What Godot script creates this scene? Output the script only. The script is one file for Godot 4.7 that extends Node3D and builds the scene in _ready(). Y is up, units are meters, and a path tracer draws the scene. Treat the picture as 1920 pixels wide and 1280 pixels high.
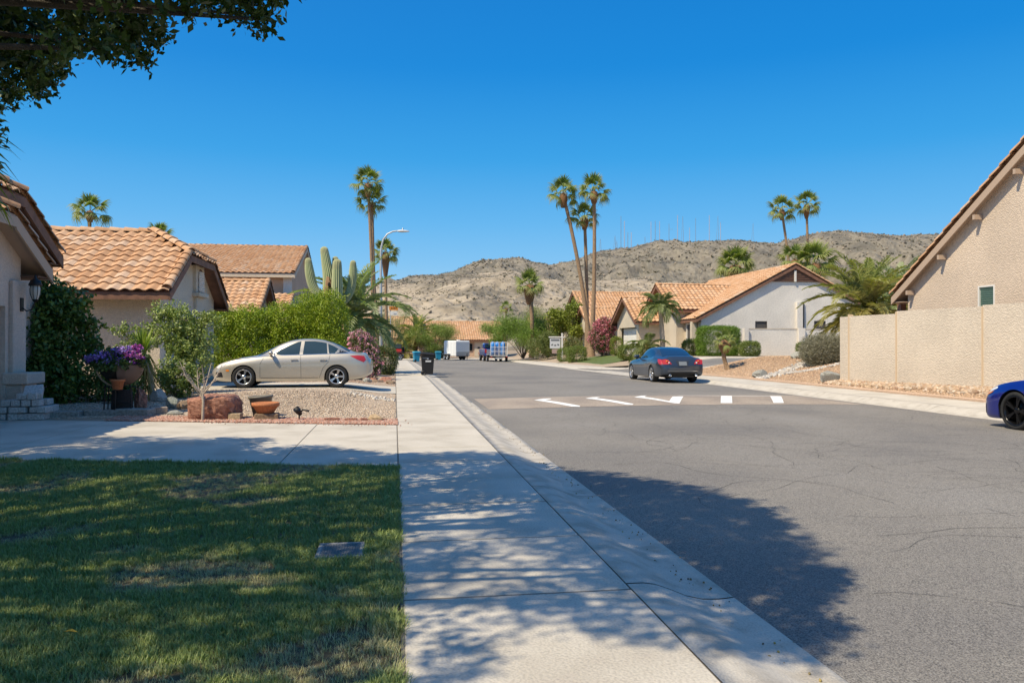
extends Node3D
# x runs across the street, y up; s is the distance along the street (s = -z). Metres.

const HUMP_STROKES := [[Vector2(3.47, 19.16), Vector2(3.78, 19.51), Vector2(3.97, 19.57), Vector2(3.95, 19.33), Vector2(3.74, 19.09), Vector2(4.34, 17.85), Vector2(4.29, 17.70), Vector2(4.11, 17.78), Vector2(3.58, 18.88)], [Vector2(4.83, 19.31), Vector2(5.13, 19.70), Vector2(5.36, 19.80), Vector2(5.14, 19.35), Vector2(5.69, 17.98), Vector2(5.62, 17.84), Vector2(5.49, 17.86), Vector2(4.95, 19.08)], [Vector2(6.17, 19.43), Vector2(6.63, 20.20), Vector2(6.82, 20.32), Vector2(6.46, 19.51), Vector2(6.74, 18.38), Vector2(7.25, 19.52), Vector2(7.56, 19.55), Vector2(6.84, 17.95), Vector2(6.72, 17.99)], [Vector2(8.71, 19.78), Vector2(8.97, 19.68), Vector2(8.18, 17.92), Vector2(7.89, 17.94)], [Vector2(10.03, 19.62), Vector2(10.32, 19.56), Vector2(9.53, 17.92), Vector2(9.26, 17.92)], [Vector2(7.6, 20.15), Vector2(8.75, 19.76), Vector2(8.72, 19.68), Vector2(7.6, 20.05)], [Vector2(8.95, 19.72), Vector2(10.05, 19.62), Vector2(10.05, 19.54), Vector2(8.95, 19.62)]]

const CROWN := [[-4.8, 6.7, 4.2, 0.60], [-5.9, 4.3, 5.7, 0.60], [-5.1, 4.5, 7.6, 0.80], [-4.4, 3.9, 3.7, 0.80], [-8.0, 3.6, 8.0, 0.60], [-6.1, 3.7, 4.7, 0.80], [-5.4, 4.6, 6.0, 0.80], [-7.4, 6.5, 8.3, 0.60], [-7.6, 8.2, 3.2, 0.60], [-8.8, 4.7, 6.8, 0.80], [-8.6, 8.5, 8.0, 0.80], [-10.0, 8.3, 6.3, 0.80], [-8.7, 6.9, 1.6, 0.80], [-5.6, 3.7, 0.5, 0.70], [-5.0, 5.6, 6.0, 0.80], [-8.0, 6.2, -0.7, 0.70], [-8.1, 8.7, 7.1, 0.60], [-1.5, 4.9, 5.2, 0.80], [-2.9, 4.0, 3.9, 0.60], [-3.1, 7.6, 3.1, 0.80], [-9.9, 7.5, 2.2, 0.80], [-1.0, 4.9, 2.7, 0.60], [-4.3, 8.6, 2.2, 0.80], [-10.0, 6.8, 0.7, 0.60], [-6.2, 8.1, 6.2, 0.60], [-6.0, 6.5, 0.7, 0.80], [-3.1, 8.4, 2.7, 0.60], [-8.0, 5.3, 8.1, 0.70], [-7.6, 4.8, 1.4, 0.60], [-9.5, 8.1, 5.5, 0.80], [-6.8, 6.0, 1.3, 0.70], [-7.3, 4.6, 5.3, 0.70], [-2.0, 6.0, 5.3, 0.80], [-9.2, 6.8, 8.7, 0.60], [-4.1, 4.9, 7.7, 0.80], [-2.8, 4.5, 5.7, 0.80], [-3.7, 5.4, 7.2, 0.70], [-5.5, 8.2, 1.3, 0.80], [-8.2, 7.7, 2.0, 0.60], [-6.1, 6.4, -0.7, 0.80], [-3.2, 4.5, 1.9, 0.80], [-3.1, 8.8, 3.7, 0.80], [-8.5, 4.6, 5.4, 0.60], [-4.4, 5.1, 4.1, 0.80], [-4.2, 5.2, 0.7, 0.60], [-6.6, 5.6, 7.0, 0.80], [-3.6, 7.9, 5.2, 0.60], [-2.6, 6.9, 2.2, 0.60], [-5.3, 4.7, 9.3, 0.60], [-3.3, 8.6, 1.3, 0.70], [-10.0, 7.8, 3.2, 0.60], [-8.2, 4.7, 0.2, 0.60], [-2.7, 4.5, 6.8, 0.60], [-2.1, 7.5, 3.6, 0.70], [-3.7, 4.5, 8.1, 0.60], [-4.5, 7.6, 3.7, 0.60], [-2.7, 5.0, 6.8, 0.70], [-3.2, 6.7, 1.6, 0.60], [-9.3, 5.8, 9.7, 0.60], [-4.2, 3.9, 7.7, 0.60], [-7.2, 5.3, 0.7, 0.60], [-8.5, 4.6, 8.9, 0.60], [-1.9, 4.4, 5.5, 0.80], [-9.0, 7.1, 9.1, 0.60], [-4.5, 4.3, 8.3, 0.60], [-5.4, 6.3, 1.9, 0.60], [-4.7, 3.6, 8.5, 0.70], [-1.5, 4.5, 5.8, 0.60], [-5.2, 4.1, 9.4, 0.80], [-2.0, 6.9, 5.1, 0.60], [-1.8, 4.8, 6.6, 0.60], [-6.2, 7.2, 4.1, 0.40], [-7.5, 6.0, 7.4, 0.40], [-6.6, 4.7, 6.5, 0.40], [-2.4, 7.5, 2.6, 0.40], [-4.6, 8.6, 6.3, 0.40], [-1.8, 7.6, 3.5, 0.40], [-5.2, 7.0, -0.7, 0.40], [-1.4, 4.7, 6.7, 0.40], [-9.4, 6.4, 5.3, 0.50], [-1.3, 6.1, 2.6, 0.40], [-2.0, 7.5, 2.3, 0.40], [-3.7, 4.1, 7.6, 0.40], [-3.8, 7.9, 6.4, 0.40], [-1.3, 4.6, 6.8, 0.40], [-2.6, 6.7, 1.1, 0.40], [-7.8, 3.4, 3.0, 0.40], [-2.4, 8.3, 2.4, 0.40], [-5.9, 5.0, 2.6, 0.40], [-4.8, 5.8, 8.3, 0.40], [-1.6, 4.9, 7.4, 0.40], [-1.7, 4.3, 6.3, 0.40], [-7.3, 5.2, 3.3, 0.40], [-0.8, 4.9, 6.4, 0.40], [-3.2, 5.7, 2.7, 0.40], [-2.5, 4.4, 7.6, 0.40], [-7.9, 6.6, 9.4, 0.40], [-1.9, 6.1, 1.3, 0.40], [-6.3, 5.4, 3.5, 0.40], [-1.3, 4.7, 7.1, 0.40], [-8.7, 6.5, 0.1, 0.25], [-5.8, 7.6, 2.0, 0.16], [-5.6, 5.3, 9.7, 0.16], [-4.0, 6.1, 0.5, 0.10], [-8.0, 6.1, 8.5, 0.10], [-8.0, 4.6, 0.7, 0.16], [-3.0, 6.7, 1.0, 0.16], [-8.3, 6.4, 8.6, 0.25], [-5.2, 7.5, 5.5, 0.10], [-4.7, 4.4, 10.1, 0.10], [-2.2, 3.4, 5.6, 0.10], [-9.7, 6.2, 4.1, 0.16], [-3.6, 4.0, 8.4, 0.16], [-0.8, 5.6, 5.8, 0.16], [-6.6, 4.5, 5.9, 0.10], [-8.5, 8.2, 6.8, 0.16], [-9.1, 8.5, 6.8, 0.25], [-8.5, 7.6, 4.9, 0.16], [-5.5, 6.8, -0.7, 0.16], [-4.3, 5.1, 5.4, 0.16], [-0.9, 4.5, 6.8, 0.10], [-3.2, 3.9, 7.7, 0.10], [-4.1, 6.7, 3.4, 0.10], [-3.2, 4.5, 8.4, 0.10], [-3.8, 4.0, 1.8, 0.16], [-4.5, 4.2, 9.1, 0.16], [-1.1, 4.1, 6.7, 0.10], [-6.6, 6.4, 0.1, 0.16], [-4.5, 4.0, 9.3, 0.10], [-5.7, 5.5, 1.9, 0.16], [-3.6, 5.2, 8.0, 0.10], [0.0, 4.2, 5.7, 0.16], [-4.1, 4.1, 9.0, 0.16], [-10.1, 7.0, 7.4, 0.16], [-0.6, 5.9, 4.7, 0.16], [-0.1, 4.5, 2.7, 0.10], [-9.1, 6.3, 1.2, 0.16], [-2.6, 4.4, 8.1, 0.10], [-2.8, 8.0, 0.6, 0.10], [-4.3, 5.9, 6.1, 0.16], [-10.2, 7.3, 3.0, 0.16], [-6.7, 5.2, 2.2, 0.10], [-6.8, 4.3, 6.1, 0.16], [-6.4, 7.7, 4.2, 0.25], [-1.8, 6.3, 1.5, 0.16], [-7.5, 4.3, 4.2, 0.10], [-4.6, 4.2, 9.6, 0.10], [-6.6, 5.5, 2.2, 0.16], [-5.7, 8.2, 5.4, 0.10], [-2.4, 4.0, 4.5, 0.25], [-9.2, 8.1, 7.6, 0.10], [-5.4, 7.3, 5.9, 0.10], [-1.5, 6.4, 1.8, 0.16], [-3.1, 4.4, 0.9, 0.16], [-4.7, 6.2, 5.4, 0.16], [-9.1, 5.6, 0.4, 0.10], [-1.9, 8.0, 4.1, 0.10], [-7.0, 7.8, 1.1, 0.16], [-6.1, 4.9, 0.8, 0.10], [-9.8, 6.3, 0.0, 0.25], [-6.2, 7.8, 4.1, 0.10], [-5.1, 3.6, 1.6, 0.10], [-6.0, 7.6, -0.8, 0.10], [-1.2, 5.2, 6.6, 0.16], [-3.4, 4.4, 8.4, 0.16], [-6.5, 4.0, 9.2, 0.25], [-0.8, 5.7, 5.6, 0.25], [-4.4, 5.0, 1.8, 0.10], [-9.5, 5.9, 3.5, 0.10], [-4.9, 8.3, 2.1, 0.10], [-2.7, 4.2, 7.1, 0.10], [-0.2, 4.7, 2.6, 0.10], [-7.2, 5.8, 5.5, 0.10], [-1.7, 6.1, 6.3, 0.25], [-10.0, 6.7, 3.4, 0.10], [-1.4, 4.0, 6.2, 0.10], [-1.1, 6.3, 3.4, 0.10], [-6.0, 4.4, 6.6, 0.10], [-1.2, 5.6, 1.9, 0.16], [-6.4, 6.9, 9.1, 0.10], [-0.1, 5.1, 4.8, 0.16], [-3.5, 4.2, 8.1, 0.10], [-8.8, 7.1, 2.8, 0.10], [-2.0, 8.2, 2.7, 0.10], [-8.2, 6.8, 0.8, 0.10], [-2.7, 4.7, 8.0, 0.10], [-8.5, 5.3, 1.1, 0.10], [-2.4, 4.1, 7.7, 0.10], [-1.7, 5.7, 6.7, 0.10], [-9.1, 7.2, 2.9, 0.16], [-8.0, 4.1, 8.5, 0.10], [-9.3, 6.3, 1.6, 0.10], [-8.5, 6.6, 5.2, 0.10], [-5.1, 6.5, -1.0, 0.10], [-2.3, 4.4, 8.0, 0.10], [-2.0, 3.5, 5.9, 0.10], [-5.9, 6.2, 4.8, 0.16], [-4.2, 7.2, 6.9, 0.10], [-4.9, 6.4, 2.7, 0.10], [-9.8, 6.3, 3.7, 0.10], [-8.1, 7.8, -0.4, 0.10], [-3.9, 4.0, 5.8, 0.10], [-2.6, 4.8, 1.6, 0.10], [-4.4, 5.2, -0.5, 0.10], [-7.7, 7.6, -0.0, 0.16], [0.0, 5.2, 4.4, 0.16], [-3.0, 3.6, 7.1, 0.10], [-3.5, 4.6, 8.4, 0.10], [-2.9, 7.9, 0.6, 0.10], [-2.5, 4.4, 7.8, 0.25], [-8.9, 5.4, 9.3, 0.16], [-2.9, 4.2, 4.6, 0.10], [-2.0, 4.7, 7.5, 0.25], [-7.1, 8.4, 4.0, 0.10], [-0.5, 4.5, 2.1, 0.10], [-6.2, 6.6, 9.1, 0.10], [-5.7, 5.1, 2.2, 0.10], [-6.6, 4.5, 1.9, 0.16], [-9.0, 5.1, -0.2, 0.16], [-9.4, 7.4, 4.8, 0.10], [-6.8, 7.3, 1.4, 0.10], [-7.1, 4.3, 9.2, 0.10], [-5.6, 4.4, 3.3, 0.10], [-4.0, 5.2, 8.4, 0.16], [-5.2, 7.3, 5.9, 0.10], [-1.3, 6.2, 5.6, 0.10], [-7.2, 7.8, -0.5, 0.16], [-8.0, 4.2, 1.2, 0.16], [-8.7, 6.2, 10.0, 0.10], [-9.5, 8.8, 6.0, 0.10], [-1.5, 7.2, 4.5, 0.10], [-3.2, 8.6, 5.0, 0.10], [-8.9, 5.9, 0.5, 0.10], [-2.6, 3.5, 4.9, 0.10], [-2.4, 8.6, 2.5, 0.10], [-8.9, 6.9, -0.4, 0.10], [-2.2, 8.3, 2.4, 0.10], [0.3, 4.7, 5.0, 0.10], [-3.2, 4.8, 8.1, 0.10], [-4.3, 4.5, 0.8, 0.10], [-0.8, 4.6, 6.9, 0.10], [-2.3, 8.7, 2.7, 0.10], [-6.5, 7.5, 8.7, 0.10], [-6.1, 7.4, -0.5, 0.10], [-8.9, 4.9, -0.3, 0.25], [-4.5, 6.4, 5.7, 0.10], [-1.1, 5.4, 6.2, 0.10], [-9.0, 5.5, 0.6, 0.10], [-8.0, 7.6, -0.0, 0.10], [-8.5, 5.5, 10.2, 0.16], [-6.5, 6.9, 1.6, 0.16], [-5.6, 6.9, -0.5, 0.10], [-1.9, 8.3, 3.6, 0.10], [-1.1, 5.3, 3.3, 0.10], [-5.6, 7.9, 5.0, 0.16], [-6.4, 8.3, 1.9, 0.10], [-6.4, 4.0, 1.9, 0.16], [-4.3, 4.4, 0.7, 0.10], [-3.5, 4.3, 8.6, 0.10], [-3.6, 3.9, 0.0, 0.25], [-7.9, 6.0, 5.6, 0.10], [-2.2, 8.6, 2.7, 0.16], [-0.6, 5.4, 2.5, 0.10], [-9.4, 6.4, 0.2, 0.10], [-9.5, 5.8, 0.5, 0.10], [-9.0, 7.8, 9.2, 0.10], [-9.5, 7.6, 4.8, 0.10], [-0.8, 6.1, 3.4, 0.16], [-2.6, 8.6, 1.3, 0.16], [-1.3, 6.6, 2.1, 0.16], [-1.4, 4.5, 7.6, 0.16], [-1.0, 4.5, 6.8, 0.25], [-1.3, 6.9, 4.9, 0.10], [-2.8, 4.3, 8.0, 0.10], [-0.4, 4.5, 2.4, 0.10], [0.1, 4.8, 4.0, 0.10], [-5.3, 4.6, 10.2, 0.10], [-2.9, 3.8, 7.2, 0.10], [-0.7, 6.0, 5.3, 0.10], [-4.9, 4.4, 9.9, 0.16], [-3.9, 6.8, 0.6, 0.10], [-3.6, 4.2, 8.5, 0.10]]

var rng := RandomNumberGenerator.new()
var used := {}
var M := {}
var noise := FastNoiseLite.new()
const SUN := Vector3(0.61, -1.0, -0.39)   # the way the sunlight travels

func P(x: float, y: float, s: float) -> Vector3:
	return Vector3(x, y, -s)

func R(a: float, b: float) -> float:
	return rng.randf_range(a, b)

# ---------------------------------------------------------------- heights of the ground
func drop(s: float) -> float:
	return -clampf(s - 30.0, 0.0, 75.0) * 0.0055

func road_y(x: float, s: float) -> float:
	return -0.118 + drop(s) + 0.05 * (1.0 - pow(clampf((x - 6.9) / 4.9, -1.0, 1.0), 2.0))

func hump_y(x: float, s: float) -> float:
	var t := clampf((s - 17.7) / 3.5, 0.0, 1.0)
	return road_y(x, s) + 0.075 * sin(PI * t) * smoothstep(2.1, 3.0, x) * smoothstep(11.6, 10.8, x) + 0.004

func left_y(x: float, s: float) -> float:
	var y := drop(s)
	y += 0.16 * smoothstep(0.0, -1.8, x) * smoothstep(15.0, 20.5, s)
	y += 0.11 * exp(-pow((x + 2.6) / 1.6, 2) - pow((s - 19.4) / 1.5, 2))
	return y

func right_y(x: float, s: float) -> float:
	var t := clampf((x - 14.2) / 5.0, 0.0, 1.0)
	var y := 0.66 * (t * 0.7 + 0.3 * t * t * (3.0 - 2.0 * t)) + drop(s) * (1.0 - 0.75 * t)
	if s < 38.0:
		var up := smoothstep(14.2, 15.6, x)
		y += 0.34 * up * exp(-pow((x - 17.3) / 2.2, 2) - pow((s - 35.0) / 2.2, 2))
		y += 0.30 * up * exp(-pow((x - 18.2) / 1.8, 2) - pow((s - 27.4) / 2.0, 2))
	return y

# ---------------------------------------------------------------- naming
func numbered(called: String) -> String:
	if not used.has(called):
		used[called] = 0
		return called
	used[called] += 1
	return "%s_%03d" % [called, used[called]]

func tag(o: Node, label := "", category := "", group := "", kind := "") -> Node:
	if label: o.set_meta("label", label)
	if category: o.set_meta("category", category)
	if group: o.set_meta("group", group)
	if kind: o.set_meta("kind", kind)
	return o

func thing(called: String, label: String, category: String, at := Vector3.ZERO, turn := 0.0, group := "") -> Node3D:
	var o := Node3D.new()
	o.name = numbered(called)
	add_child(o)
	o.position = at
	o.rotation.y = turn
	tag(o, label, category, group)
	return o

func struct_node(called: String) -> Node3D:
	var o := Node3D.new()
	o.name = numbered(called)
	add_child(o)
	o.set_meta("kind", "structure")
	return o

func mi(called: String, mesh: Mesh, m: Material, parent: Node = self) -> MeshInstance3D:
	var o := MeshInstance3D.new()
	o.name = numbered(called) if parent == self else called
	o.mesh = mesh
	o.material_override = m
	parent.add_child(o, true)
	return o

func obj(called: String, st: SurfaceTool, m: Material, parent: Node = self) -> MeshInstance3D:
	st.generate_normals()
	return mi(called, st.commit(), m, parent)

func struct(called: String, st: SurfaceTool, m: Material) -> MeshInstance3D:
	var o := obj(called, st, m)
	o.set_meta("kind", "structure")
	return o

# ---------------------------------------------------------------- shapes
func mb() -> SurfaceTool:
	var st := SurfaceTool.new()
	st.begin(Mesh.PRIMITIVE_TRIANGLES)
	return st

func tri(st: SurfaceTool, a: Vector3, b: Vector3, c: Vector3) -> void:
	st.add_vertex(a); st.add_vertex(c); st.add_vertex(b)

func quad(st: SurfaceTool, a: Vector3, b: Vector3, c: Vector3, d: Vector3) -> void:   # a b c d run anticlockwise seen from outside
	tri(st, a, b, c); tri(st, a, c, d)

func flat(st: SurfaceTool) -> void:
	st.set_smooth_group(-1)

func smooth(st: SurfaceTool) -> void:
	st.set_smooth_group(0)

func box(st: SurfaceTool, c: Vector3, size: Vector3, b := Basis.IDENTITY, bev := 0.0) -> void:
	flat(st)
	var h := size * 0.5
	if bev <= 0.0:
		var q := []
		for i in 8:
			q.append(c + b * Vector3(h.x if i & 1 else -h.x, h.y if i & 2 else -h.y, h.z if i & 4 else -h.z))
		quad(st, q[4], q[5], q[7], q[6]); quad(st, q[1], q[0], q[2], q[3])
		quad(st, q[5], q[1], q[3], q[7]); quad(st, q[0], q[4], q[6], q[2])
		quad(st, q[6], q[7], q[3], q[2]); quad(st, q[0], q[1], q[5], q[4])
		return
	bev = minf(bev, minf(h.x, minf(h.y, h.z)) * 0.9)
	var f := func(sx, sy, sz, ax):   # the corner point on the face whose axis is ax
		var v := Vector3(sx * h.x, sy * h.y, sz * h.z)
		for k in 3:
			if k != ax: v[k] -= signf(v[k]) * bev
		return c + b * v
	for ax in 3:
		var u := (ax + 1) % 3
		var w := (ax + 2) % 3
		for sg in [-1.0, 1.0]:
			var p := []
			for k in [[-1, -1], [1, -1], [1, 1], [-1, 1]]:
				var v := Vector3.ZERO
				v[ax] = sg; v[u] = k[0]; v[w] = k[1]
				p.append(f.call(v.x, v.y, v.z, ax))
			if sg > 0: quad(st, p[0], p[1], p[2], p[3])
			else: quad(st, p[3], p[2], p[1], p[0])
		for su in [-1.0, 1.0]:      # the edge along ax
			for sw in [-1.0, 1.0]:
				var lo := Vector3.ZERO
				lo[ax] = -1; lo[u] = su; lo[w] = sw
				var hi := lo
				hi[ax] = 1
				var a: Vector3 = f.call(lo.x, lo.y, lo.z, u)
				var d: Vector3 = f.call(hi.x, hi.y, hi.z, u)
				var e: Vector3 = f.call(lo.x, lo.y, lo.z, w)
				var g: Vector3 = f.call(hi.x, hi.y, hi.z, w)
				if su * sw > 0: quad(st, a, e, g, d)
				else: quad(st, d, g, e, a)
	for sx in [-1.0, 1.0]:
		for sy in [-1.0, 1.0]:
			for sz in [-1.0, 1.0]:
				var x: Vector3 = f.call(sx, sy, sz, 0)
				var y: Vector3 = f.call(sx, sy, sz, 1)
				var z: Vector3 = f.call(sx, sy, sz, 2)
				if sx * sy * sz > 0: tri(st, x, y, z)
				else: tri(st, z, y, x)

func bar(st: SurfaceTool, a: Vector3, b: Vector3, w: float, h: float, up := Vector3.UP) -> void:
	var z := (b - a).normalized()
	if absf(z.dot(up)) > 0.98: up = Vector3.RIGHT
	var x := up.cross(z).normalized()
	box(st, (a + b) * 0.5, Vector3(w, h, a.distance_to(b)), Basis(x, z.cross(x), z))

func tube(st: SurfaceTool, pts: Array, radii: Array, sides := 8, caps := true) -> void:
	smooth(st)
	var rings := []
	var ref := Vector3.UP
	var d0: Vector3 = (pts[1] - pts[0]).normalized()
	if absf(d0.dot(ref)) > 0.9: ref = Vector3.RIGHT
	var x := ref.cross(d0).normalized()
	for i in pts.size():
		var d: Vector3
		if i == 0: d = d0
		elif i == pts.size() - 1: d = (pts[i] - pts[i - 1]).normalized()
		else: d = (pts[i + 1] - pts[i - 1]).normalized()
		x = (x - d * x.dot(d)).normalized()
		var y := d.cross(x)
		var r: float = radii[mini(i, radii.size() - 1)]
		var ring := []
		for k in sides:
			var a := TAU * k / sides
			ring.append(pts[i] + (x * cos(a) + y * sin(a)) * r)
		rings.append(ring)
	for i in pts.size() - 1:
		for k in sides:
			var n := (k + 1) % sides
			quad(st, rings[i][k], rings[i][n], rings[i + 1][n], rings[i + 1][k])
	if caps:
		flat(st)
		for k in range(1, sides - 1):
			tri(st, rings[0][0], rings[0][k + 1], rings[0][k])
			tri(st, rings[-1][0], rings[-1][k], rings[-1][k + 1])

func lathe(st: SurfaceTool, prof: Array, c: Vector3, sides := 20, b := Basis.IDENTITY, hard := false) -> void:   # prof: Vector2(radius, height), from the bottom up outside
	if hard: flat(st)
	else: smooth(st)
	for i in prof.size() - 1:
		for k in sides:
			var a := TAU * k / sides
			var n := TAU * (k + 1) / sides
			var p0: Vector2 = prof[i]
			var p1: Vector2 = prof[i + 1]
			var q := [Vector3(cos(a) * p0.x, p0.y, -sin(a) * p0.x), Vector3(cos(n) * p0.x, p0.y, -sin(n) * p0.x), Vector3(cos(n) * p1.x, p1.y, -sin(n) * p1.x), Vector3(cos(a) * p1.x, p1.y, -sin(a) * p1.x)]
			if p0.x > 1e-5: tri(st, c + b * q[0], c + b * q[1], c + b * q[2])
			if p1.x > 1e-5: tri(st, c + b * q[0], c + b * q[2], c + b * q[3])

func plate(st: SurfaceTool, pts: Array, by: Vector3) -> void:   # a flat polygon given thickness: pts is the outer face, by points inwards
	flat(st)
	var n := Vector3.ZERO
	for i in pts.size():
		n += (pts[i] - pts[0]).cross(pts[(i + 1) % pts.size()] - pts[0])
	n = n.normalized()
	if n.dot(by) > 0:
		pts = pts.duplicate()
		pts.reverse()
		n = -n
	var u: Vector3 = (pts[1] - pts[0]).normalized()
	var w := n.cross(u)
	var flat2 := PackedVector2Array()
	for p in pts: flat2.append(Vector2((p - pts[0]).dot(u), (p - pts[0]).dot(w)))
	var t := Geometry2D.triangulate_polygon(flat2)
	for i in range(0, t.size(), 3):
		var a: Vector3 = pts[t[i]]
		var b: Vector3 = pts[t[i + 1]]
		var c: Vector3 = pts[t[i + 2]]
		if (b - a).cross(c - a).dot(n) < 0:
			var s := b; b = c; c = s
		tri(st, a, b, c)
		tri(st, a + by, c + by, b + by)
	for i in pts.size():
		var a: Vector3 = pts[i]
		var b: Vector3 = pts[(i + 1) % pts.size()]
		quad(st, b, a, a + by, b + by)

func plate_hole(st: SurfaceTool, outline: PackedVector2Array, holes: Array, o: Vector3, u: Vector3, v: Vector3, by: Vector3) -> void:   # a wall with rectangular openings (Rect2 in the wall's own metres, in order of u)
	var x0 := -1000.0
	for h in holes:
		var cuts := [Rect2(x0, -1000, h.position.x - x0, 2000), Rect2(h.position.x, -1000, h.size.x, 1000 + h.position.y), Rect2(h.position.x, h.end.y, h.size.x, 1000)]
		for c in cuts: _cut(st, outline, c, o, u, v, by)
		x0 = h.end.x
	_cut(st, outline, Rect2(x0, -1000, 2000, 2000), o, u, v, by)

func _cut(st: SurfaceTool, outline: PackedVector2Array, c: Rect2, o: Vector3, u: Vector3, v: Vector3, by: Vector3) -> void:
	var r := PackedVector2Array([c.position, Vector2(c.end.x, c.position.y), c.end, Vector2(c.position.x, c.end.y)])
	for poly in Geometry2D.intersect_polygons(outline, r):
		var pts := []
		for p in poly: pts.append(o + u * p.x + v * p.y)
		plate(st, pts, by)

func sheet(st: SurfaceTool, nx: int, ns: int, f: Callable) -> void:   # f(i/nx, j/ns) -> point; x to the right, s forward, seen from above
	smooth(st)
	var rows := []
	for j in ns + 1:
		var row := []
		for i in nx + 1: row.append(f.call(float(i) / nx, float(j) / ns))
		rows.append(row)
	for j in ns:
		for i in nx: quad(st, rows[j][i], rows[j][i + 1], rows[j + 1][i + 1], rows[j + 1][i])

func rock_mesh(size: Vector3, sd: int, detail := 3, rough := 0.35, facets := 0) -> ArrayMesh:
	var st := mb()
	if facets == 0: smooth(st)
	else: flat(st)
	var fn := FastNoiseLite.new()
	fn.seed = sd
	fn.frequency = 0.9
	var cuts := []
	var r := RandomNumberGenerator.new()
	r.seed = sd
	for i in facets: cuts.append([Vector3(r.randf_range(-1, 1), r.randf_range(-0.5, 1), r.randf_range(-1, 1)).normalized(), r.randf_range(0.55, 0.85)])
	var n := 4 * detail
	var pt := func(i, j):
		var th: float = PI * j / n
		var ph: float = TAU * (i % (2 * n)) / (2 * n)
		var d := Vector3(sin(th) * cos(ph), cos(th), sin(th) * sin(ph))
		var q: Vector3 = d * (1.0 + rough * fn.get_noise_3dv(d * 1.6) + rough * 0.4 * fn.get_noise_3dv(d * 4.5))
		for c in cuts:
			var over: float = q.dot(c[0]) - c[1]
			if over > 0: q -= c[0] * over
		q.y = maxf(q.y, -0.55)
		return q * size * 0.5
	for j in n:
		for i in 2 * n:
			quad(st, pt.call(i + 1, j), pt.call(i, j), pt.call(i, j + 1), pt.call(i + 1, j + 1))
	st.generate_normals()
	return st.commit()

# ---------------------------------------------------------------- many copies of one mesh
func scatter(called: String, parent: Node, mesh: Mesh, m: Material, places: Array, tints: Array = []) -> MultiMeshInstance3D:
	var mm := MultiMesh.new()
	mm.transform_format = MultiMesh.TRANSFORM_3D
	mm.use_colors = tints.size() > 0
	mm.mesh = mesh
	mm.instance_count = places.size()
	var w := 16 if mm.use_colors else 12
	var buf := PackedFloat32Array()
	buf.resize(places.size() * w)
	for i in places.size():
		var t: Transform3D = places[i]
		var b := t.basis
		var k := i * w
		buf[k] = b.x.x; buf[k + 1] = b.y.x; buf[k + 2] = b.z.x; buf[k + 3] = t.origin.x
		buf[k + 4] = b.x.y; buf[k + 5] = b.y.y; buf[k + 6] = b.z.y; buf[k + 7] = t.origin.y
		buf[k + 8] = b.x.z; buf[k + 9] = b.y.z; buf[k + 10] = b.z.z; buf[k + 11] = t.origin.z
		if w == 16:
			var c: Color = tints[i]
			buf[k + 12] = c.r; buf[k + 13] = c.g; buf[k + 14] = c.b; buf[k + 15] = 1.0
	mm.buffer = buf
	var o := MultiMeshInstance3D.new()
	o.name = numbered(called) if parent == self else called
	o.multimesh = mm
	o.material_override = m
	o.set_meta("kind", "stuff")
	parent.add_child(o, true)
	return o

func rand_basis(sc: float) -> Basis:
	return Basis.from_euler(Vector3(R(-PI, PI), R(-PI, PI), R(-PI, PI))).scaled(Vector3.ONE * sc)

func mixc(a: Color, b: Color, t: float) -> Color:
	return a.lerp(b, clampf(t, 0.0, 1.0))

# ---------------------------------------------------------------- materials (colours are linear base colours)
func lin(r: float, g: float, b: float) -> Color:
	return Color(r, g, b).linear_to_srgb()

func mat(c: Color, rough := 0.8, metal := 0.0) -> StandardMaterial3D:
	var m := StandardMaterial3D.new()
	m.albedo_color = c
	m.roughness = rough
	m.metallic = metal
	return m

func ntex(freq: float, stops: Array, sd := 1, oct := 4, size := 512, type := FastNoiseLite.TYPE_SIMPLEX_SMOOTH) -> NoiseTexture2D:
	var n := FastNoiseLite.new()
	n.noise_type = type
	n.seed = sd
	n.frequency = freq
	n.fractal_octaves = oct
	n.fractal_type = FastNoiseLite.FRACTAL_FBM if oct > 1 else FastNoiseLite.FRACTAL_NONE
	var t := NoiseTexture2D.new()
	t.width = size
	t.height = size
	t.seamless = true
	t.noise = n
	if stops.size():
		var g := Gradient.new()
		var cs := PackedColorArray()
		var os := PackedFloat32Array()
		for s in stops:
			os.append(s[0]); cs.append(s[1])
		g.offsets = os
		g.colors = cs
		t.color_ramp = g
	return t

func surf(c: Color, tex: Texture2D, per_m: float, rough := 0.9, bump: Texture2D = null, bump_cm := 0.0, big: Texture2D = null, big_m := 0.1) -> StandardMaterial3D:
	var m := mat(c, rough)
	m.uv1_triplanar = true
	m.uv1_world_triplanar = true
	m.uv1_scale = Vector3.ONE * per_m
	m.albedo_texture = tex
	if bump:
		m.heightmap_enabled = true
		m.heightmap_texture = bump
		m.heightmap_scale = bump_cm
	if big:
		m.detail_enabled = true
		m.detail_albedo = big
		m.detail_blend_mode = BaseMaterial3D.BLEND_MODE_MUL
		m.detail_uv_layer = BaseMaterial3D.DETAIL_UV_2
		m.uv2_triplanar = true
		m.uv2_world_triplanar = true
		m.uv2_scale = Vector3.ONE * big_m
	return m

func leafmat(c: Color, rough := 0.55, back := 0.25) -> StandardMaterial3D:
	var m := mat(c, rough)
	m.vertex_color_use_as_albedo = true
	m.backlight_enabled = true
	m.backlight = Color(back, back * 1.1, back * 0.4)
	m.cull_mode = BaseMaterial3D.CULL_DISABLED
	return m

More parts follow.
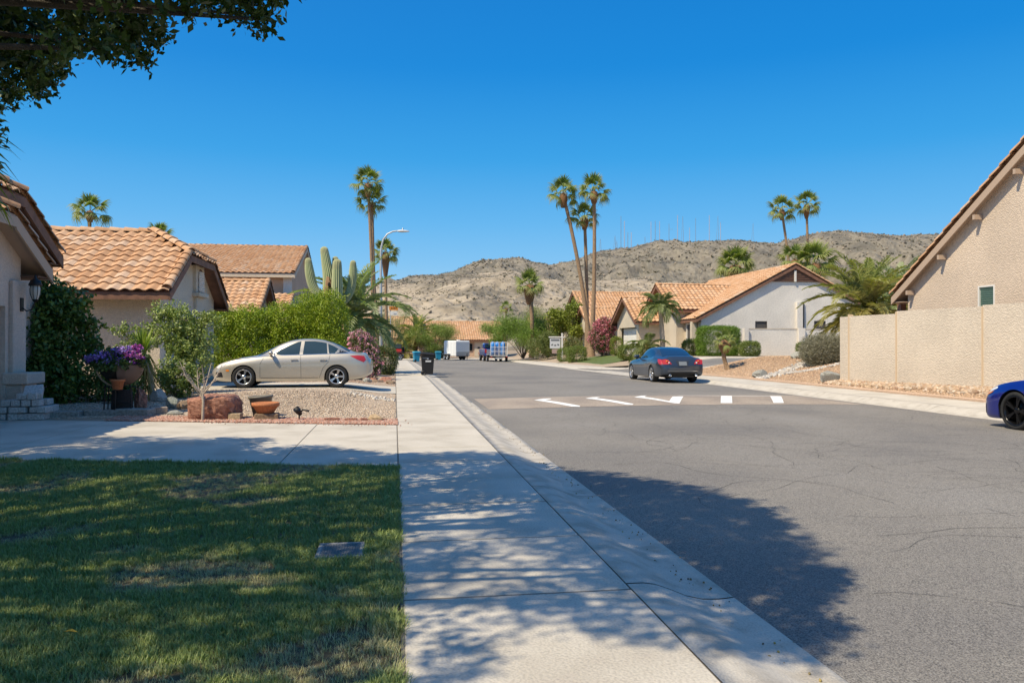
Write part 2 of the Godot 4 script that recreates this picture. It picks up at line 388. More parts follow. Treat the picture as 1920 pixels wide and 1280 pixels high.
func make_materials() -> void:
	var w := Color.WHITE
	var mott := ntex(0.006, [[0.25, lin(0.9, 0.9, 0.9)], [0.75, w]], 3, 5, 512)
	var mott2 := ntex(0.009, [[0.2, lin(0.8, 0.79, 0.77)], [0.5, lin(0.93, 0.93, 0.92)], [0.8, w]], 9, 5, 512)
	M.stucco_bump = ntex(0.06, [[0.35, Color(0.1, 0.1, 0.1)], [0.5, Color(0.45, 0.45, 0.45)], [0.62, w]], 5, 4, 512)
	var stucco_tone := ntex(0.05, [[0.2, lin(0.9, 0.9, 0.9)], [0.7, w]], 8, 4, 256)
	M.stucco_tan = surf(lin(0.70, 0.565, 0.44), stucco_tone, 0.55, 0.95, M.stucco_bump, 0.8, mott, 0.13)
	M.stucco_wall = surf(lin(0.69, 0.595, 0.48), stucco_tone, 0.55, 0.95, M.stucco_bump, 0.9, mott, 0.13)
	M.stucco_grey = surf(lin(0.82, 0.765, 0.69), stucco_tone, 0.55, 0.95, M.stucco_bump, 0.9, mott, 0.11)
	M.stucco_cream = surf(lin(0.68, 0.585, 0.455), stucco_tone, 0.7, 0.95, M.stucco_bump, 0.8, mott, 0.11)
	M.stucco_near = surf(lin(0.70, 0.575, 0.475), stucco_tone, 1.0, 0.95, M.stucco_bump, 0.8, mott, 0.2)
	M.stucco_peach = surf(lin(0.65, 0.455, 0.32), stucco_tone, 0.7, 0.95, M.stucco_bump, 0.8, mott, 0.11)
	M.white_trim = mat(lin(0.74, 0.72, 0.68), 0.6)
	var grain := ntex(0.11, [[0.1, lin(0.72, 0.72, 0.72)], [0.5, lin(0.92, 0.92, 0.92)], [0.9, w]], 11, 3, 512)
	M.concrete_bump = ntex(0.09, [], 13, 4, 512)
	M.concrete = surf(lin(0.62, 0.565, 0.485), grain, 0.9, 0.92, M.concrete_bump, 0.25, mott2, 0.21)
	M.curb = surf(lin(0.58, 0.53, 0.455), grain, 1.1, 0.92, M.concrete_bump, 0.35, ntex(0.012, [[0.25, lin(0.74, 0.72, 0.69)], [0.45, lin(0.92, 0.91, 0.9)], [0.7, w]], 10, 5, 512), 0.45)
	M.joint = mat(lin(0.17, 0.15, 0.125), 0.95)
	var speck := ntex(0.3, [[0.1, lin(0.3, 0.3, 0.305)], [0.4, lin(0.62, 0.62, 0.62)], [0.62, lin(0.78, 0.775, 0.76)], [0.9, w]], 21, 1, 1024, FastNoiseLite.TYPE_VALUE)
	var aspbig := ntex(0.007, [[0.2, lin(0.76, 0.76, 0.77)], [0.6, lin(0.93, 0.92, 0.9)], [0.9, w]], 22, 5, 512)
	var aspbump := ntex(0.3, [], 23, 1, 1024, FastNoiseLite.TYPE_VALUE)
	M.asphalt = surf(lin(0.345, 0.32, 0.29), speck, 0.6, 0.9, aspbump, 0.35, aspbig, 0.06)
	M.hump = surf(lin(0.54, 0.45, 0.37), speck, 0.6, 0.92, aspbump, 0.35, aspbig, 0.16)
	M.paint = surf(lin(0.84, 0.83, 0.80), ntex(0.05, [[0.15, lin(0.55, 0.53, 0.5)], [0.35, w]], 25, 4, 256), 1.4, 0.7)
	M.crack = mat(lin(0.05, 0.047, 0.044), 0.9)
	var dirtx := ntex(0.05, [[0.2, lin(0.62, 0.6, 0.58)], [0.5, lin(0.88, 0.87, 0.85)], [0.8, w]], 31, 5, 512)
	M.tan_bed = surf(lin(0.50, 0.395, 0.295), dirtx, 1.2, 0.95, M.concrete_bump, 1.2, mott, 0.2)
	M.red_bed = surf(lin(0.36, 0.20, 0.145), dirtx, 1.2, 0.95, M.concrete_bump, 1.2, mott, 0.2)
	M.orange_bed = surf(lin(0.48, 0.33, 0.22), dirtx, 1.0, 0.95, M.concrete_bump, 1.5, mott, 0.2)
	M.soil = surf(lin(0.10, 0.085, 0.045), dirtx, 1.0, 0.95)
	M.desert = surf(lin(0.38, 0.29, 0.20), dirtx, 0.15, 0.95)
	M.grass_far = surf(lin(0.12, 0.17, 0.045), dirtx, 2.0, 0.9, M.concrete_bump, 2.0)
	var stone := mat(Color.WHITE, 0.9)
	stone.vertex_color_use_as_albedo = true
	M.stone = stone
	M.leaf = leafmat(Color.WHITE, 0.5, 0.55)
	M.dry = leafmat(Color.WHITE, 0.8, 0.2)
	M.bark = surf(lin(0.24, 0.185, 0.13), dirtx, 1.5, 0.95, M.concrete_bump, 2.0)
	M.palm_bark = surf(lin(0.36, 0.245, 0.15), ntex(0.04, [[0.2, lin(0.5, 0.48, 0.46)], [0.7, w]], 41, 3, 256), 0.8, 0.95)
	M.palm_boot = mat(lin(0.20, 0.105, 0.05), 0.95)
	M.pale_bark = surf(lin(0.50, 0.42, 0.34), dirtx, 1.5, 0.9)
	M.tile_mats = []
	var tbump := ntex(0.06, [], 51, 3, 256)
	for c in [lin(0.60, 0.355, 0.195), lin(0.55, 0.31, 0.16), lin(0.63, 0.40, 0.24), lin(0.50, 0.275, 0.14), lin(0.62, 0.43, 0.29)]:
		M.tile_mats.append(surf(c, ntex(0.02, [[0.2, lin(0.72, 0.7, 0.7)], [0.7, w]], 52, 4, 256), 1.0, 0.85, tbump, 0.3))
	M.fascia = surf(lin(0.235, 0.115, 0.07), ntex(0.02, [[0.2, lin(0.7, 0.7, 0.7)], [0.7, w]], 53, 4, 256), 0.6, 0.75)
	M.fascia_tan = mat(lin(0.46, 0.34, 0.25), 0.75)
	M.soffit = mat(lin(0.16, 0.09, 0.06), 0.85)
	M.glass_dark = mat(lin(0.02, 0.025, 0.03), 0.06)
	M.screen_dark = mat(lin(0.085, 0.075, 0.068), 0.7)
	M.metal_grey = mat(lin(0.42, 0.43, 0.44), 0.4, 0.6)
	M.galv = mat(lin(0.50, 0.51, 0.51), 0.45, 0.3)
	M.black_plastic = mat(lin(0.012, 0.012, 0.014), 0.45)
	M.dark_iron = mat(lin(0.02, 0.017, 0.016), 0.5, 0.4)
	M.tyre = mat(lin(0.016, 0.016, 0.016), 0.85)
	M.rim = mat(lin(0.62, 0.62, 0.63), 0.25, 0.85)
	M.terracotta = surf(lin(0.50, 0.185, 0.075), ntex(0.03, [[0.2, lin(0.7, 0.7, 0.7)], [0.7, w]], 54, 4, 256), 3.0, 0.85)

func curb_profile() -> Array:
	return [Vector2(0.0, 0.0), Vector2(0.1, -0.001), Vector2(0.17, -0.012), Vector2(0.26, -0.045), Vector2(0.36, -0.088), Vector2(0.46, -0.113), Vector2(0.56, -0.118), Vector2(0.655, -0.112)]

func strip_along(st: SurfaceTool, path: Array, prof: Array) -> void:   # path: [point, side direction], prof: Vector2(sideways, height)
	smooth(st)
	for i in path.size() - 1:
		for k in prof.size() - 1:
			var a: Vector3 = path[i][0] + path[i][1] * prof[k].x + Vector3.UP * prof[k].y
			var b: Vector3 = path[i][0] + path[i][1] * prof[k + 1].x + Vector3.UP * prof[k + 1].y
			var c: Vector3 = path[i + 1][0] + path[i + 1][1] * prof[k + 1].x + Vector3.UP * prof[k + 1].y
			var d: Vector3 = path[i + 1][0] + path[i + 1][1] * prof[k].x + Vector3.UP * prof[k].y
			if (b - a).cross(d - a).y > 0: quad(st, a, b, c, d)
			else: quad(st, d, c, b, a)

func lawn_edge(x: float) -> float:
	return 8.87 - 0.27 * x

func drive_far(x: float) -> float:
	return 13.42 - 0.29 * x

func make_ground() -> void:
	# the ground: one sheet to the horizon, below every other surface
	var st := mb()
	sheet(st, 40, 40, func(a, b):
		var x: float = lerpf(-1.0, 1.0, a)
		x = signf(x) * (absf(x) * 90.0 + pow(absf(x), 5.0) * 2400.0)
		var s = -60.0 + b * 260.0 + pow(b, 6.0) * 2600.0
		var y := -0.42 + drop(s)
		if x > 14.0: y = right_y(x, s) - 0.45
		return P(x, y, s))
	struct("ground", st, M.desert)
	# the street
	st = mb()
	sheet(st, 12, 110, func(a, b): return P(lerpf(1.97, 11.85, a), road_y(lerpf(1.97, 11.85, a), -20.0 + b * 117.0), -20.0 + b * 117.0))
	var road := struct("street", st, M.asphalt)
	st = mb()
	sheet(st, 20, 6, func(a, b): return P(lerpf(-60.0, 1.97, a), road_y(2.0, lerpf(84.0, 97.0, b)) + 0.0, lerpf(84.0, 97.0, b)))
	struct("cross_street", st, M.asphalt)
	st = mb()
	sheet(st, 24, 6, func(a, b):
		var x := lerpf(11.85, 60.0, a)
		var flare := 3.2 * pow(clampf(1.0 - (x - 11.85) / 3.6, 0.0, 1.0), 2.0)
		var s := lerpf(38.6 - flare, 46.4 + flare, b)
		return P(x, minf(right_y(x, 42.0) - 0.10, 0.56), s))
	struct("side_street", st, M.asphalt)
	# the worn speed hump and its painted strokes
	st = mb()
	sheet(st, 12, 16, func(a, b): return P(lerpf(2.15, 11.55, a), hump_y(lerpf(2.15, 11.55, a), lerpf(17.7, 21.2, b)), lerpf(17.7, 21.2, b)))
	var hump := struct("speed_hump", st, M.hump)
	var strokes := HUMP_STROKES
	for poly in strokes:
		st = mb()
		smooth(st)
		var pts := PackedVector2Array(poly)
		var t := Geometry2D.triangulate_polygon(pts)
		for i in range(0, t.size(), 3): _drape(st, pts[t[i]], pts[t[i + 1]], pts[t[i + 2]], 0)
		obj("painted_stroke", st, M.paint, hump)
	# cracks in the asphalt
	rng.seed = 77
	for k in 120:
		var p := Vector2(R(2.6, 11.0), R(4.0, 17.0))
		var dir := R(-0.5, 0.5) + (PI / 2 if k % 3 == 0 else 0.0)
		st = mb()
		flat(st)
		for i in int(R(9, 22)):
			dir += R(-0.5, 0.5)
			var q := p + Vector2(cos(dir), sin(dir)) * R(0.12, 0.3)
			if q.x < 2.1 or q.x > 11.6 or q.y > 17.4 or q.y < 2.5: break
			var sd := (q - p).orthogonal().normalized() * R(0.001, 0.003)
			var c := [p + sd, p - sd, q - sd, q + sd].map(func(v): return P(v.x, road_y(v.x, v.y) + 0.004, v.y))
			quad(st, c[0], c[1], c[2], c[3])
			p = q
		obj("crack", st, M.crack, road)
	# the left pavement, slab by slab
	var bed := mb()
	sheet(bed, 2, 50, func(a, b): return P(lerpf(0.03, 1.326, a), drop(-5.0 + b * 89.0) - 0.005, -5.0 + b * 89.0))
	var walk := struct("pavement", bed, M.joint)
	var s0 := 4.23 - 1.245 * 7
	rng.seed = 5
	while s0 < 83.0:
		st = mb()
		var c := s0 + 0.6225
		box(st, P(0.685, drop(c) - 0.05 + R(-0.0015, 0.0015), c), Vector3(1.276, 0.1, 1.215), Basis.from_euler(Vector3(R(-0.001, 0.001) + (0.0055 if c > 30 else 0.0), 0, R(-0.001, 0.001))), 0.007)
		obj("pavement_slab", st, M.concrete, walk)
		s0 += 1.245
	# rolled kerbs
	var kerb := struct_node("kerb")
	s0 = -5.0
	while s0 < 82.0:
		st = mb()
		strip_along(st, [[P(1.3275, drop(s0 + 0.006), s0 + 0.006), Vector3.RIGHT], [P(1.3275, drop(s0 + 3.1), s0 + 3.1), Vector3.RIGHT]], [Vector2(0.0, -0.05)] + curb_profile() + [Vector2(0.665, -0.16)])
		obj("kerb_section", st, M.curb, kerb)
		s0 += 3.11
	var right_kerb := struct_node("kerb")
	var right_walk := struct_node("pavement")
	s0 = -2.0
	while s0 < 35.0:
		st = mb()
		strip_along(st, [[P(12.45, drop(s0) + 0.0, s0 + 0.006), Vector3.LEFT], [P(12.45, drop(s0 + 3.0), minf(s0 + 2.994, 35.0)), Vector3.LEFT]], [Vector2(0.0, -0.05)] + curb_profile() + [Vector2(0.665, -0.16)])
		obj("kerb_section", st, M.curb, right_kerb)
		for h in 2:
			st = mb()
			box(st, P(13.2, drop(s0 + 0.75 + h * 1.5) - 0.05, s0 + 0.75 + h * 1.5), Vector3(1.48, 0.1, 1.492), Basis.IDENTITY, 0.006)
			obj("pavement_slab", st, M.concrete, right_walk)
		st = mb()   # the low painted header between walk and gravel
		box(st, P(14.05, drop(s0) + 0.0, s0 + 1.5), Vector3(0.16, 0.13, 2.99), Basis.IDENTITY, 0.01)
		obj("gravel_header", st, M.stucco_peach, right_walk)
		s0 += 3.0
	# kerb returns into the side street, the far walk, the valley gutter
	for e in [[P(16.2, 0, 34.9), 1.0], [P(16.2, 0, 50.1), -1.0]]:
		var path := []
		for i in 13:
			var a: float = PI / 2 * i / 12.0
			var out := Vector3(-cos(a), 0, -sin(a) * e[1])
			var p: Vector3 = e[0] + out * 3.75
			p.y = minf(right_y(p.x, -p.z), 0.62)
			path.append([p, out])
		for i in 14:
			var x := 16.2 + 3.0 * (i + 1)
			path.append([P(x, minf(right_y(x, 42.0), 0.62), -e[0].z + 3.75 * e[1]), Vector3(0, 0, -e[1])])
		st = mb()
		strip_along(st, path, [Vector2(-1.3, 0.0)] + curb_profile() + [Vector2(0.665, -0.16)])
		struct("kerb_return", st, M.curb)
	st = mb()
	sheet(st, 1, 12, func(a, b): return P(lerpf(11.0, 12.6, a), drop(lerpf(34.9, 50.1, b)) - 0.085, lerpf(34.9, 50.1, b)))
	struct("valley_gutter", st, M.curb)
	s0 = 50.1
	while s0 < 95.0:
		st = mb()
		strip_along(st, [[P(12.45, drop(s0), s0), Vector3.LEFT], [P(12.45, drop(s0 + 3.0), s0 + 2.99), Vector3.LEFT]], [Vector2(-1.5, 0.0)] + curb_profile() + [Vector2(0.665, -0.16)])
		obj("kerb_section", st, M.curb, right_kerb)
		s0 += 3.0
	st = mb()   # kerb and walk on the far side of the cross street
	strip_along(st, [[P(-60, drop(97.0), 98.6), P(0, 0, -1)], [P(50, drop(97.0), 98.6), P(0, 0, -1)]], [Vector2(0, 0), Vector2(1.3, 0), Vector2(1.5, -0.02), Vector2(1.8, -0.1), Vector2(2.0, -0.12)])
	struct("far_kerb", st, M.curb)
	# the nearby driveway: three slabs
	var drive := struct_node("driveway")
	for seg in [[-14.0, -5.11], [-5.095, -1.335], [-1.32, 0.03]]:
		st = mb()
		var a: float = seg[0]
		var b: float = seg[1]
		plate(st, [P(a, 0.0, lawn_edge(a)), P(b, 0.0, lawn_edge(b)), P(b, 0.0, drive_far(b)), P(-3.3, 0.0, minf(drive_far(-3.3), drive_far(b) + 9)) if a < -3.4 and b < -1.4 and b > -5 else P((a + b) / 2, 0.0, drive_far((a + b) / 2)), P(a, 0.0, 15.35 if a < -4.0 and a > -8.0 else drive_far(a))], Vector3.DOWN * 0.1)
		obj("driveway_slab", st, M.concrete, drive)
	# the lawn: soil, then grass
	st = mb()
	sheet(st, 10, 14, func(a, b):
		var x := lerpf(-14.0, 0.025, a)
		return P(x, -0.012, lerpf(-6.0, lawn_edge(x) - 0.005, b)))
	struct("lawn_soil", st, M.soil)
	# the next yards on the left
	st = mb()
	sheet(st, 24, 60, func(a, b):
		var x := lerpf(-22.0, 0.028, a)
		var s := lerpf(drive_far(maxf(x, -5.2)) + 0.004, 84.0, pow(b, 1.5))
		return P(x, left_y(x, s) - 0.006, s))
	struct("gravel_yard", st, M.tan_bed)
	st = mb()
	sheet(st, 18, 4, func(a, b):
		var x := lerpf(-5.15, 0.026, a)
		var s := lerpf(drive_far(x), drive_far(x) + (0.95 + 0.25 * sin(x * 2.1)), b)
		return P(x, left_y(x, s) + 0.004, s))
	struct("red_gravel_strip", st, M.red_bed)
	st = mb()
	sheet(st, 14, 6, func(a, b):
		var x := lerpf(-6.55, 0.03, a)
		var s := lerpf(21.9, 25.6, b)
		return P(x, left_y(x, s) + 0.012, s))
	struct("driveway", st, M.concrete)
	# the yards on the right
	st = mb()
	sheet(st, 30, 60, func(a, b):
		var x := lerpf(14.1, 30.0, a)
		var s := lerpf(-4.0, 38.2 - 3.2 * pow(clampf(1.0 - (x - 14.1) / 2.6, 0, 1), 1.5), b)
		return P(x, right_y(x, s) - 0.004, s))
	struct("gravel_corner", st, M.orange_bed)
	st = mb()
	sheet(st, 30, 20, func(a, b):
		var x := lerpf(13.9, 60.0, a)
		var s := lerpf(47.2 + 3.4 * pow(clampf(1.0 - (x - 13.9) / 2.6, 0, 1), 1.5), 98.4, b)
		return P(x, right_y(x, s) - 0.004, s))
	struct("far_yard", st, M.tan_bed)
	# grass tongue in front of the far houses
	st = mb()
	sheet(st, 12, 10, func(a, b):
		var s := lerpf(54.0, 66.0, b)
		var x := lerpf(14.3 + 0.6 * sin(b * 4.0), 18.0, a)
		return P(x, right_y(x, s) + 0.02, s))
	struct("grass_strip", st, M.grass_far)
	st = mb()
	sheet(st, 30, 10, func(a, b): return P(lerpf(-60, 60, a), drop(100) + lerpf(0, 0.3, b), lerpf(98.5, 180, b)))
	struct("far_ground", st, M.tan_bed)

func _drape(st: SurfaceTool, a: Vector2, b: Vector2, c: Vector2, depth: int) -> void:
	if depth < 4:
		var ab := (a + b) / 2
		var bc := (b + c) / 2
		var ca := (c + a) / 2
		for t in [[a, ab, ca], [ab, b, bc], [ca, bc, c], [ab, bc, ca]]: _drape(st, t[0], t[1], t[2], depth + 1)
		return
	var p := [a, b, c].map(func(v): return P(v.x, hump_y(v.x, v.y) + 0.004, v.y))
	if (p[1] - p[0]).cross(p[2] - p[0]).y > 0: tri(st, p[0], p[1], p[2])
	else: tri(st, p[0], p[2], p[1])

# ---------------------------------------------------------------- roofs and houses
var tile_mesh: ArrayMesh
var cap_mesh: ArrayMesh
const TW := 0.335
const TL := 0.385

func make_tiles() -> void:
	var st := mb()
	var n := 8
	var f := func(i, z, lift): return Vector3((float(i) / n - 0.5) * TW, 0.02 + lift + 0.03 * (1.0 - cos(TAU * i / n + 0.5)), z)
	smooth(st)
	for i in n:
		quad(st, f.call(i, 0.44, 0.0), f.call(i + 1, 0.44, 0.0), f.call(i + 1, 0.0, 0.042), f.call(i, 0.0, 0.042))
	flat(st)
	for i in n:
		quad(st, f.call(i, 0.0, 0.016), f.call(i, 0.0, 0.042), f.call(i + 1, 0.0, 0.042), f.call(i + 1, 0.0, 0.016))
	st.generate_normals()
	tile_mesh = st.commit()
	st = mb()
	smooth(st)
	var g := func(i, z, r, lift): return Vector3(-cos(PI * i / 8.0) * r, lift + sin(PI * i / 8.0) * r * 0.85, z)
	for i in 8:
		quad(st, g.call(i, 0.0, 0.145, 0.02), g.call(i, 0.45, 0.125, -0.005), g.call(i + 1, 0.45, 0.125, -0.005), g.call(i + 1, 0.0, 0.145, 0.02))
	flat(st)
	for i in 8:
		quad(st, g.call(i, 0.0, 0.12, 0.02), g.call(i, 0.0, 0.145, 0.02), g.call(i + 1, 0.0, 0.145, 0.02), g.call(i + 1, 0.0, 0.12, 0.02))
		quad(st, g.call(i + 1, 0.0, 0.12, 0.02), g.call(i + 1, 0.4, 0.1, 0.0), g.call(i, 0.4, 0.1, 0.0), g.call(i, 0.0, 0.12, 0.02))
	st.generate_normals()
	cap_mesh = st.commit()

func origin_of(n: Node) -> Vector3:
	var v := Vector3.ZERO
	while n is Node3D and n != self:
		v += n.position
		n = n.get_parent()
	return v

func objw(called: String, st: SurfaceTool, m: Material, parent: Node) -> MeshInstance3D:   # built in the scene's own metres
	var o := obj(called, st, m, parent)
	o.position = -origin_of(parent)
	return o

func poly_has(poly: PackedVector2Array, p: Vector2) -> bool:
	return Geometry2D.is_point_in_polygon(p, poly)

func roof_plane(parent: Node, pts: Array, singles: int, left_over := true, deck_m: Material = null) -> MeshInstance3D:
	var n: Vector3 = (pts[1] - pts[0]).cross(pts[2] - pts[0]).normalized()
	if n.y < 0: n = -n
	var st := mb()
	plate(st, pts, -n * 0.12)
	var deck := objw("roof", st, deck_m if deck_m else M.fascia, parent)
	var v := (Vector3.UP - n * n.y).normalized()
	var u := n.cross(v)
	var poly := PackedVector2Array()
	var lo := Vector2(1e9, 1e9)
	var hi := -lo
	for p in pts:
		var q := Vector2((p - pts[0]).dot(u), (p - pts[0]).dot(v))
		poly.append(q)
		lo = Vector2(minf(lo.x, q.x), minf(lo.y, q.y))
		hi = Vector2(maxf(hi.x, q.x), maxf(hi.y, q.y))
	var cols := int(round((hi.x - lo.x) / TW))
	var w := (hi.x - lo.x) / cols
	var rows := int(ceil((hi.y - lo.y - 0.05) / TL))
	var b := Basis(u * (w / TW), n, v)
	var rest := []
	for r in range(-0, rows):
		for c in cols:
			var q := Vector2(lo.x + (c + 0.5) * w, lo.y + r * TL + TL * 0.5)
			if not poly_has(poly, q) and not (r == 0 and poly_has(poly, q + Vector2(0, 0.1))): continue
			var at: Vector3 = pts[0] + u * q.x + v * (lo.y + r * TL - (0.05 if r == 0 else 0.0)) + n * R(-0.003, 0.003)
			rest.append([at.distance_squared_to(Vector3(0, 1.4, 0)), Transform3D(b * Basis.from_euler(Vector3(R(-0.006, 0.006), R(-0.008, 0.008), 0)), at)])
	if singles < rest.size(): rest.sort_custom(func(a, c): return a[0] < c[0])
	for i in mini(singles, rest.size()):
		var o := mi("roof_tile", tile_mesh, M.tile_mats[tone()], deck)
		o.transform = rest[i][1]
	if singles < rest.size():
		var by := [[], [], []]
		for i in range(singles, rest.size()): by[rng.randi() % 3].append(rest[i][1])
		for k in 3:
			if by[k].size(): scatter("roof_tiles", deck, tile_mesh, M.tile_mats[k], by[k])
	return deck

func tone() -> int:
	return [0, 0, 0, 1, 1, 2, 2, 3, 4][rng.randi() % 9]

func caps(parent: Node, a: Vector3, b: Vector3, called := "ridge_tile", sc := 1.0) -> void:
	var d := (b - a).normalized()
	var n := maxi(1, int(round(a.distance_to(b) / (0.4 * sc))))
	var step := a.distance_to(b) / n
	var x := Vector3.UP.cross(d).normalized()
	var y := d.cross(x)
	var back := -origin_of(parent)
	for i in n:
		var o := mi(called, cap_mesh, M.tile_mats[tone()], parent)
		o.transform = Transform3D(Basis(x * sc, y * sc, d * sc), a + d * step * i + y * 0.03 + back)

# a gable: o is the foot of the wall's middle, face the way it looks; half is half the wall's width, ye the roof's top at its eave edge
func gable(house: Node, o: Vector3, face: Vector3, half: float, over: float, out: float, ye: float, slope: float, depth: float, wall_m: Material, opt := {}) -> void:
	var side := Vector3.UP.cross(face)   # to the right of someone who looks at the wall from outside is -side
	var pt := func(l, y, back): return Vector3(o.x, 0, o.z) + side * l + Vector3.UP * y - face * back
	var e := half + over
	var yr := ye + slope * e
	var cl: float = opt.get("clip", 0.0)
	var yc := yr - slope * cl
	var singles: Array = opt.get("singles", [0, 0, 0])
	var board: Material = opt.get("board", M.fascia)
	for sg in [1.0, -1.0]:
		var pts := [pt.call(sg * e, ye, -out), pt.call(sg * e, ye, depth), pt.call(0, yr, depth), pt.call(0, yr, -out + cl)]
		if cl > 0: pts.append(pt.call(sg * cl, yc, -out))
		roof_plane(house, pts, singles[0 if sg > 0 else 1], true, board)
		# boards under the tiles: along the rake and along the eave
		var st := mb()
		var a: Vector3 = pt.call(sg * (e + 0.02), ye - 0.01 - 0.01, -out - 0.022)
		var b: Vector3 = pt.call(sg * cl, yc - 0.015, -out - 0.022)
		plate(st, [a, b, b + Vector3.DOWN * 0.24, a + Vector3.DOWN * 0.24], -face * 0.04)
		objw("rake_board", st, board, house)
		st = mb()
		a = pt.call(sg * (e + 0.022), ye - 0.03, -out + 0.02)
		b = pt.call(sg * (e + 0.022), ye - 0.03, depth)
		plate(st, [a, b, b + Vector3.DOWN * 0.2, a + Vector3.DOWN * 0.2], side * -sg * 0.04)
		objw("eave_board", st, board, house)
		st = mb()   # the underside of the eave
		a = pt.call(sg * (e - 0.03), ye - 0.2, -out + 0.03)
		plate(st, [a, pt.call(sg * (e - 0.03), ye - 0.2, depth), pt.call(sg * (half - 0.02), ye - 0.2, depth), pt.call(sg * (half - 0.02), ye - 0.2, -out + 0.03)], Vector3.UP * 0.02)
		objw("soffit", st, opt.get("soffit", M.soffit), house)
		if opt.get("rake", true):
			var y0 := 0.055
			caps(house, pt.call(sg * e, ye + y0, -out + 0.07), pt.call(sg * cl, yc + y0, -out + 0.07), "rake_tile", opt.get("rake_size", 1.0))
	if cl > 0:
		roof_plane(house, [pt.call(cl, yc, -out), pt.call(-cl, yc, -out), pt.call(0, yr, -out + cl)], singles[2], true, board)
		var st := mb()
		plate(st, [pt.call(-cl, yc - 0.03, -out - 0.025), pt.call(cl, yc - 0.03, -out - 0.025), pt.call(cl, yc - 0.22, -out - 0.025), pt.call(-cl, yc - 0.22, -out - 0.025)], -face * 0.04)
		objw("eave_board", st, board, house)
		for sg in [1.0, -1.0]: caps(house, pt.call(sg * cl, yc + 0.05, -out), pt.call(0, yr + 0.05, -out + cl), "hip_tile")
	caps(house, pt.call(0, yr - 0.025, depth), pt.call(0, yr - 0.025, -out + cl), "ridge_tile", 1.12)
	# walls
	var wt := func(l): return minf(yr - slope * absf(l), yc) - 0.14
	var prof := PackedVector2Array([Vector2(-half, o.y - 0.6), Vector2(half, o.y - 0.6), Vector2(half, wt.call(half))])
	if cl > 0.0: prof.append_array(PackedVector2Array([Vector2(cl, wt.call(cl)), Vector2(-cl, wt.call(cl))]))
	else: prof.append(Vector2(0, wt.call(0)))
	prof.append(Vector2(-half, wt.call(half)))
	var st2 := mb()
	plate_hole(st2, prof, opt.get("holes", []), Vector3(o.x, 0, o.z), side, Vector3.UP, -face * 0.2)
	objw("wall", st2, wall_m, house)
	for sg in [1.0, -1.0]:
		st2 = mb()
		var x0: Vector3 = pt.call(sg * half, o.y - 0.6, 0.201)
		var x1: Vector3 = pt.call(sg * half, o.y - 0.6, depth)
		var up = Vector3.UP * (wt.call(half) - o.y + 0.6)
		plate(st2, [x0, x1, x1 + up, x0 + up], side * -sg * 0.2)
		objw("wall", st2, opt.get("side_wall", wall_m), house)
	st2 = mb()
	plate(st2, [pt.call(-half + 0.2, o.y - 0.6, depth), pt.call(half - 0.2, o.y - 0.6, depth), pt.call(half - 0.2, wt.call(half), depth), pt.call(0, wt.call(0), depth), pt.call(-half + 0.2, wt.call(half), depth)], face * 0.2)
	objw("wall", st2, wall_m, house)

func window_in(house: Node, c: Vector3, face: Vector3, w: float, h: float, deep: float, frame_m: Material, pane_m: Material, fw := 0.05, bars := 0) -> MeshInstance3D:   # set in an opening whose outer face is at c
	var side := Vector3.UP.cross(face)
	var st := mb()
	var b := Basis(side, Vector3.UP, face)
	for s in [-1.0, 1.0]:
		box(st, c + side * s * (w / 2 - fw / 2) - face * (deep - 0.02), Vector3(fw, h, 0.06), b)
		box(st, c + Vector3.UP * s * (h / 2 - fw / 2) - face * (deep - 0.021), Vector3(w - 2 * fw, fw, 0.058), b)
	for k in bars:
		box(st, c + side * (w * ((k + 1.0) / (bars + 1.0) - 0.5)) - face * (deep - 0.022), Vector3(0.025, h - 2 * fw, 0.04), b)
	var f := objw("window", st, frame_m, house)
	st = mb()
	box(st, c - face * (deep + 0.02), Vector3(w - 0.02, h - 0.02, 0.012), b)
	objw("pane", st, pane_m, f)
	return f

func wbox(called: String, c: Vector3, size: Vector3, m: Material, house: Node, bev := 0.0) -> MeshInstance3D:   # size: x across the street, y up, z along it
	var st := mb()
	box(st, c, size, Basis.IDENTITY, bev)
	return objw(called, st, m, house)

func garage_door(house: Node, c: Vector3, face: Vector3, w: float, h: float, m: Material) -> void:   # panels of a roll-up door, c at its foot
	var side := Vector3.UP.cross(face)
	var b := Basis(side, Vector3.UP, face)
	var st := mb()
	box(st, c + Vector3.UP * h / 2 - face * 0.03, Vector3(w, h, 0.03), b)
	var door := objw("garage_door", st, m, house)
	for r in 4:
		for k in 4:
			st = mb()
			box(st, c + Vector3.UP * h * (r + 0.5) / 4.0 + side * w * ((k + 0.5) / 4.0 - 0.5), Vector3(w / 4 - 0.08, h / 4 - 0.09, 0.025), b, 0.012)
			objw("panel", st, m, door)

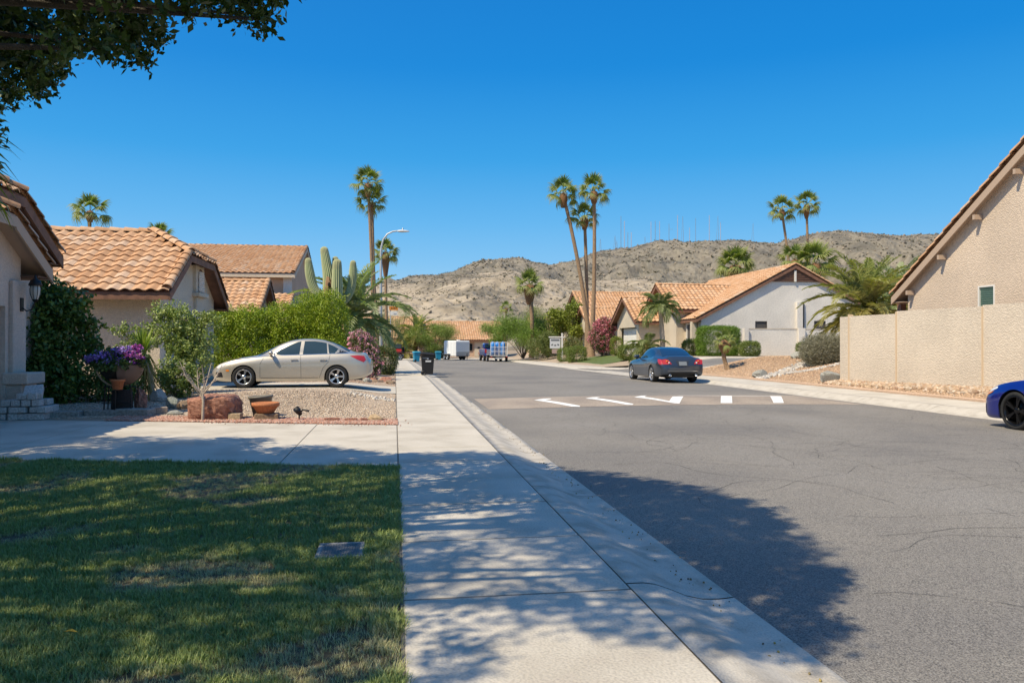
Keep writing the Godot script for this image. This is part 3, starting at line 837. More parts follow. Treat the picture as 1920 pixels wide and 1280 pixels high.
func make_houses() -> void:
	rng.seed = 400
	make_tiles()
	var X := Vector3.RIGHT
	var F := Vector3.BACK    # towards the camera
	# --- the house whose garage corner stands at the left edge of the picture
	var h := thing("stucco_house", "nearest stucco house, its garage corner and clipped tile roof beside the stacked stones", "house", P(-7.2, 0, 14.0))
	gable(h, P(-7.2, 0, 13.2), X, 3.1, 0.5, 0.35, 2.9, 0.565, 9.0, M.stucco_near, {"clip": 2.1, "singles": [60, 0, 30], "board": M.fascia_tan, "holes": [Rect2(-2.55, -1.0, 5.05, 3.1)]})
	gable(h, P(-7.75, 0, 14.9), X, 3.3, 0.5, 0.35, 3.35, 0.565, 9.0, M.stucco_near, {"clip": 2.0, "singles": [60, 0, 20]})
	garage_door(h, P(-7.45, 0.0, 13.2), X, 4.95, 2.08, M.fascia_tan)
	wbox("pilaster", P(-7.16, 1.3, 16.08), Vector3(0.1, 2.6, 0.5), M.stucco_near, h, 0.02)
	wbox("plinth", P(-7.08, 0.3, 16.05), Vector3(0.3, 0.66, 0.62), M.stucco_near, h, 0.02)
	wbox("ledge", P(-7.03, 0.74, 16.05), Vector3(0.46, 0.22, 0.74), M.stucco_near, h, 0.02)
	# --- second house: clipped gable with the arched vent
	h = thing("stucco_house", "single-storey beige house with orange barrel tiles and an arched louvred gable vent", "house", P(-6.6, 0, 26.5))
	gable(h, P(-6.6, 0.15, 26.5), X, 3.3, 0.5, 0.4, 2.86, 0.565, 13.0, M.stucco_cream, {"clip": 1.52, "singles": [0, 290, 30], "side_wall": M.stucco_cream, "holes": [Rect2(-2.6, -1.0, 5.0, 3.25)]})
	garage_door(h, P(-6.85, 0.15, 26.4), X, 4.9, 2.1, M.stucco_cream)
	wbox("vent_surround", P(-6.56, 3.55, 27.35), Vector3(0.16, 0.95, 1.05), M.stucco_cream, h, 0.02)
	wbox("vent_sill", P(-6.5, 3.04, 27.35), Vector3(0.3, 0.14, 1.25), M.stucco_cream, h, 0.02)
	wbox("vent_column", P(-6.56, 2.72, 27.35), Vector3(0.14, 0.5, 0.9), M.stucco_cream, h, 0.01)
	var st := mb()
	var arch := []
	arch.append(P(-6.47, 3.15, 27.0)); arch.append(P(-6.47, 3.15, 27.7))
	for i in 9: arch.append(P(-6.47, 3.62 + 0.3 * sin(PI * i / 8.0), 27.35 + 0.35 * cos(PI * i / 8.0)))
	plate(st, arch, Vector3.LEFT * 0.03)
	var vent := objw("vent", st, M.soffit, h)
	for i in 10:
		var y := 3.19 + i * 0.068
		var hw := 0.33 if y < 3.62 else 0.33 * sqrt(maxf(0.05, 1.0 - pow((y - 3.62) / 0.31, 2)))
		st = mb()
		box(st, P(-6.455, y, 27.35), Vector3(0.06, 0.05, hw * 2), Basis.from_euler(Vector3(0, 0, -0.6)))
		objw("slat", st, M.stucco_grey, vent)
	# --- third house: two storeys, a garage wing and a porch
	h = thing("stucco_house", "two-storey house with tile roofs on two levels behind the bright green hedge", "house", P(-6.3, 0.1, 47.0))
	gable(h, P(-6.3, 0.1, 54.2), X, 6.3, 0.5, 0.4, 5.6, 0.35, 24.0, M.stucco_peach, {"singles": [0, 300, 0], "board": M.stucco_cream, "holes": [Rect2(-4.8, 3.2, 1.2, 1.5), Rect2(-2.9, 3.2, 0.9, 1.5)]})
	for w in [[4.2, 1.2], [2.45, 0.9]]: window_in(h, P(-6.3, 3.95, 54.2 - w[0]), X, w[1], 1.5, 0.08, M.white_trim, M.glass_dark)
	for k in 2: wbox("vent", P(-9.4 - 0.9 * k, 5.12, 47.86), Vector3(0.55, 0.22, 0.06), M.screen_dark, h)
	wbox("corner_trim", P(-6.36, 4.0, 47.86), Vector3(0.5, 3.0, 0.12), M.stucco_grey, h)
	gable(h, P(-6.8, 0.1, 41.4), X, 2.7, 0.42, 0.4, 2.88, 0.565, 9.0, M.stucco_cream, {"singles": [0, 220, 0]})
	wbox("vent", P(-6.77, 3.55, 41.4), Vector3(0.06, 0.8, 0.5), M.screen_dark, h)
	roof_plane(h, [P(-13, 3.0, 44.2), P(-5.9, 3.0, 44.2), P(-5.9, 4.3, 46.9), P(-13, 4.3, 46.9)], 110)
	caps(h, P(-5.95, 3.05, 44.2), P(-5.95, 4.35, 46.9), "rake_tile")
	# --- tan house and its block wall at the right edge
	h = thing("stucco_house", "tall tan gabled house behind the block wall at the right, with one small shuttered window", "house", P(17.0, 0.3, 17.0))
	gable(h, P(17.0, 0.3, 16.6), Vector3.LEFT, 7.0, 0.5, 0.24, 3.0, 0.67, 13.0, M.stucco_tan, {"singles": [30, 0, 0], "board": M.fascia_tan, "soffit": M.fascia_tan, "rake_size": 1.12, "holes": [Rect2(-3.84, 2.28, 0.64, 0.82)]})
	var wn := window_in(h, P(17.0, 2.69, 20.12), Vector3.LEFT, 0.64, 0.82, 0.03, M.white_trim, M.glass_dark, 0.045)
	for i in 12:
		st = mb()
		box(st, P(17.036, 2.34 + i * 0.062, 20.12), Vector3(0.012, 0.05, 0.54), Basis.from_euler(Vector3(0, 0, 0.5)))
		objw("slat", st, M.blind, wn)
	for k in 5:
		var s := 23.3 - k * 1.5
		wbox("outlooker", P(16.86, 2.86 + 0.67 * (24.1 - s) - 0.3, s), Vector3(0.26, 0.14, 0.09), M.fascia_tan, h)
	wbox("porch_post", P(17.3, 1.6, 24.35), Vector3(0.2, 2.6, 0.2), M.fascia, h)
	# --- grey-white house across the side street
	h = thing("stucco_house", "pale grey stucco house with a long orange tile roof across the side street", "house", P(21.2, 0.6, 51.4))
	gable(h, P(28.15, 0.6, 51.4), F, 7.0, 0.45, 0.2, 3.17, 0.52, 15.0, M.stucco_grey, {"singles": [0, 0, 0], "holes": [Rect2(-2.97, 2.42, 0.9, 0.62), Rect2(1.5, 2.46, 0.9, 0.62)]})
	for x in [25.63, 30.1]: window_in(h, P(x, 2.73 if x < 28 else 2.77, 51.4), F, 0.9, 0.62, 0.05, M.screen_dark, M.screen_dark, 0.04)
	wbox("pilaster", P(28.45, 2.4, 51.3), Vector3(0.42, 4.0, 0.3), M.stucco_grey, h)
	wbox("shadow_strip", P(28.8, 2.4, 51.33), Vector3(0.09, 4.0, 0.09), M.screen_dark, h)  # dark strip standing in for the shadow line right of the pilaster
	st = mb()
	plate(st, [P(26.0, 5.85, 51.33), P(30.3, 5.85, 51.33), P(28.15, 6.8, 51.33)], Vector3.FORWARD * 0.05)
	var gv := objw("gable_vent", st, M.soffit, h)
	for k in 5:
		wbox("slat", P(28.15, 5.93 + k * 0.15, 51.3), Vector3(3.8 - k * 0.72, 0.05, 0.05), M.fascia, gv)
	wbox("gable_post", P(28.15, 6.25, 51.28), Vector3(0.16, 0.8, 0.08), M.stucco_grey, h)
	gable(h, P(18.6, 0.55, 60.3), Vector3.LEFT, 2.9, 0.45, 0.45, 3.15, 0.6, 7.0, M.stucco_cream, {"singles": [0, 0, 0], "holes": [Rect2(-2.3, -1.0, 4.6, 3.75)]})
	garage_door(h, P(18.95, 0.55, 60.3), Vector3.LEFT, 4.55, 2.15, M.white_trim)
	gable(h, P(20.4, 0.6, 57.2), Vector3.LEFT, 3.0, 0.4, 0.5, 3.95, 0.6, 6.0, M.stucco_cream, {"singles": [0, 0, 0]})
	wbox("front_wall", P(21.15, 1.75, 54.6), Vector3(0.2, 2.5, 6.2), M.stucco_cream, h)
	for s in [55.7, 53.05]:
		window_in(h, P(21.0, 1.95, s), Vector3.LEFT, 0.95, 1.9, -0.03, M.white_trim, M.screen_dark, 0.07)
	for s in [56.5, 54.4, 51.9]: wbox("porch_column", P(20.8, 1.75, s), Vector3(0.35, 2.5, 0.35), M.white_trim if s > 56 else M.stucco_cream, h)
	# --- the house after it
	h = thing("stucco_house", "tile-roofed house behind the three tall palms and the pink flowering bush", "house", P(20.0, 0.5, 80.0))
	gable(h, P(20.0, 0.5, 84.0), Vector3.LEFT, 6.6, 0.45, 0.45, 3.4, 0.54, 18.0, M.stucco_cream, {"singles": [0, 0, 0]})
	gable(h, P(18.9, 0.4, 76.0), Vector3.LEFT, 2.9, 0.45, 0.45, 3.1, 0.6, 9.0, M.stucco_cream, {"singles": [0, 0, 0], "holes": [Rect2(-2.3, -1.0, 4.6, 3.6)]})
	garage_door(h, P(19.25, 0.4, 76.0), Vector3.LEFT, 4.55, 2.15, M.white_trim)
	h = thing("stucco_house", "low tile-roofed house half hidden behind the pale desert trees on the right", "house", P(21.0, 0.2, 98.0))
	gable(h, P(17.5, 0.0, 99.0), Vector3.LEFT, 3.4, 0.45, 0.45, 2.7, 0.55, 12.0, M.stucco_peach, {"singles": [0, 0, 0]})
	# --- the houses at the end of the street
	h = thing("stucco_house", "low house with a wide orange tile roof behind the white trailer", "house", P(9.0, -0.4, 112.0))
	gable(h, P(15.4, -0.4, 115.5), Vector3.RIGHT, 5.0, 0.5, 0.4, 2.05, 0.5, 12.0, M.stucco_peach, {"singles": [0, 0, 0]})
	wbox("window", P(10.2, 1.0, 110.42), Vector3(1.6, 1.0, 0.06), M.glass_dark, h)
	wbox("garage_door", P(12.6, 0.75, 110.42), Vector3(2.6, 2.1, 0.06), M.stucco_cream, h)
	h = thing("stucco_house", "house glimpsed between the date palm and the mesquite at the left end of the street", "house", P(-2.0, -0.4, 112.0))
	gable(h, P(3.4, -0.4, 114.0), Vector3.RIGHT, 4.5, 0.5, 0.4, 2.3, 0.62, 14.0, M.stucco_peach, {"singles": [0, 0, 0]})

func make_walls() -> void:
	# the tan block wall on the right: panels between piers, stepping up
	rng.seed = 12
	var w := thing("block_wall", "tan stucco block wall along the right pavement, stepping up towards the camera", "wall", P(15.4, 0.2, 20.0))
	var segs := [[24.6, 24.15, 2.33], [24.13, 21.95, 2.34], [21.93, 18.75, 2.42], [18.73, 15.5, 2.45], [15.48, 12.2, 2.47], [12.18, 9.0, 2.5]]
	for g in segs:
		var st := mb()
		var x0 = 15.15 + (24.6 - g[0]) * 0.095
		var x1 = 15.15 + (24.6 - g[1]) * 0.095
		plate(st, [P(x0, -0.3, g[0]), P(x1, -0.3, g[1]), P(x1, g[2], g[1]), P(x0, g[2], g[0])], Vector3(0.2, 0, 0))
		objw("wall_panel", st, M.stucco_wall, w)
		st = mb()
		box(st, P(x1 + 0.06, 1.05, g[1] - 0.01), Vector3(0.16, 2.7, 0.05))
		objw("joint_strip", st, M.joint_tan, w)
	w = thing("block_wall", "pale grey garden wall below the gable windows across the side street", "wall", P(24.0, 0.6, 50.4))
	for g in [[23.9, 27.55, 2.44, 0.0], [28.05, 33.0, 2.42, 0.0], [33.02, 42.0, 2.42, 0.0]]:
		var st := mb()
		plate(st, [P(g[0], 0.0, 49.9), P(g[1], 0.0, 49.9), P(g[1], g[2], 49.9), P(g[0], g[2], 49.9)], Vector3(0, 0, -0.2))
		objw("wall_panel", st, M.stucco_grey, w)
		st = mb()
		box(st, P((g[0] + g[1]) / 2, g[2] + 0.03, 50.0), Vector3(g[1] - g[0], 0.06, 0.24))  # cap added so that its edge draws a shadow line along the wall
		objw("added_coping", st, M.stucco_cream, w)
	wbox("pier", P(27.8, 1.25, 49.9), Vector3(0.48, 2.56, 0.36), M.stucco_grey, w)
	wbox("pier", P(23.75, 1.23, 49.9), Vector3(0.3, 2.56, 0.36), M.stucco_grey, w)
	wbox("gate_post", P(32.1, 1.6, 49.7), Vector3(0.14, 2.5, 0.14), M.white_trim, w)

# ---------------------------------------------------------------- plants
func make_materials_more() -> void:
	var w := Color.WHITE
	M.mast_red = mat(lin(0.55, 0.42, 0.38), 0.7)
	M.dark_bark = surf(lin(0.085, 0.07, 0.052), ntex(0.03, [[0.2, lin(0.6, 0.6, 0.6)], [0.7, Color.WHITE]], 64, 4, 256), 1.5, 0.95, M.concrete_bump, 2.0)
	M.blind = mat(lin(0.20, 0.34, 0.27), 0.6)
	M.joint_tan = mat(lin(0.60, 0.46, 0.31), 0.95)
	M.frond = leafmat(Color.WHITE, 0.5, 0.8)
	M.vcol = mat(Color.WHITE, 0.8)
	M.vcol.vertex_color_use_as_albedo = true
	M.hill = surf(Color.WHITE, ntex(0.012, [[0.2, lin(0.55, 0.53, 0.5)], [0.5, lin(0.85, 0.84, 0.82)], [0.8, w]], 61, 6, 1024), 0.012, 0.98, ntex(0.01, [], 62, 6, 1024), 260.0)
	M.hill.vertex_color_use_as_albedo = true

func sprig(n: int, length: float, width: float, spread: float, sd: int, flatness := 1.0) -> ArrayMesh:   # a few folded leaves round a point
	var st := mb()
	flat(st)
	var r := RandomNumberGenerator.new()
	r.seed = sd
	for i in n:
		var c := Vector3(r.randf_range(-1, 1), r.randf_range(-1, 1), r.randf_range(-1, 1)) * spread
		var d := Vector3(r.randf_range(-1, 1), r.randf_range(-1, 1) * flatness, r.randf_range(-1, 1)).normalized()
		var s := d.cross(Vector3(r.randf_range(-1, 1), r.randf_range(-1, 1), r.randf_range(-1, 1))).normalized()
		var n2 := d.cross(s)
		var k := r.randf_range(0.7, 1.15)
		var a := c
		var m := c + d * length * 0.5 * k - n2 * width * 0.15
		var t := c + d * length * k
		tri(st, a, m + s * width * 0.5 * k + n2 * width * 0.2, t)
		tri(st, a, t, m - s * width * 0.5 * k + n2 * width * 0.2)
	st.generate_normals()
	return st.commit()

func blob_places(blobs: Array, shell := 0.45, sc := Vector2(0.8, 1.25)) -> Array:   # blobs: [centre, radii, how many]
	var out := []
	for b in blobs:
		for i in int(b[2]):
			var d := Vector3(rng.randfn(), rng.randfn(), rng.randfn()).normalized()
			var bump := 1.0 + 0.22 * noise.get_noise_3dv((b[0] + d * b[1]) * 2.2)
			var p: Vector3 = b[0] + d * b[1] * pow(rng.randf(), shell) * bump
			out.append(Transform3D(rand_basis(R(sc.x, sc.y)), p))
	return out

func tints(n: int, a: Color, b: Color) -> Array:
	var out := []
	for i in n: out.append(mixc(a, b, rng.randf()) * R(0.8, 1.2))
	return out

func bush(called: String, label: String, category: String, base: Vector3, blobs: Array, mesh: Mesh, a: Color, b: Color, group := "", shell := 0.45, stems := 4, flowers := [], sc := Vector2(0.8, 1.25)) -> Node3D:
	var o := thing(called, label, category, base, 0.0, group)
	var pl := blob_places(blobs, shell, sc)
	scatter("foliage", o, mesh, M.leaf, pl, tints(pl.size(), a, b))
	for i in stems:
		var bl: Array = blobs[i % blobs.size()]
		var st := mb()
		var to: Vector3 = bl[0] + Vector3(R(-0.4, 0.4) * bl[1].x, bl[1].y * 0.2, R(-0.4, 0.4) * bl[1].z)
		var from := Vector3(R(-0.1, 0.1), -0.05, R(-0.1, 0.1))
		tube(st, [from, from.lerp(to, 0.5) + Vector3(R(-0.06, 0.06), 0, R(-0.06, 0.06)), to], [0.025, 0.018, 0.008], 5)
		obj("stem", st, M.bark, o)
	if flowers.size():   # [count, mesh, colour, colour, shell]
		var fl := []
		for bl in blobs: fl.append([bl[0], bl[1] * 1.02, float(flowers[0]) / blobs.size()])
		var fp := blob_places(fl, flowers[4])
		scatter("flowers", o, flowers[1], M.leaf, fp, tints(fp.size(), flowers[2], flowers[3]))
	return o

func clipped(label: String, base: Vector3, size: Vector3, count: int, a: Color, b: Color, mesh: Mesh, group := "clipped shrubs", power := 4.0, called := "clipped_shrub") -> Node3D:   # a shrub cut to a rounded block
	var o := thing(called, label, "shrub", base, 0.0, group)
	var pl := []
	for i in count:
		var d := Vector3(R(-1, 1), R(-1, 1), R(-1, 1))
		var k := pow(pow(absf(d.x), power) + pow(absf(d.y), power) + pow(absf(d.z), power), 1.0 / power)
		d = d / k * (1.0 - 0.16 * pow(rng.randf(), 2.0)) * (1.0 + 0.05 * noise.get_noise_3dv((base + d * size) * 3.0))
		pl.append(Transform3D(rand_basis(R(0.8, 1.2)), Vector3(d.x * size.x / 2, size.y / 2 * (1 + d.y), d.z * size.z / 2)))
	scatter("foliage", o, mesh, M.leaf, pl, tints(pl.size(), a, b))
	var st := mb()
	tube(st, [Vector3(0, -0.05, 0), Vector3(0, size.y * 0.6, 0)], [0.04, 0.02], 5)
	obj("stem", st, M.bark, o)
	return o

var fans := []
func fan_frond(sd: int, droop: float, petiole: float, green: Color, tip: Color) -> ArrayMesh:
	var r := RandomNumberGenerator.new()
	r.seed = sd
	var st := mb()
	flat(st)
	st.set_color(green)
	for s in [-1.0, 1.0]:
		quad(st, Vector3(-0.02, 0.015, 0), Vector3(0.02, -0.0, 0), Vector3(0.013, 0.05, petiole), Vector3(-0.013, 0.06, petiole)) if s > 0 else quad(st, Vector3(0.02, 0, 0), Vector3(-0.02, 0.015, 0), Vector3(-0.013, 0.06, petiole), Vector3(0.013, 0.05, petiole))
	var n := 19
	for i in n:
		var a := lerpf(-1.95, 1.95, float(i) / (n - 1)) + r.randf_range(-0.04, 0.04)
		var l := (0.82 - 0.22 * absf(a) / 1.95) * r.randf_range(0.88, 1.08)
		var dir := Vector3(sin(a), 0.18 * cos(a * 2.0), cos(a))
		var side := Vector3(cos(a), 0, -sin(a))
		var p := Vector3(0, 0.055, petiole)
		var prev: Vector3 = p
		var pw := 0.01
		for k in 4:
			var t := (k + 1) / 4.0
			var q := p + dir * l * t - Vector3.UP * droop * l * t * t * t * r.randf_range(0.8, 1.3)
			var w: float = [0.042, 0.05, 0.03, 0.0][k]
			var up := Vector3.UP * w * 0.5
			st.set_color(mixc(green, tip, t * t) * r.randf_range(0.8, 1.15))
			quad(st, prev - side * pw, prev + Vector3.UP * pw * 0.5, q + up, q - side * w)
			quad(st, prev + Vector3.UP * pw * 0.5, prev + side * pw, q + side * w, q + up)
			prev = q
			pw = w
	st.generate_normals()
	return st.commit()

func fan_palm(label: String, group: String, base: Vector3, top: Vector3, r0: float, r1: float, crown: float, fronds: int, skirt := 0.5, bend := 0.0) -> Node3D:
	if fans.is_empty():
		for i in 5: fans.append(fan_frond(10 + i, [0.2, 0.35, 0.55, 0.8, 1.0][i], 1.0, Color(0.19, 0.275, 0.06), Color(0.36, 0.36, 0.13)))
	var o := thing("fan_palm", label, "palm tree", base, 0.0, group)
	var up := top - base
	var st := mb()
	var pts := []
	var rs := []
	var n := maxi(6, int(up.length() * 2.2))
	var bulge := Vector3(up.z, 0, -up.x).normalized() * 0.0 + Vector3(R(-1, 1), 0, R(-1, 1)) * 0.15
	for i in n + 1:
		var t := float(i) / n
		var p := Vector3(up.x * lerpf(t, t * t, bend), up.y * t, up.z * lerpf(t, t * t, bend)) + bulge * sin(PI * t)
		pts.append(p)
		rs.append(0.72 * lerpf(r0, r1, sqrt(t)) * (1.0 + (0.05 if i % 2 else -0.02)) * (1.0 + 0.45 * exp(-t * 26.0)))
	tube(st, pts, rs, 10)
	obj("trunk", st, M.palm_bark, o)
	st = mb()   # old leaf bases below the crown
	lathe(st, [Vector2(r1, -skirt * 1.6), Vector2(r1 * 1.75, -skirt * 0.9), Vector2(r1 * 2.1, -skirt * 0.3), Vector2(r1 * 1.5, 0.12), Vector2(0.0, 0.3)], up, 9)
	obj("leaf_bases", st, M.palm_boot, o)
	for i in fronds:
		var t := (i + 0.5) / fronds
		var el := lerpf(1.35, -0.5, pow(t, 0.9)) + R(-0.15, 0.15)
		var k := clampi(int(t * 5.0 + R(-0.7, 0.7)), 0, 4)
		var f := mi("frond", fans[k], M.frond, o)
		f.basis = (Basis(Vector3.UP, 2.39996 * i + R(-0.2, 0.2)) * Basis(Vector3.RIGHT, -el) * Basis(Vector3.BACK, R(-0.4, 0.4))).scaled(Vector3.ONE * crown * R(0.85, 1.12))
		f.position = up + Vector3(0, 0.1, 0)
	return o

func feather_frond(sd: int, a0: float, curl: float, length: float, leaf: float, green: Color, vee: float, pairs := 40) -> ArrayMesh:   # a long arching leaf; gravity is along -y, so it may only be turned about y
	var r := RandomNumberGenerator.new()
	r.seed = sd
	var st := mb()
	flat(st)
	var p := Vector3.ZERO
	var n := pairs
	var step := length / n
	for i in n:
		var t := (i + 0.5) / n
		var a := a0 - curl * pow(t, 1.3)
		var d := Vector3(0, sin(a), cos(a))
		var up := Vector3(0, cos(a), -sin(a))
		var q := p + d * step
		var w := lerpf(0.035, 0.006, t)
		st.set_color(Color(0.22, 0.19, 0.06) if t < 0.25 else green * 1.2)
		quad(st, p - Vector3.RIGHT * w, q - Vector3.RIGHT * w * 0.9, q + up * w * 0.6, p + up * w * 0.6)
		quad(st, p + up * w * 0.6, q + up * w * 0.6, q + Vector3.RIGHT * w * 0.9, p + Vector3.RIGHT * w)
		if t > 0.12:
			for s in [-1.0, 1.0]:
				var l := leaf * (0.35 + 0.9 * sin(PI * pow(t, 0.75)) ) * r.randf_range(0.8, 1.15)
				var fw := lerpf(0.55, 1.05, t) + r.randf_range(-0.12, 0.12)
				var dir = (Vector3.RIGHT * s * (1.0 - 0.25 * t) + d * fw + up * (vee + r.randf_range(-0.2, 0.2))).normalized()
				var m = q + dir * l * 0.5
				var e = q + dir * l + Vector3.DOWN * l * r.randf_range(0.1, 0.35)
				var side = dir.cross(up).normalized() * 0.022
				st.set_color(green * r.randf_range(0.75, 1.3))
				tri(st, q, m + side, e)
				tri(st, q, e, m - side)
		p = q
	st.generate_normals()
	return st.commit()

var date_leaves := []
var queen_leaves := []
func feather_palm(called: String, label: String, group: String, base: Vector3, trunk: float, r0: float, r1: float, count: int, size: float, kinds: Array, bark: Material, dead := 3) -> Node3D:
	var o := thing(called, label, "palm tree", base, 0.0, group)
	var st := mb()
	var pts := []
	var rs := []
	var n := maxi(4, int(trunk * 5.0))
	var lean := Vector3(R(-0.1, 0.1), 0, R(-0.1, 0.1)) * trunk
	for i in n + 1:
		var t := float(i) / n
		pts.append(Vector3(0, trunk * t - 0.05, 0) + lean * t * t)
		rs.append(lerpf(r0, r1, t) * (1.07 if i % 2 else 0.93))
	tube(st, pts, rs, 10)
	obj("trunk", st, bark, o)
	var top: Vector3 = pts[-1]
	for i in count:
		var t := (i + 0.5) / count
		var k := clampi(int(t * kinds.size() + R(-0.5, 0.5)), 0, kinds.size() - 1)
		var f := mi("frond", kinds[k], M.frond, o)
		f.basis = Basis(Vector3.UP, 2.39996 * i + R(-0.25, 0.25)).scaled(Vector3.ONE * size * R(0.85, 1.1))
		f.position = top + Vector3(R(-0.05, 0.05), 0.05, R(-0.05, 0.05))
	return o

func limb_tree(called: String, label: String, base: Vector3, trunks: Array, blobs: Array, mesh: Mesh, a: Color, b: Color, bark: Material, group := "", shell := 0.6, category := "tree") -> Node3D:   # trunks: [[points], radius]
	var o := thing(called, label, category, base, 0.0, group)
	for t in trunks:
		var st := mb()
		var rs := []
		for i in t[0].size(): rs.append(lerpf(t[1], t[1] * 0.35, float(i) / (t[0].size() - 1)))
		tube(st, t[0], rs, 7)
		obj("trunk" if t[1] > 0.06 else "limb", st, bark, o)
	var pl := blob_places(blobs, shell)
	scatter("crown", o, mesh, M.leaf, pl, tints(pl.size(), a, b))
	return o

func desert_tree(called: String, label: String, base: Vector3, h: float, w: float, n: int, leaves: int, a: Color, b: Color, mesh: Mesh, sd: int, low := 0.25, shell := 0.6) -> Node3D:
	rng.seed = sd
	var trunks := []
	var blobs := []
	for i in n:
		var az := TAU * i / n + R(-0.4, 0.4)
		var rr := w * R(0.2, 0.42)
		var to := Vector3(cos(az) * rr, h * R(0.45, 0.85), sin(az) * rr)
		trunks.append([[Vector3(R(-0.1, 0.1), -0.1, R(-0.1, 0.1)), to * Vector3(0.35, 0.35, 0.35) + Vector3(R(-0.1, 0.1), 0, R(-0.1, 0.1)), to * Vector3(0.75, 0.7, 0.75), to], 0.11 if i < 3 else 0.05])
		blobs.append([to, Vector3(w * R(0.16, 0.26), h * R(0.13, 0.22), w * R(0.16, 0.26)), leaves / (n * 2)])
		var az2 := az + R(0.4, 0.9)
		var r2 := w * R(0.25, 0.45)
		blobs.append([Vector3(cos(az2) * r2, h * R(low, 0.72), sin(az2) * r2), Vector3(w * R(0.13, 0.2), h * R(0.1, 0.18), w * R(0.13, 0.2)), leaves / (n * 2)])
	return limb_tree(called, label, base, trunks, blobs, mesh, a, b, M.bark, "", shell)

func saguaro() -> void:
	var base := P(-3.06, left_y(-3.06, 37.4), 37.4)
	var o := thing("saguaro", "large ribbed saguaro cactus with five raised arms and a brown rotted hollow", "cactus", base)
	var col := func(pts: Array, rs: Array, called: String):
		var st := mb()
		smooth(st)
		var ribs := 17
		var sides := ribs * 4
		var fine := []
		var frs := []
		for i in pts.size() - 1:
			for k in 6:
				var t := k / 6.0
				var p0: Vector3 = pts[maxi(i - 1, 0)]
				var p3: Vector3 = pts[mini(i + 2, pts.size() - 1)]
				fine.append(pts[i].cubic_interpolate(pts[i + 1], p0, p3, t))
				frs.append(lerpf(rs[i], rs[i + 1], t))
		for k in 6:      # the rounded tip
			var a := PI / 2 * (k + 1) / 6.0
			var d: Vector3 = (pts[-1] - pts[-2]).normalized()
			fine.append(pts[-1] + d * rs[-1] * sin(a) * 1.1)
			frs.append(maxf(rs[-1] * cos(a), 0.004))
		var rings := []
		var x := Vector3.RIGHT
		for i in fine.size():
			var d: Vector3 = (fine[mini(i + 1, fine.size() - 1)] - fine[maxi(i - 1, 0)]).normalized()
			x = (x - d * x.dot(d)).normalized()
			var y := d.cross(x)
			var ring := []
			for k in sides:
				var a := TAU * k / sides
				ring.append(fine[i] + (x * cos(a) + y * sin(a)) * frs[i] * (1.0 + 0.13 * cos(ribs * a)))
			rings.append(ring)
		for i in rings.size() - 1:
			for k in sides:
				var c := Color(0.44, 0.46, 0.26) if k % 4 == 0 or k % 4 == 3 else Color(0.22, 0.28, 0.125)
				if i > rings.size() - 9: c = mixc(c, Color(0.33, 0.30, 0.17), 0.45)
				st.set_color(c)
				quad(st, rings[i][k], rings[i][(k + 1) % sides], rings[i + 1][(k + 1) % sides], rings[i + 1][k])
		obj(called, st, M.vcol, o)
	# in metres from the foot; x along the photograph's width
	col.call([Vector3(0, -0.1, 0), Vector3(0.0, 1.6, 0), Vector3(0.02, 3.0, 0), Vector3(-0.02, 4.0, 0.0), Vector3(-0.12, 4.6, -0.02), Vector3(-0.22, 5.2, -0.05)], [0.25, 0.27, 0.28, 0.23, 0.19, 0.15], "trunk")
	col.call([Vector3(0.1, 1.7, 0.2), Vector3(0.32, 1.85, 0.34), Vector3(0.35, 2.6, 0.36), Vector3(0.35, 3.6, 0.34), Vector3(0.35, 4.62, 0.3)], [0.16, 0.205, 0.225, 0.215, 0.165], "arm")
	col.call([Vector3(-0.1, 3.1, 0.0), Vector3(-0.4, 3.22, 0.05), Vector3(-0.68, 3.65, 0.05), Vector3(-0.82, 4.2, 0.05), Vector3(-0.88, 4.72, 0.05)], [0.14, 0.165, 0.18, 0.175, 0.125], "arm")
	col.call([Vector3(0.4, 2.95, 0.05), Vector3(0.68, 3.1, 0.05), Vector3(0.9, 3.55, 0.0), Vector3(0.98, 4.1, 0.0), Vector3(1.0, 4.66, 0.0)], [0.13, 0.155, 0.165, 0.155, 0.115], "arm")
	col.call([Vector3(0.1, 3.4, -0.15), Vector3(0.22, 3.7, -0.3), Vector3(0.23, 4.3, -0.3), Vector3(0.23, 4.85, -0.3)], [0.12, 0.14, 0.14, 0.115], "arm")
	o.scale = Vector3.ONE * 1.1
	var hollow := mi("hollow", rock_mesh(Vector3(0.42, 1.0, 0.2), 5, 4, 0.7), mat(lin(0.28, 0.17, 0.09), 0.95), o)
	hollow.position = Vector3(0.03, 3.35, 0.27)
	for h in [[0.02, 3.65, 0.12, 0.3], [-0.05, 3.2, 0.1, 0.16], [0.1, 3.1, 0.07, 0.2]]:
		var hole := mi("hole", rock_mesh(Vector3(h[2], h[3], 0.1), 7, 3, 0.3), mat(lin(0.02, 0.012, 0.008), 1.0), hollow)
		hole.position = Vector3(h[0] - 0.03, h[1] - 3.35, 0.1)

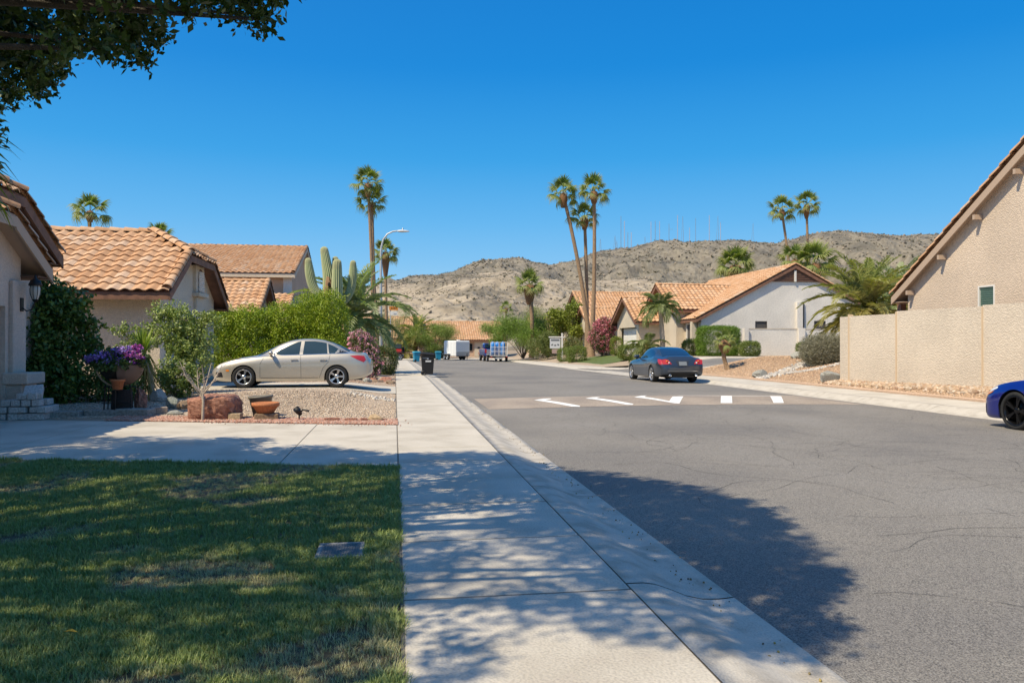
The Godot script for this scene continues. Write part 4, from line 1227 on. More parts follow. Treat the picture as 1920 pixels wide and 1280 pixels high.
func make_plants() -> void:
	rng.seed = 900
	noise.seed = 3
	noise.frequency = 0.6
	var small := sprig(12, 0.05, 0.028, 0.055, 1)
	var mid := sprig(12, 0.075, 0.042, 0.09, 2)
	var big := sprig(12, 0.12, 0.06, 0.14, 3)
	var fine := sprig(22, 0.13, 0.014, 0.2, 4)
	var finer := sprig(26, 0.22, 0.03, 0.3, 5)
	var petal := sprig(7, 0.045, 0.045, 0.025, 6)
	# --- the row of bright green shrubs behind the silver car
	var hg := [[-7.1, 33.6, 2.95, 1.15], [-5.85, 33.5, 2.9, 1.1], [-4.6, 33.7, 3.05, 1.05], [-3.45, 33.6, 3.45, 0.95], [-2.6, 33.2, 3.6, 0.9]]
	var hl := ["leftmost bright green shrub of the hedge row, beside the vented gable", "bright green shrub in the hedge row, second from the vented gable", "bright yellow-green shrub in the middle of the hedge row behind the silver car", "tall bright green shrub below the saguaro in the hedge row", "rightmost and tallest shrub of the hedge row, beside the pale pink bougainvillea"]
	for i in 5:
		var g: Array = hg[i]
		var h: float = g[2]
		bush("hedge_shrub", hl[i], "shrub", P(g[0], left_y(g[0], g[1]), g[1]), [[Vector3(0, h * 0.42, 0), Vector3(g[3], h * 0.45, 1.1), 1100], [Vector3(-0.15, h * 0.72, 0), Vector3(g[3] * 0.85, h * 0.28, 0.95), 760], [Vector3(0.25, h * 0.22, 0.4), Vector3(g[3] * 0.9, h * 0.24, 0.8), 520]], mid, Color(0.15, 0.25, 0.01), Color(0.37, 0.43, 0.02), "bright green hedge row", 0.25, 4)
	# --- dark vine and flowering shrub against the near house
	bush("vine_shrub", "dark leafy vine growing up the corner of the nearest house", "shrub", P(-7.9, 0.1, 18.6), [[Vector3(0, 2.0, 0), Vector3(0.55, 0.9, 0.6), 420], [Vector3(0.25, 1.2, 0.3), Vector3(0.75, 0.8, 0.7), 420], [Vector3(0.6, 2.05, 0), Vector3(0.5, 0.55, 0.5), 170], [Vector3(1.05, 1.75, 0), Vector3(0.3, 0.14, 0.2), 22], [Vector3(1.0, 1.2, 0.0), Vector3(0.4, 0.35, 0.3), 70], [Vector3(0.4, 0.5, 0.4), Vector3(0.8, 0.55, 0.6), 330], [Vector3(0.1, 2.75, 0), Vector3(0.3, 0.3, 0.3), 40]], big, Color(0.055, 0.11, 0.02), Color(0.13, 0.21, 0.035), "", 0.4, 5)
	bush("lantana", "loose green shrub with small pale pink flowers beside the dark vine", "shrub", P(-6.55, 0.1, 18.5), [[Vector3(0, 0.45, 0), Vector3(0.65, 0.5, 0.5), 330], [Vector3(-0.7, 0.35, 0.2), Vector3(0.55, 0.4, 0.4), 240], [Vector3(0.3, 0.85, -0.1), Vector3(0.4, 0.35, 0.3), 130], [Vector3(0.62, 0.3, 0.1), Vector3(0.35, 0.32, 0.3), 130]], mid, Color(0.07, 0.12, 0.022), Color(0.15, 0.22, 0.045), "", 0.5, 5, [46, petal, Color(0.7, 0.42, 0.45), Color(0.75, 0.6, 0.55), 0.1])
	# --- the big loose shrub and the yucca before the beige house
	bush("desert_shrub", "large loose grey-green shrub in front of the vented gable, right of the yucca", "shrub", P(-5.5, 0.15, 20.3), [[Vector3(0.2, 1.55, 0), Vector3(0.85, 0.55, 0.6), 420], [Vector3(0.0, 2.05, 0), Vector3(0.65, 0.28, 0.5), 130], [Vector3(0.5, 1.05, 0.2), Vector3(0.7, 0.55, 0.5), 380], [Vector3(-0.75, 1.3, 0.1), Vector3(0.5, 0.35, 0.4), 90], [Vector3(-1.1, 1.6, 0.1), Vector3(0.4, 0.16, 0.2), 26], [Vector3(0.85, 1.85, 0), Vector3(0.42, 0.3, 0.4), 80], [Vector3(0.2, 0.5, 0.4), Vector3(0.65, 0.45, 0.5), 240]], small, Color(0.20, 0.265, 0.055), Color(0.36, 0.42, 0.13), "", 0.7, 9, [], Vector2(1.0, 1.7))
	bush("lantana", "low rounded shrub with pale flowers at the foot of the large loose shrub", "shrub", P(-4.95, 0.15, 19.0), [[Vector3(0, 0.4, 0), Vector3(0.5, 0.45, 0.4), 340]], small, Color(0.13, 0.19, 0.04), Color(0.24, 0.29, 0.07), "", 0.5, 4, [26, petal, Color(0.7, 0.5, 0.45), Color(0.75, 0.65, 0.5), 0.1], Vector2(1.0, 1.6))
	yucca()
	# --- palms, cactus, bougainvillea beyond the second driveway
	saguaro()
	for e in [[1.45, 0.9], [1.2, 1.1], [0.95, 1.3], [0.7, 1.45], [0.4, 1.5], [0.1, 1.4], [-0.25, 1.1]]: date_leaves.append(feather_frond(int(e[0] * 100 + 200), e[0], e[1], 2.6, 0.42, Color(0.34, 0.385, 0.21), 0.35, 44))
	var sunny := []
	for e in [[1.45, 0.9], [1.2, 1.1], [0.95, 1.3], [0.7, 1.45], [0.4, 1.5], [0.1, 1.4], [-0.25, 1.1]]: sunny.append(feather_frond(int(e[0] * 100 + 300), e[0], e[1], 2.6, 0.42, mixc(Color(0.33, 0.36, 0.115), Color(0.46, 0.38, 0.16), 0.9 - e[0] * 0.6), 0.35, 44))
	for e in [[1.3, 1.5], [1.0, 1.9], [0.75, 2.1], [0.4, 2.1], [0.0, 1.6]]: queen_leaves.append(feather_frond(int(e[0] * 100 + 700), e[0], e[1], 2.0, 0.42, Color(0.22, 0.255, 0.10), -0.2, 34))
	rng.seed = 31
	feather_palm("date_palm", "broad grey-green date palm with arching fronds beside the saguaro and street lamp", "", P(-1.95, left_y(-1.9, 39.6), 39.6), 2.5, 0.34, 0.38, 54, 1.3, date_leaves, M.palm_boot)
	bush("bougainvillea", "pale pink flowering bougainvillea at the tail of the silver car", "shrub", P(-1.15, left_y(-1, 30.6), 30.6), [[Vector3(0.0, 0.95, 0), Vector3(0.62, 0.75, 0.5), 300], [Vector3(-0.2, 1.45, 0), Vector3(0.45, 0.4, 0.35), 130], [Vector3(0.25, 0.45, 0.1), Vector3(0.5, 0.42, 0.4), 170]], mid, Color(0.075, 0.11, 0.025), Color(0.15, 0.17, 0.05), "", 0.4, 5, [420, sprig(9, 0.055, 0.05, 0.05, 16), Color(0.70, 0.27, 0.43), Color(0.80, 0.46, 0.55), 0.12])
	clipped("round clipped shrub beside the left pavement, past the street lamp", P(-0.42, left_y(-0.4, 36.0), 36.0), Vector3(0.95, 1.3, 1.0), 620, Color(0.075, 0.10, 0.025), Color(0.13, 0.15, 0.04), mid, "", 2.6)
	# --- far left fan palms
	rng.seed = 50
	fan_palm("leftmost fan palm, its round crown above the vented house's ridge", "", P(-27.4, 0, 75), P(-27.35, 13.3, 75), 0.3, 0.2, 1.15, 20)
	fan_palm("fan palm whose crown just clears the tile roof above the gable vent", "", P(-22.5, 0, 79), P(-22.5, 11.7, 79), 0.3, 0.2, 0.95, 18)
	fan_palm("taller of the twin fan palms rising behind the saguaro", "twin fan palms", P(-2.2, 0, 81.3), P(-2.75, 17.9, 81.3), 0.32, 0.21, 1.15, 22, 0.8)
	fan_palm("shorter of the twin fan palms rising behind the saguaro, its crown below the other", "twin fan palms", P(-1.7, 0, 82.2), P(-2.35, 16.1, 82.2), 0.32, 0.2, 1.1, 18, 0.5)
	fan_palm("shaggy fan palm seen just right of the street lamp post, with hanging dead leaves", "", P(-0.8, 0, 89), P(-1.05, 11.7, 89), 0.28, 0.22, 1.0, 26, 1.6)
	# --- the trio in front of the houses on the right
	fan_palm("left palm of the tall trio, its trunk leaning left", "trio of tall fan palms", P(17.55, right_y(17.5, 68.1), 68.1), P(15.1, 14.9, 68.5), 0.36, 0.2, 1.0, 20, 0.7, 0.35)
	fan_palm("middle and shortest palm of the tall trio", "trio of tall fan palms", P(17.45, right_y(17.5, 69.2), 69.2), P(17.25, 12.9, 69.2), 0.33, 0.19, 1.0, 20, 0.6)
	fan_palm("right palm of the tall trio, its trunk straight", "trio of tall fan palms", P(17.35, right_y(17.3, 67.1), 67.1), P(17.6, 14.9, 67.1), 0.36, 0.19, 1.0, 20, 0.6)
	fan_palm("short fan palm with a thick shaggy trunk above the mesquite, before the hillside", "", P(14.2, 0, 80.0), P(14.0, 7.5, 80.0), 0.3, 0.3, 1.05, 22, 1.2)
	fan_palm("tiny distant fan palm at the foot of the hill", "", P(21.3, 0, 148), P(21.3, 8.3, 148), 0.25, 0.18, 1.0, 14)
	fan_palm("left of two slender fan palms above the grey house's gable, leaning", "", P(48.9, 0, 89), P(47.1, 17.8, 89), 0.3, 0.2, 1.15, 20, 0.7, 0.3)
	fan_palm("right of two slender fan palms above the grey house's gable, upright", "", P(51.8, 0, 91), P(51.5, 18.9, 91), 0.3, 0.2, 1.15, 20, 1.0)
	fan_palm("bushy fan palm crown rising behind the long slope of the grey house's roof", "", P(34, 0.5, 73.7), P(34.0, 9.2, 73.7), 0.4, 0.35, 1.3, 32, 1.2)
	fan_palm("fan palm crown just right of the grey house's gable peak", "", P(34.4, 0.5, 59.5), P(34.4, 7.9, 59.5), 0.3, 0.28, 1.25, 24, 0.9)
	fan_palm("second fan palm crown behind the one right of the gable peak", "", P(33.2, 0.5, 60.5), P(33.2, 8.3, 60.5), 0.25, 0.2, 1.0, 14, 0.5)
	rng.seed = 64
	feather_palm("date_palm", "large yellow-green date palm leaning over the tan block wall's far end", "", P(20.2, right_y(20, 30.4), 31.0), 2.2, 0.34, 0.36, 56, 1.12, sunny, M.palm_boot)
	feather_palm("date_palm", "darker date palm behind the first, against the tan house's eave", "", P(26.3, 0.5, 37.6), 3.0, 0.3, 0.34, 46, 1.05, date_leaves, M.palm_boot)
	feather_palm("date_palm", "date palm with green fronds behind the mesquite at the end of the street", "", P(2.6, -0.4, 100.5), 3.0, 0.3, 0.3, 40, 1.25, sunny, M.palm_boot)
	feather_palm("date_palm", "small bright date palm at the pavement's far end behind the first blue bin", "", P(1.2, -0.4, 99.6), 0.6, 0.25, 0.25, 30, 0.95, sunny, M.palm_boot)
	rng.seed = 71
	feather_palm("queen_palm", "slender queen palm with drooping fronds before the grey house's entry", "", P(17.85, right_y(17.8, 49.9), 49.9), 3.3, 0.17, 0.14, 26, 0.98, queen_leaves, M.pale_bark)
	feather_palm("queen_palm", "low young palm left of the queen palm, by the white garage", "", P(16.9, right_y(17, 50.5), 50.5), 0.8, 0.09, 0.08, 14, 0.95, queen_leaves, M.bark)
	fan_palm("short stub palm with a shaggy trunk and sparse fronds on the gravel berm", "", P(15.35, right_y(15.35, 34.1), 34.1), P(15.2, right_y(15.35, 34.1) + 1.15, 34.1), 0.13, 0.14, 0.36, 14, 0.25)
	# --- clipped shrubs on the right
	var gd := Color(0.10, 0.145, 0.02)
	var gl := Color(0.19, 0.235, 0.04)
	clipped("big square clipped hedge block beside the grey house's corner", P(21.1, 0.6, 48.4), Vector3(2.6, 1.95, 1.5), 3000, Color(0.095, 0.185, 0.015), Color(0.17, 0.265, 0.025), mid, "", 7.0, "clipped_hedge")
	clipped("rounded clipped shrub in front of the grey wall, left one", P(22.6, 0.62, 46.9), Vector3(1.2, 0.95, 1.1), 700, gd, gl, mid, "clipped shrubs by the grey wall", 3.0)
	clipped("rounded clipped shrub in front of the grey wall, right one next to the silvery shrub", P(26.6, 0.62, 47.0), Vector3(1.15, 0.9, 1.1), 700, gd, gl, mid, "clipped shrubs by the grey wall", 3.0)
	clipped("domed clipped shrub under the grey house's entry windows, behind the grey car", P(20.2, 0.6, 50.4), Vector3(1.5, 1.15, 1.3), 800, gd, gl, mid, "", 2.6)
	clipped("low boxy clipped hedge left of the grey car's roof", P(17.3, right_y(17.3, 54), 54.0), Vector3(2.5, 0.95, 1.2), 1300, Color(0.10, 0.14, 0.015), Color(0.17, 0.21, 0.03), mid, "", 6.0, "clipped_hedge")
	clipped("clipped shrub under the yard sign, left of its neighbour", P(14.9, right_y(14.9, 66), 66.5), Vector3(1.45, 1.15, 1.3), 600, gd, gl, mid, "clipped shrubs by the yard sign", 4.0)
	clipped("larger clipped shrub right of the yard sign, at the grass tongue", P(15.0, right_y(15, 63), 63.0), Vector3(1.6, 1.3, 1.4), 700, gd, gl, mid, "clipped shrubs by the yard sign", 4.0)
	clipped("small yellow-green clipped shrub against the white garage's left jamb", P(18.1, 0.5, 61.8), Vector3(0.95, 1.5, 0.9), 420, Color(0.13, 0.17, 0.015), Color(0.2, 0.23, 0.03), mid, "", 3.0)
	clipped("low grey-green shrub between the tall palms and the pink bush", P(18.3, 0.5, 65.6), Vector3(1.4, 0.7, 1.0), 420, Color(0.14, 0.17, 0.1), Color(0.2, 0.23, 0.14), mid, "", 2.6)
	clipped("silvery grey rounded shrub at the near end of the tan block wall", P(17.9, right_y(17.9, 30.5), 30.2), Vector3(1.75, 1.15, 1.5), 1700, Color(0.20, 0.19, 0.13), Color(0.30, 0.28, 0.20), fine, "", 2.2)
	bush("bougainvillea", "deep pink flowering bush against the cream garage, right of the tall palms", "shrub", P(17.6, 0.45, 64.4), [[Vector3(0, 1.4, 0), Vector3(1.2, 1.15, 1.0), 500], [Vector3(0.2, 2.5, 0), Vector3(0.95, 0.75, 0.8), 250]], big, Color(0.07, 0.09, 0.02), Color(0.12, 0.13, 0.04), "", 0.4, 6, [800, sprig(10, 0.09, 0.07, 0.12, 17), Color(0.56, 0.12, 0.19), Color(0.68, 0.27, 0.33), 0.1])
	# --- trees beyond
	desert_tree("mesquite_tree", "bright green feathery mesquite before the end house, left of the white trailer", P(4.6, -0.35, 100.2), 5.0, 8.0, 8, 1500, Color(0.15, 0.225, 0.03), Color(0.25, 0.31, 0.06), finer, 101)
	desert_tree("mesquite_tree", "bright green low mesquite right of the blue truck, with dark forked trunks", P(13.6, 0.05, 82.0), 4.6, 8.0, 9, 1800, Color(0.135, 0.235, 0.02), Color(0.22, 0.31, 0.045), finer, 102, 0.3)
	desert_tree("palo_verde_tree", "pale grey-green open palo verde behind the yard sign", P(16.9, 0.2, 86.0), 6.0, 8.5, 8, 900, Color(0.24, 0.275, 0.10), Color(0.34, 0.36, 0.15), finer, 103, 0.3, 0.8)
	desert_tree("palo_verde_tree", "pale sparse palo verde at the far left behind the orange street sign", P(-0.6, -0.3, 101.0), 6.6, 5.5, 7, 500, Color(0.24, 0.275, 0.10), Color(0.34, 0.36, 0.15), finer, 104, 0.35, 0.8)
	desert_tree("leafy_tree", "yellow-green leafy tree between the yard sign and the tall trio of palms", P(18.2, 0.4, 79.0), 5.8, 5.2, 7, 1300, Color(0.15, 0.20, 0.015), Color(0.27, 0.295, 0.04), sprig(14, 0.3, 0.1, 0.3, 8), 105, 0.2)
	rng.seed = 110
	bush("desert_shrub", "round olive shrub right of the low mesquite's trunks", "shrub", P(14.6, 0.15, 76.0), [[Vector3(0, 1.0, 0), Vector3(1.7, 1.15, 1.5), 620], [Vector3(0.6, 1.9, 0), Vector3(1.0, 0.8, 1.0), 200]], big, Color(0.10, 0.135, 0.025), Color(0.17, 0.20, 0.05), "", 0.4, 4)
	bush("desert_shrub", "olive shrub with orange flowers right of the yard sign", "shrub", P(16.6, 0.3, 72.0), [[Vector3(0, 0.9, 0), Vector3(1.6, 0.9, 1.2), 420]], big, Color(0.12, 0.14, 0.03), Color(0.19, 0.2, 0.06), "", 0.5, 4, [40, petal, Color(0.7, 0.25, 0.03), Color(0.7, 0.35, 0.05), 0.1])
	bush("aloe_clump", "pale spiky clump between the two blue bins", "shrub", P(5.4, -0.4, 99.5), [[Vector3(0, 0.7, 0), Vector3(1.8, 0.8, 0.8), 320]], sprig(14, 0.4, 0.06, 0.2, 9), Color(0.17, 0.20, 0.10), Color(0.25, 0.27, 0.15), "", 0.4, 3)
	bush("desert_shrub", "dark shrub behind the bougainvillea, under the date palm's fronds", "shrub", P(-1.9, 0.1, 36.0), [[Vector3(0, 0.7, 0), Vector3(1.2, 0.8, 0.7), 420]], mid, Color(0.05, 0.08, 0.015), Color(0.11, 0.14, 0.03), "", 0.4, 4)
	bush("desert_shrub", "tall shrub filling the yard below the twin palms on the left", "shrub", P(-2.2, 0.05, 46.0), [[Vector3(0, 1.2, 0), Vector3(1.7, 1.4, 1.4), 700]], big, Color(0.06, 0.09, 0.02), Color(0.12, 0.15, 0.04), "", 0.4, 4)

func yucca() -> void:
	rng.seed = 21
	var o := thing("yucca", "slender yucca with a pale trunk, bright spiky top and a skirt of dry leaves", "plant", P(-5.55, 0.12, 18.6))
	var st := mb()
	tube(st, [Vector3(0.1, -0.05, 0), Vector3(0.09, 0.4, 0), Vector3(0.0, 0.8, 0), Vector3(-0.08, 1.05, 0)], [0.07, 0.055, 0.05, 0.04], 8)
	obj("trunk", st, M.pale_bark, o)
	for i in 70:
		var el := R(0.65, 1.5)
		var az := R(0, TAU)
		var d := Vector3(cos(az) * cos(el), sin(el), sin(az) * cos(el))
		var sd := d.cross(Vector3.UP).normalized() * 0.014
		var l := R(0.5, 0.78)
		st = mb()
		flat(st)
		var b := Vector3(-0.08, 1.05, 0)
		st.set_color(mixc(Color(0.22, 0.32, 0.04), Color(0.36, 0.42, 0.08), rng.randf()))
		quad(st, b - sd, b + sd, b + d * l * 0.55 + sd * 1.1, b + d * l * 0.55 - sd * 1.1)
		tri(st, b + d * l * 0.55 - sd * 1.1, b + d * l * 0.55 + sd * 1.1, b + d * l + Vector3.DOWN * 0.03)
		obj("leaf", st, M.frond, o)
	st = mb()
	flat(st)
	for i in 190:
		var az := R(0, TAU)
		var y := R(0.3, 1.05)
		var b := Vector3(-0.03 + cos(az) * 0.05, y, sin(az) * 0.05)
		var d := Vector3(cos(az) * R(0.15, 0.7), -1.0, sin(az) * R(0.15, 0.6)).normalized()
		var sd := d.cross(Vector3(sin(az), 0.2, cos(az))).normalized() * 0.013
		st.set_color(mixc(Color(0.36, 0.28, 0.10), Color(0.24, 0.22, 0.06), rng.randf()))
		quad(st, b - sd, b + sd, b + d * R(0.3, 0.6) + sd * 0.3, b + d * R(0.3, 0.6) - sd * 0.3)
	obj("dry_leaves", st, M.frond, o).set_meta("kind", "stuff")

# ---------------------------------------------------------------- lawn and gravel
func make_lawn() -> void:
	rng.seed = 202
	var tufts := []
	for v in 3:
		var st := mb()
		flat(st)
		for i in 11:
			var az := R(0, TAU)
			var b := Vector3(R(-0.022, 0.022), 0, R(-0.022, 0.022))
			var l := R(0.028, 0.05)
			var lean := R(0.2, 1.0)
			var d := Vector3(cos(az) * lean, 1.0, sin(az) * lean).normalized()
			var sd := Vector3(-sin(az), 0, cos(az)) * 0.0016
			var m := b + d * l * 0.6
			var e := b + d * l + Vector3(cos(az), -0.25, sin(az)) * l * 0.3 * lean
			quad(st, b - sd, b + sd, m + sd * 0.8, m - sd * 0.8)
			tri(st, m - sd * 0.8, m + sd * 0.8, e)
		st.generate_normals()
		tufts.append(st.commit())
	var fn := FastNoiseLite.new()
	fn.seed = 9
	fn.frequency = 0.55
	fn.fractal_octaves = 4
	var pl := [[], [], []]
	var tn := [[], [], []]
	for zone in [[-6.6, 0.035, 2.6, 5.6, 44000], [-7.5, 0.035, 5.6, 10.9, 46000]]:
		for i in zone[4]:
			var x := R(zone[0], zone[1])
			var s := R(zone[2], zone[3])
			if s > lawn_edge(x) + 0.01: continue
			var dry := smoothstep(0.08, 0.42, fn.get_noise_2d(x, s) + 0.42 * exp(-pow((x + 0.35) / 0.35, 2) - pow((s - 3.4) / 0.5, 2)) + 0.2 * exp(-pow((x + 3.0) / 0.9, 2) - pow((s - 4.3) / 0.7, 2)))
			if dry > 0.6 and rng.randf() < 0.5: continue
			if absf(x + 0.36) < 0.17 and absf(s - 5.32) < 0.2: continue
			var c := mixc(mixc(Color(0.20, 0.265, 0.07), Color(0.28, 0.34, 0.10), rng.randf()), Color(0.55, 0.48, 0.27), dry * R(0.45, 1.0) if rng.randf() < 0.35 + dry else 0.0)
			var v := rng.randi() % 3
			var k := R(0.75, 1.25) * (1.0 - 0.35 * dry) * (1.35 if x > -0.1 or s > lawn_edge(x) - 0.12 else 1.0)
			pl[v].append(Transform3D(Basis(Vector3.UP, R(0, TAU)).scaled(Vector3(k, k, k)), P(x, -0.012, s)))
			tn[v].append(c * R(0.8, 1.2))
	var lawn := thing("lawn", "shaded front lawn of mown grass with dry straw patches", "lawn")
	lawn.set_meta("kind", "stuff")
	for v in 3: scatter("grass", lawn, tufts[v], M.leaf, pl[v], tn[v])
	# gravel, stone by stone where single stones show
	var stones := []
	for v in 3: stones.append(rock_mesh(Vector3(1, 0.75, 0.85), 40 + v, 1, 0.5))
	var bed := func(called, label, n, where: Callable, size: Vector2, cols: Array):
		var pp := [[], [], []]
		var tt := [[], [], []]
		for i in n:
			var p = where.call()
			if p == null: continue
			var v := rng.randi() % 3
			pp[v].append(Transform3D(rand_basis(R(size.x, size.y)), p))
			tt[v].append(mixc(cols[rng.randi() % cols.size()], cols[rng.randi() % cols.size()], rng.randf()) * R(0.7, 1.2))
		var o := thing(called, label, "gravel")
		o.set_meta("kind", "stuff")
		for v in 3: scatter("stones", o, stones[v], M.stone, pp[v], tt[v])
	bed.call("tan_gravel", "tan gravel yard between the two driveways", 42000, func():
		var x := R(-8.6, 0.02)
		var s := drive_far(maxf(x, -5.2)) + 0.6 + (21.85 - drive_far(maxf(x, -5.2)) - 0.6) * pow(rng.randf(), 1.4)
		return P(x, left_y(x, s), s), Vector2(0.018, 0.042), [Color(0.48, 0.39, 0.30), Color(0.58, 0.49, 0.39), Color(0.36, 0.275, 0.21), Color(0.50, 0.38, 0.29)])
	bed.call("tan_gravel", "tan gravel bed beyond the second driveway, by the rock row", 9000, func():
		var x := R(-6.4, 0.02)
		var s := R(25.65, 36.0)
		return P(x, left_y(x, s), s), Vector2(0.025, 0.05), [Color(0.44, 0.34, 0.25), Color(0.5, 0.36, 0.27), Color(0.38, 0.25, 0.19)])
	bed.call("red_gravel", "strip of red gravel along the edge of the near driveway", 9000, func():
		var x := R(-5.2, 0.05)
		var s := drive_far(x) + 0.03 + R(0, 1.0) * rng.randf_range(0.6, 1.0)
		return P(x, left_y(x, s) + 0.012, s), Vector2(0.022, 0.05), [Color(0.40, 0.20, 0.14), Color(0.50, 0.29, 0.22), Color(0.33, 0.15, 0.11), Color(0.52, 0.38, 0.31)])
	bed.call("orange_gravel", "orange-brown gravel on the corner berm across the street", 38000, func():
		var x := 14.15 + 9.0 * pow(rng.randf(), 1.2)
		var s := R(9.0, 37.8)
		if x > 15.2 + (24.6 - s) * 0.095 - 0.02 and s < 24.6: return null
		if s > 38.4 - 3.2 * pow(clampf(1.0 - (x - 14.1) / 2.6, 0, 1), 1.5): return null
		return P(x, right_y(x, s), s), Vector2(0.03, 0.075), [Color(0.47, 0.32, 0.21), Color(0.56, 0.41, 0.28), Color(0.37, 0.24, 0.155), Color(0.51, 0.35, 0.23)])
	bed.call("river_rock", "band of grey and white river rock running up the corner berm", 1500, func():
		var t := rng.randf()
		var x := 14.2 + 8.5 * t
		var s := 28.7 + 6.6 * t + rng.randfn() * (0.16 + 0.3 * t)
		return P(x, right_y(x, s) + 0.02, s), Vector2(0.07, 0.19), [Color(0.42, 0.39, 0.36), Color(0.55, 0.52, 0.48), Color(0.3, 0.28, 0.27), Color(0.5, 0.42, 0.33)])
	bed.call("river_rock", "thin scatter of pale river rock lower on the berm towards the block wall", 420, func():
		var t := rng.randf()
		var x := 15.3 + 3.0 * t
		var s := 29.6 - 2.6 * t + rng.randfn() * 0.13
		return P(x, right_y(x, s) + 0.015, s), Vector2(0.06, 0.14), [Color(0.5, 0.47, 0.43), Color(0.4, 0.34, 0.29)])
	bed.call("broken_rock", "heap of broken brown rock along the foot of the tan block wall", 4200, func():
		var s := R(9.0, 24.8)
		var x := 15.2 + (24.6 - s) * 0.095 - absf(rng.randfn()) * 0.35
		if x < 14.2: return null
		return P(x, right_y(x, s) + 0.02, s), Vector2(0.06, 0.17), [Color(0.42, 0.30, 0.20), Color(0.52, 0.43, 0.34), Color(0.33, 0.21, 0.14), Color(0.5, 0.36, 0.24)])
	bed.call("gutter_grit", "grit and leaf litter lying in the left gutter", 260, func():
		var s := R(2.8, 22.0)
		var x := 1.86 + rng.randfn() * 0.07
		return P(x, -0.112, s), Vector2(0.006, 0.02), [Color(0.12, 0.1, 0.07), Color(0.3, 0.22, 0.12), Color(0.4, 0.3, 0.1)])
	bed.call("stray_gravel", "stray red stones kicked onto the pavement and driveway edge", 60, func():
		var x := R(-3.5, 0.35)
		var s := drive_far(minf(x, 0.0)) - absf(rng.randfn()) * 0.12 + (R(0.0, 1.0) if x > 0.03 else 0.0)
		return P(x, 0.004, s), Vector2(0.012, 0.035), [Color(0.40, 0.20, 0.14), Color(0.50, 0.29, 0.22), Color(0.3, 0.2, 0.16)])
	bed.call("white_gravel", "scatter of white stones in the tan gravel by the pavement", 130, func():
		var x := R(-1.15, 0.0)
		var s := 20.1 - (x + 1.1) * 1.0 + rng.randfn() * 0.32
		return P(x, left_y(x, s) + 0.02, s), Vector2(0.04, 0.1), [Color(0.55, 0.51, 0.46), Color(0.42, 0.36, 0.3)])

# ---------------------------------------------------------------- the tree overhead
func make_canopy() -> void:
	rng.seed = 303
	var base := P(-6.4, 0, 4.2)
	var o := thing("shade_tree", "large dark broad-leaved tree overhanging the lawn, seen at the upper left", "tree", base)
	var st := mb()
	tube(st, [Vector3(0, -0.1, 0), Vector3(0.05, 1.2, 0), Vector3(-0.05, 2.6, 0.05)], [0.34, 0.26, 0.24], 12)
	obj("trunk", st, M.dark_bark, o)
	var leaf := sprig(11, 0.085, 0.044, 0.1, 14)
	var pl := []
	var k := 0
	for c in CROWN:
		var at := P(c[0], c[1], c[2]) - base
		var r: float = c[3]
		var n := int((520.0 if c[0] + 0.61 * c[1] > 1.5 or c[2] + 0.39 * c[1] > 9.0 else 360.0) * r * r) + 8
		for i in n:
			var d := Vector3(rng.randfn(), rng.randfn(), rng.randfn()).normalized()
			pl.append(Transform3D(rand_basis(R(0.8, 1.15) * (0.85 if r < 0.26 else 1.0)), at + d * r * pow(rng.randf(), 0.45)))
		if r > 0.55 and k % 5 == 0 or r < 0.3 and k % 3 == 0:
			var from := Vector3(-0.05, 2.5, 0.05)
			st = mb()
			var m := from.lerp(at, 0.5) + Vector3(R(-0.4, 0.4), R(0.0, 0.5), R(-0.4, 0.4))
			tube(st, [from, from.lerp(m, 0.5) + Vector3(0, 0.15, 0), m, at], [0.12, 0.085, 0.05, 0.012], 6)
			obj("limb", st, M.dark_bark, o)
		k += 1
	scatter("crown", o, leaf, M.leaf, pl, tints(pl.size(), Color(0.03, 0.065, 0.012), Color(0.075, 0.125, 0.02)))
	# the spiky palm whose leaf tips reach in at the left edge
	rng.seed = 305
	var palm := thing("fan_palm", "spiky palm at the left edge of the picture, only its leaf tips in view", "palm tree", P(-5.24, 0, 8.6))
	st = mb()
	tube(st, [Vector3(0, -0.1, 0), Vector3(0, 1.5, 0), Vector3(0, 3.25, 0)], [0.2, 0.17, 0.16], 10)
	obj("trunk", st, M.palm_bark, palm)
	for i in 26:
		var t := (i + 0.5) / 26.0
		var f := mi("frond", fans[clampi(int(t * 4.0), 0, 2)], M.frond, palm)
		f.basis = (Basis(Vector3.UP, 2.39996 * i) * Basis(Vector3.RIGHT, -lerpf(1.3, -0.5, t))).scaled(Vector3.ONE * R(0.75, 0.88))
		f.position = Vector3(0, 3.3, 0)

# ---------------------------------------------------------------- hills
func table(t: Array, u: float) -> float:
	for i in t.size() - 1:
		if u <= t[i + 1][0]:
			var k := clampf((u - t[i][0]) / (t[i + 1][0] - t[i][0]), 0.0, 1.0)
			return lerpf(t[i][1], t[i + 1][1], k * k * (3.0 - 2.0 * k) * 0.5 + k * 0.5)
	return t[-1][1]

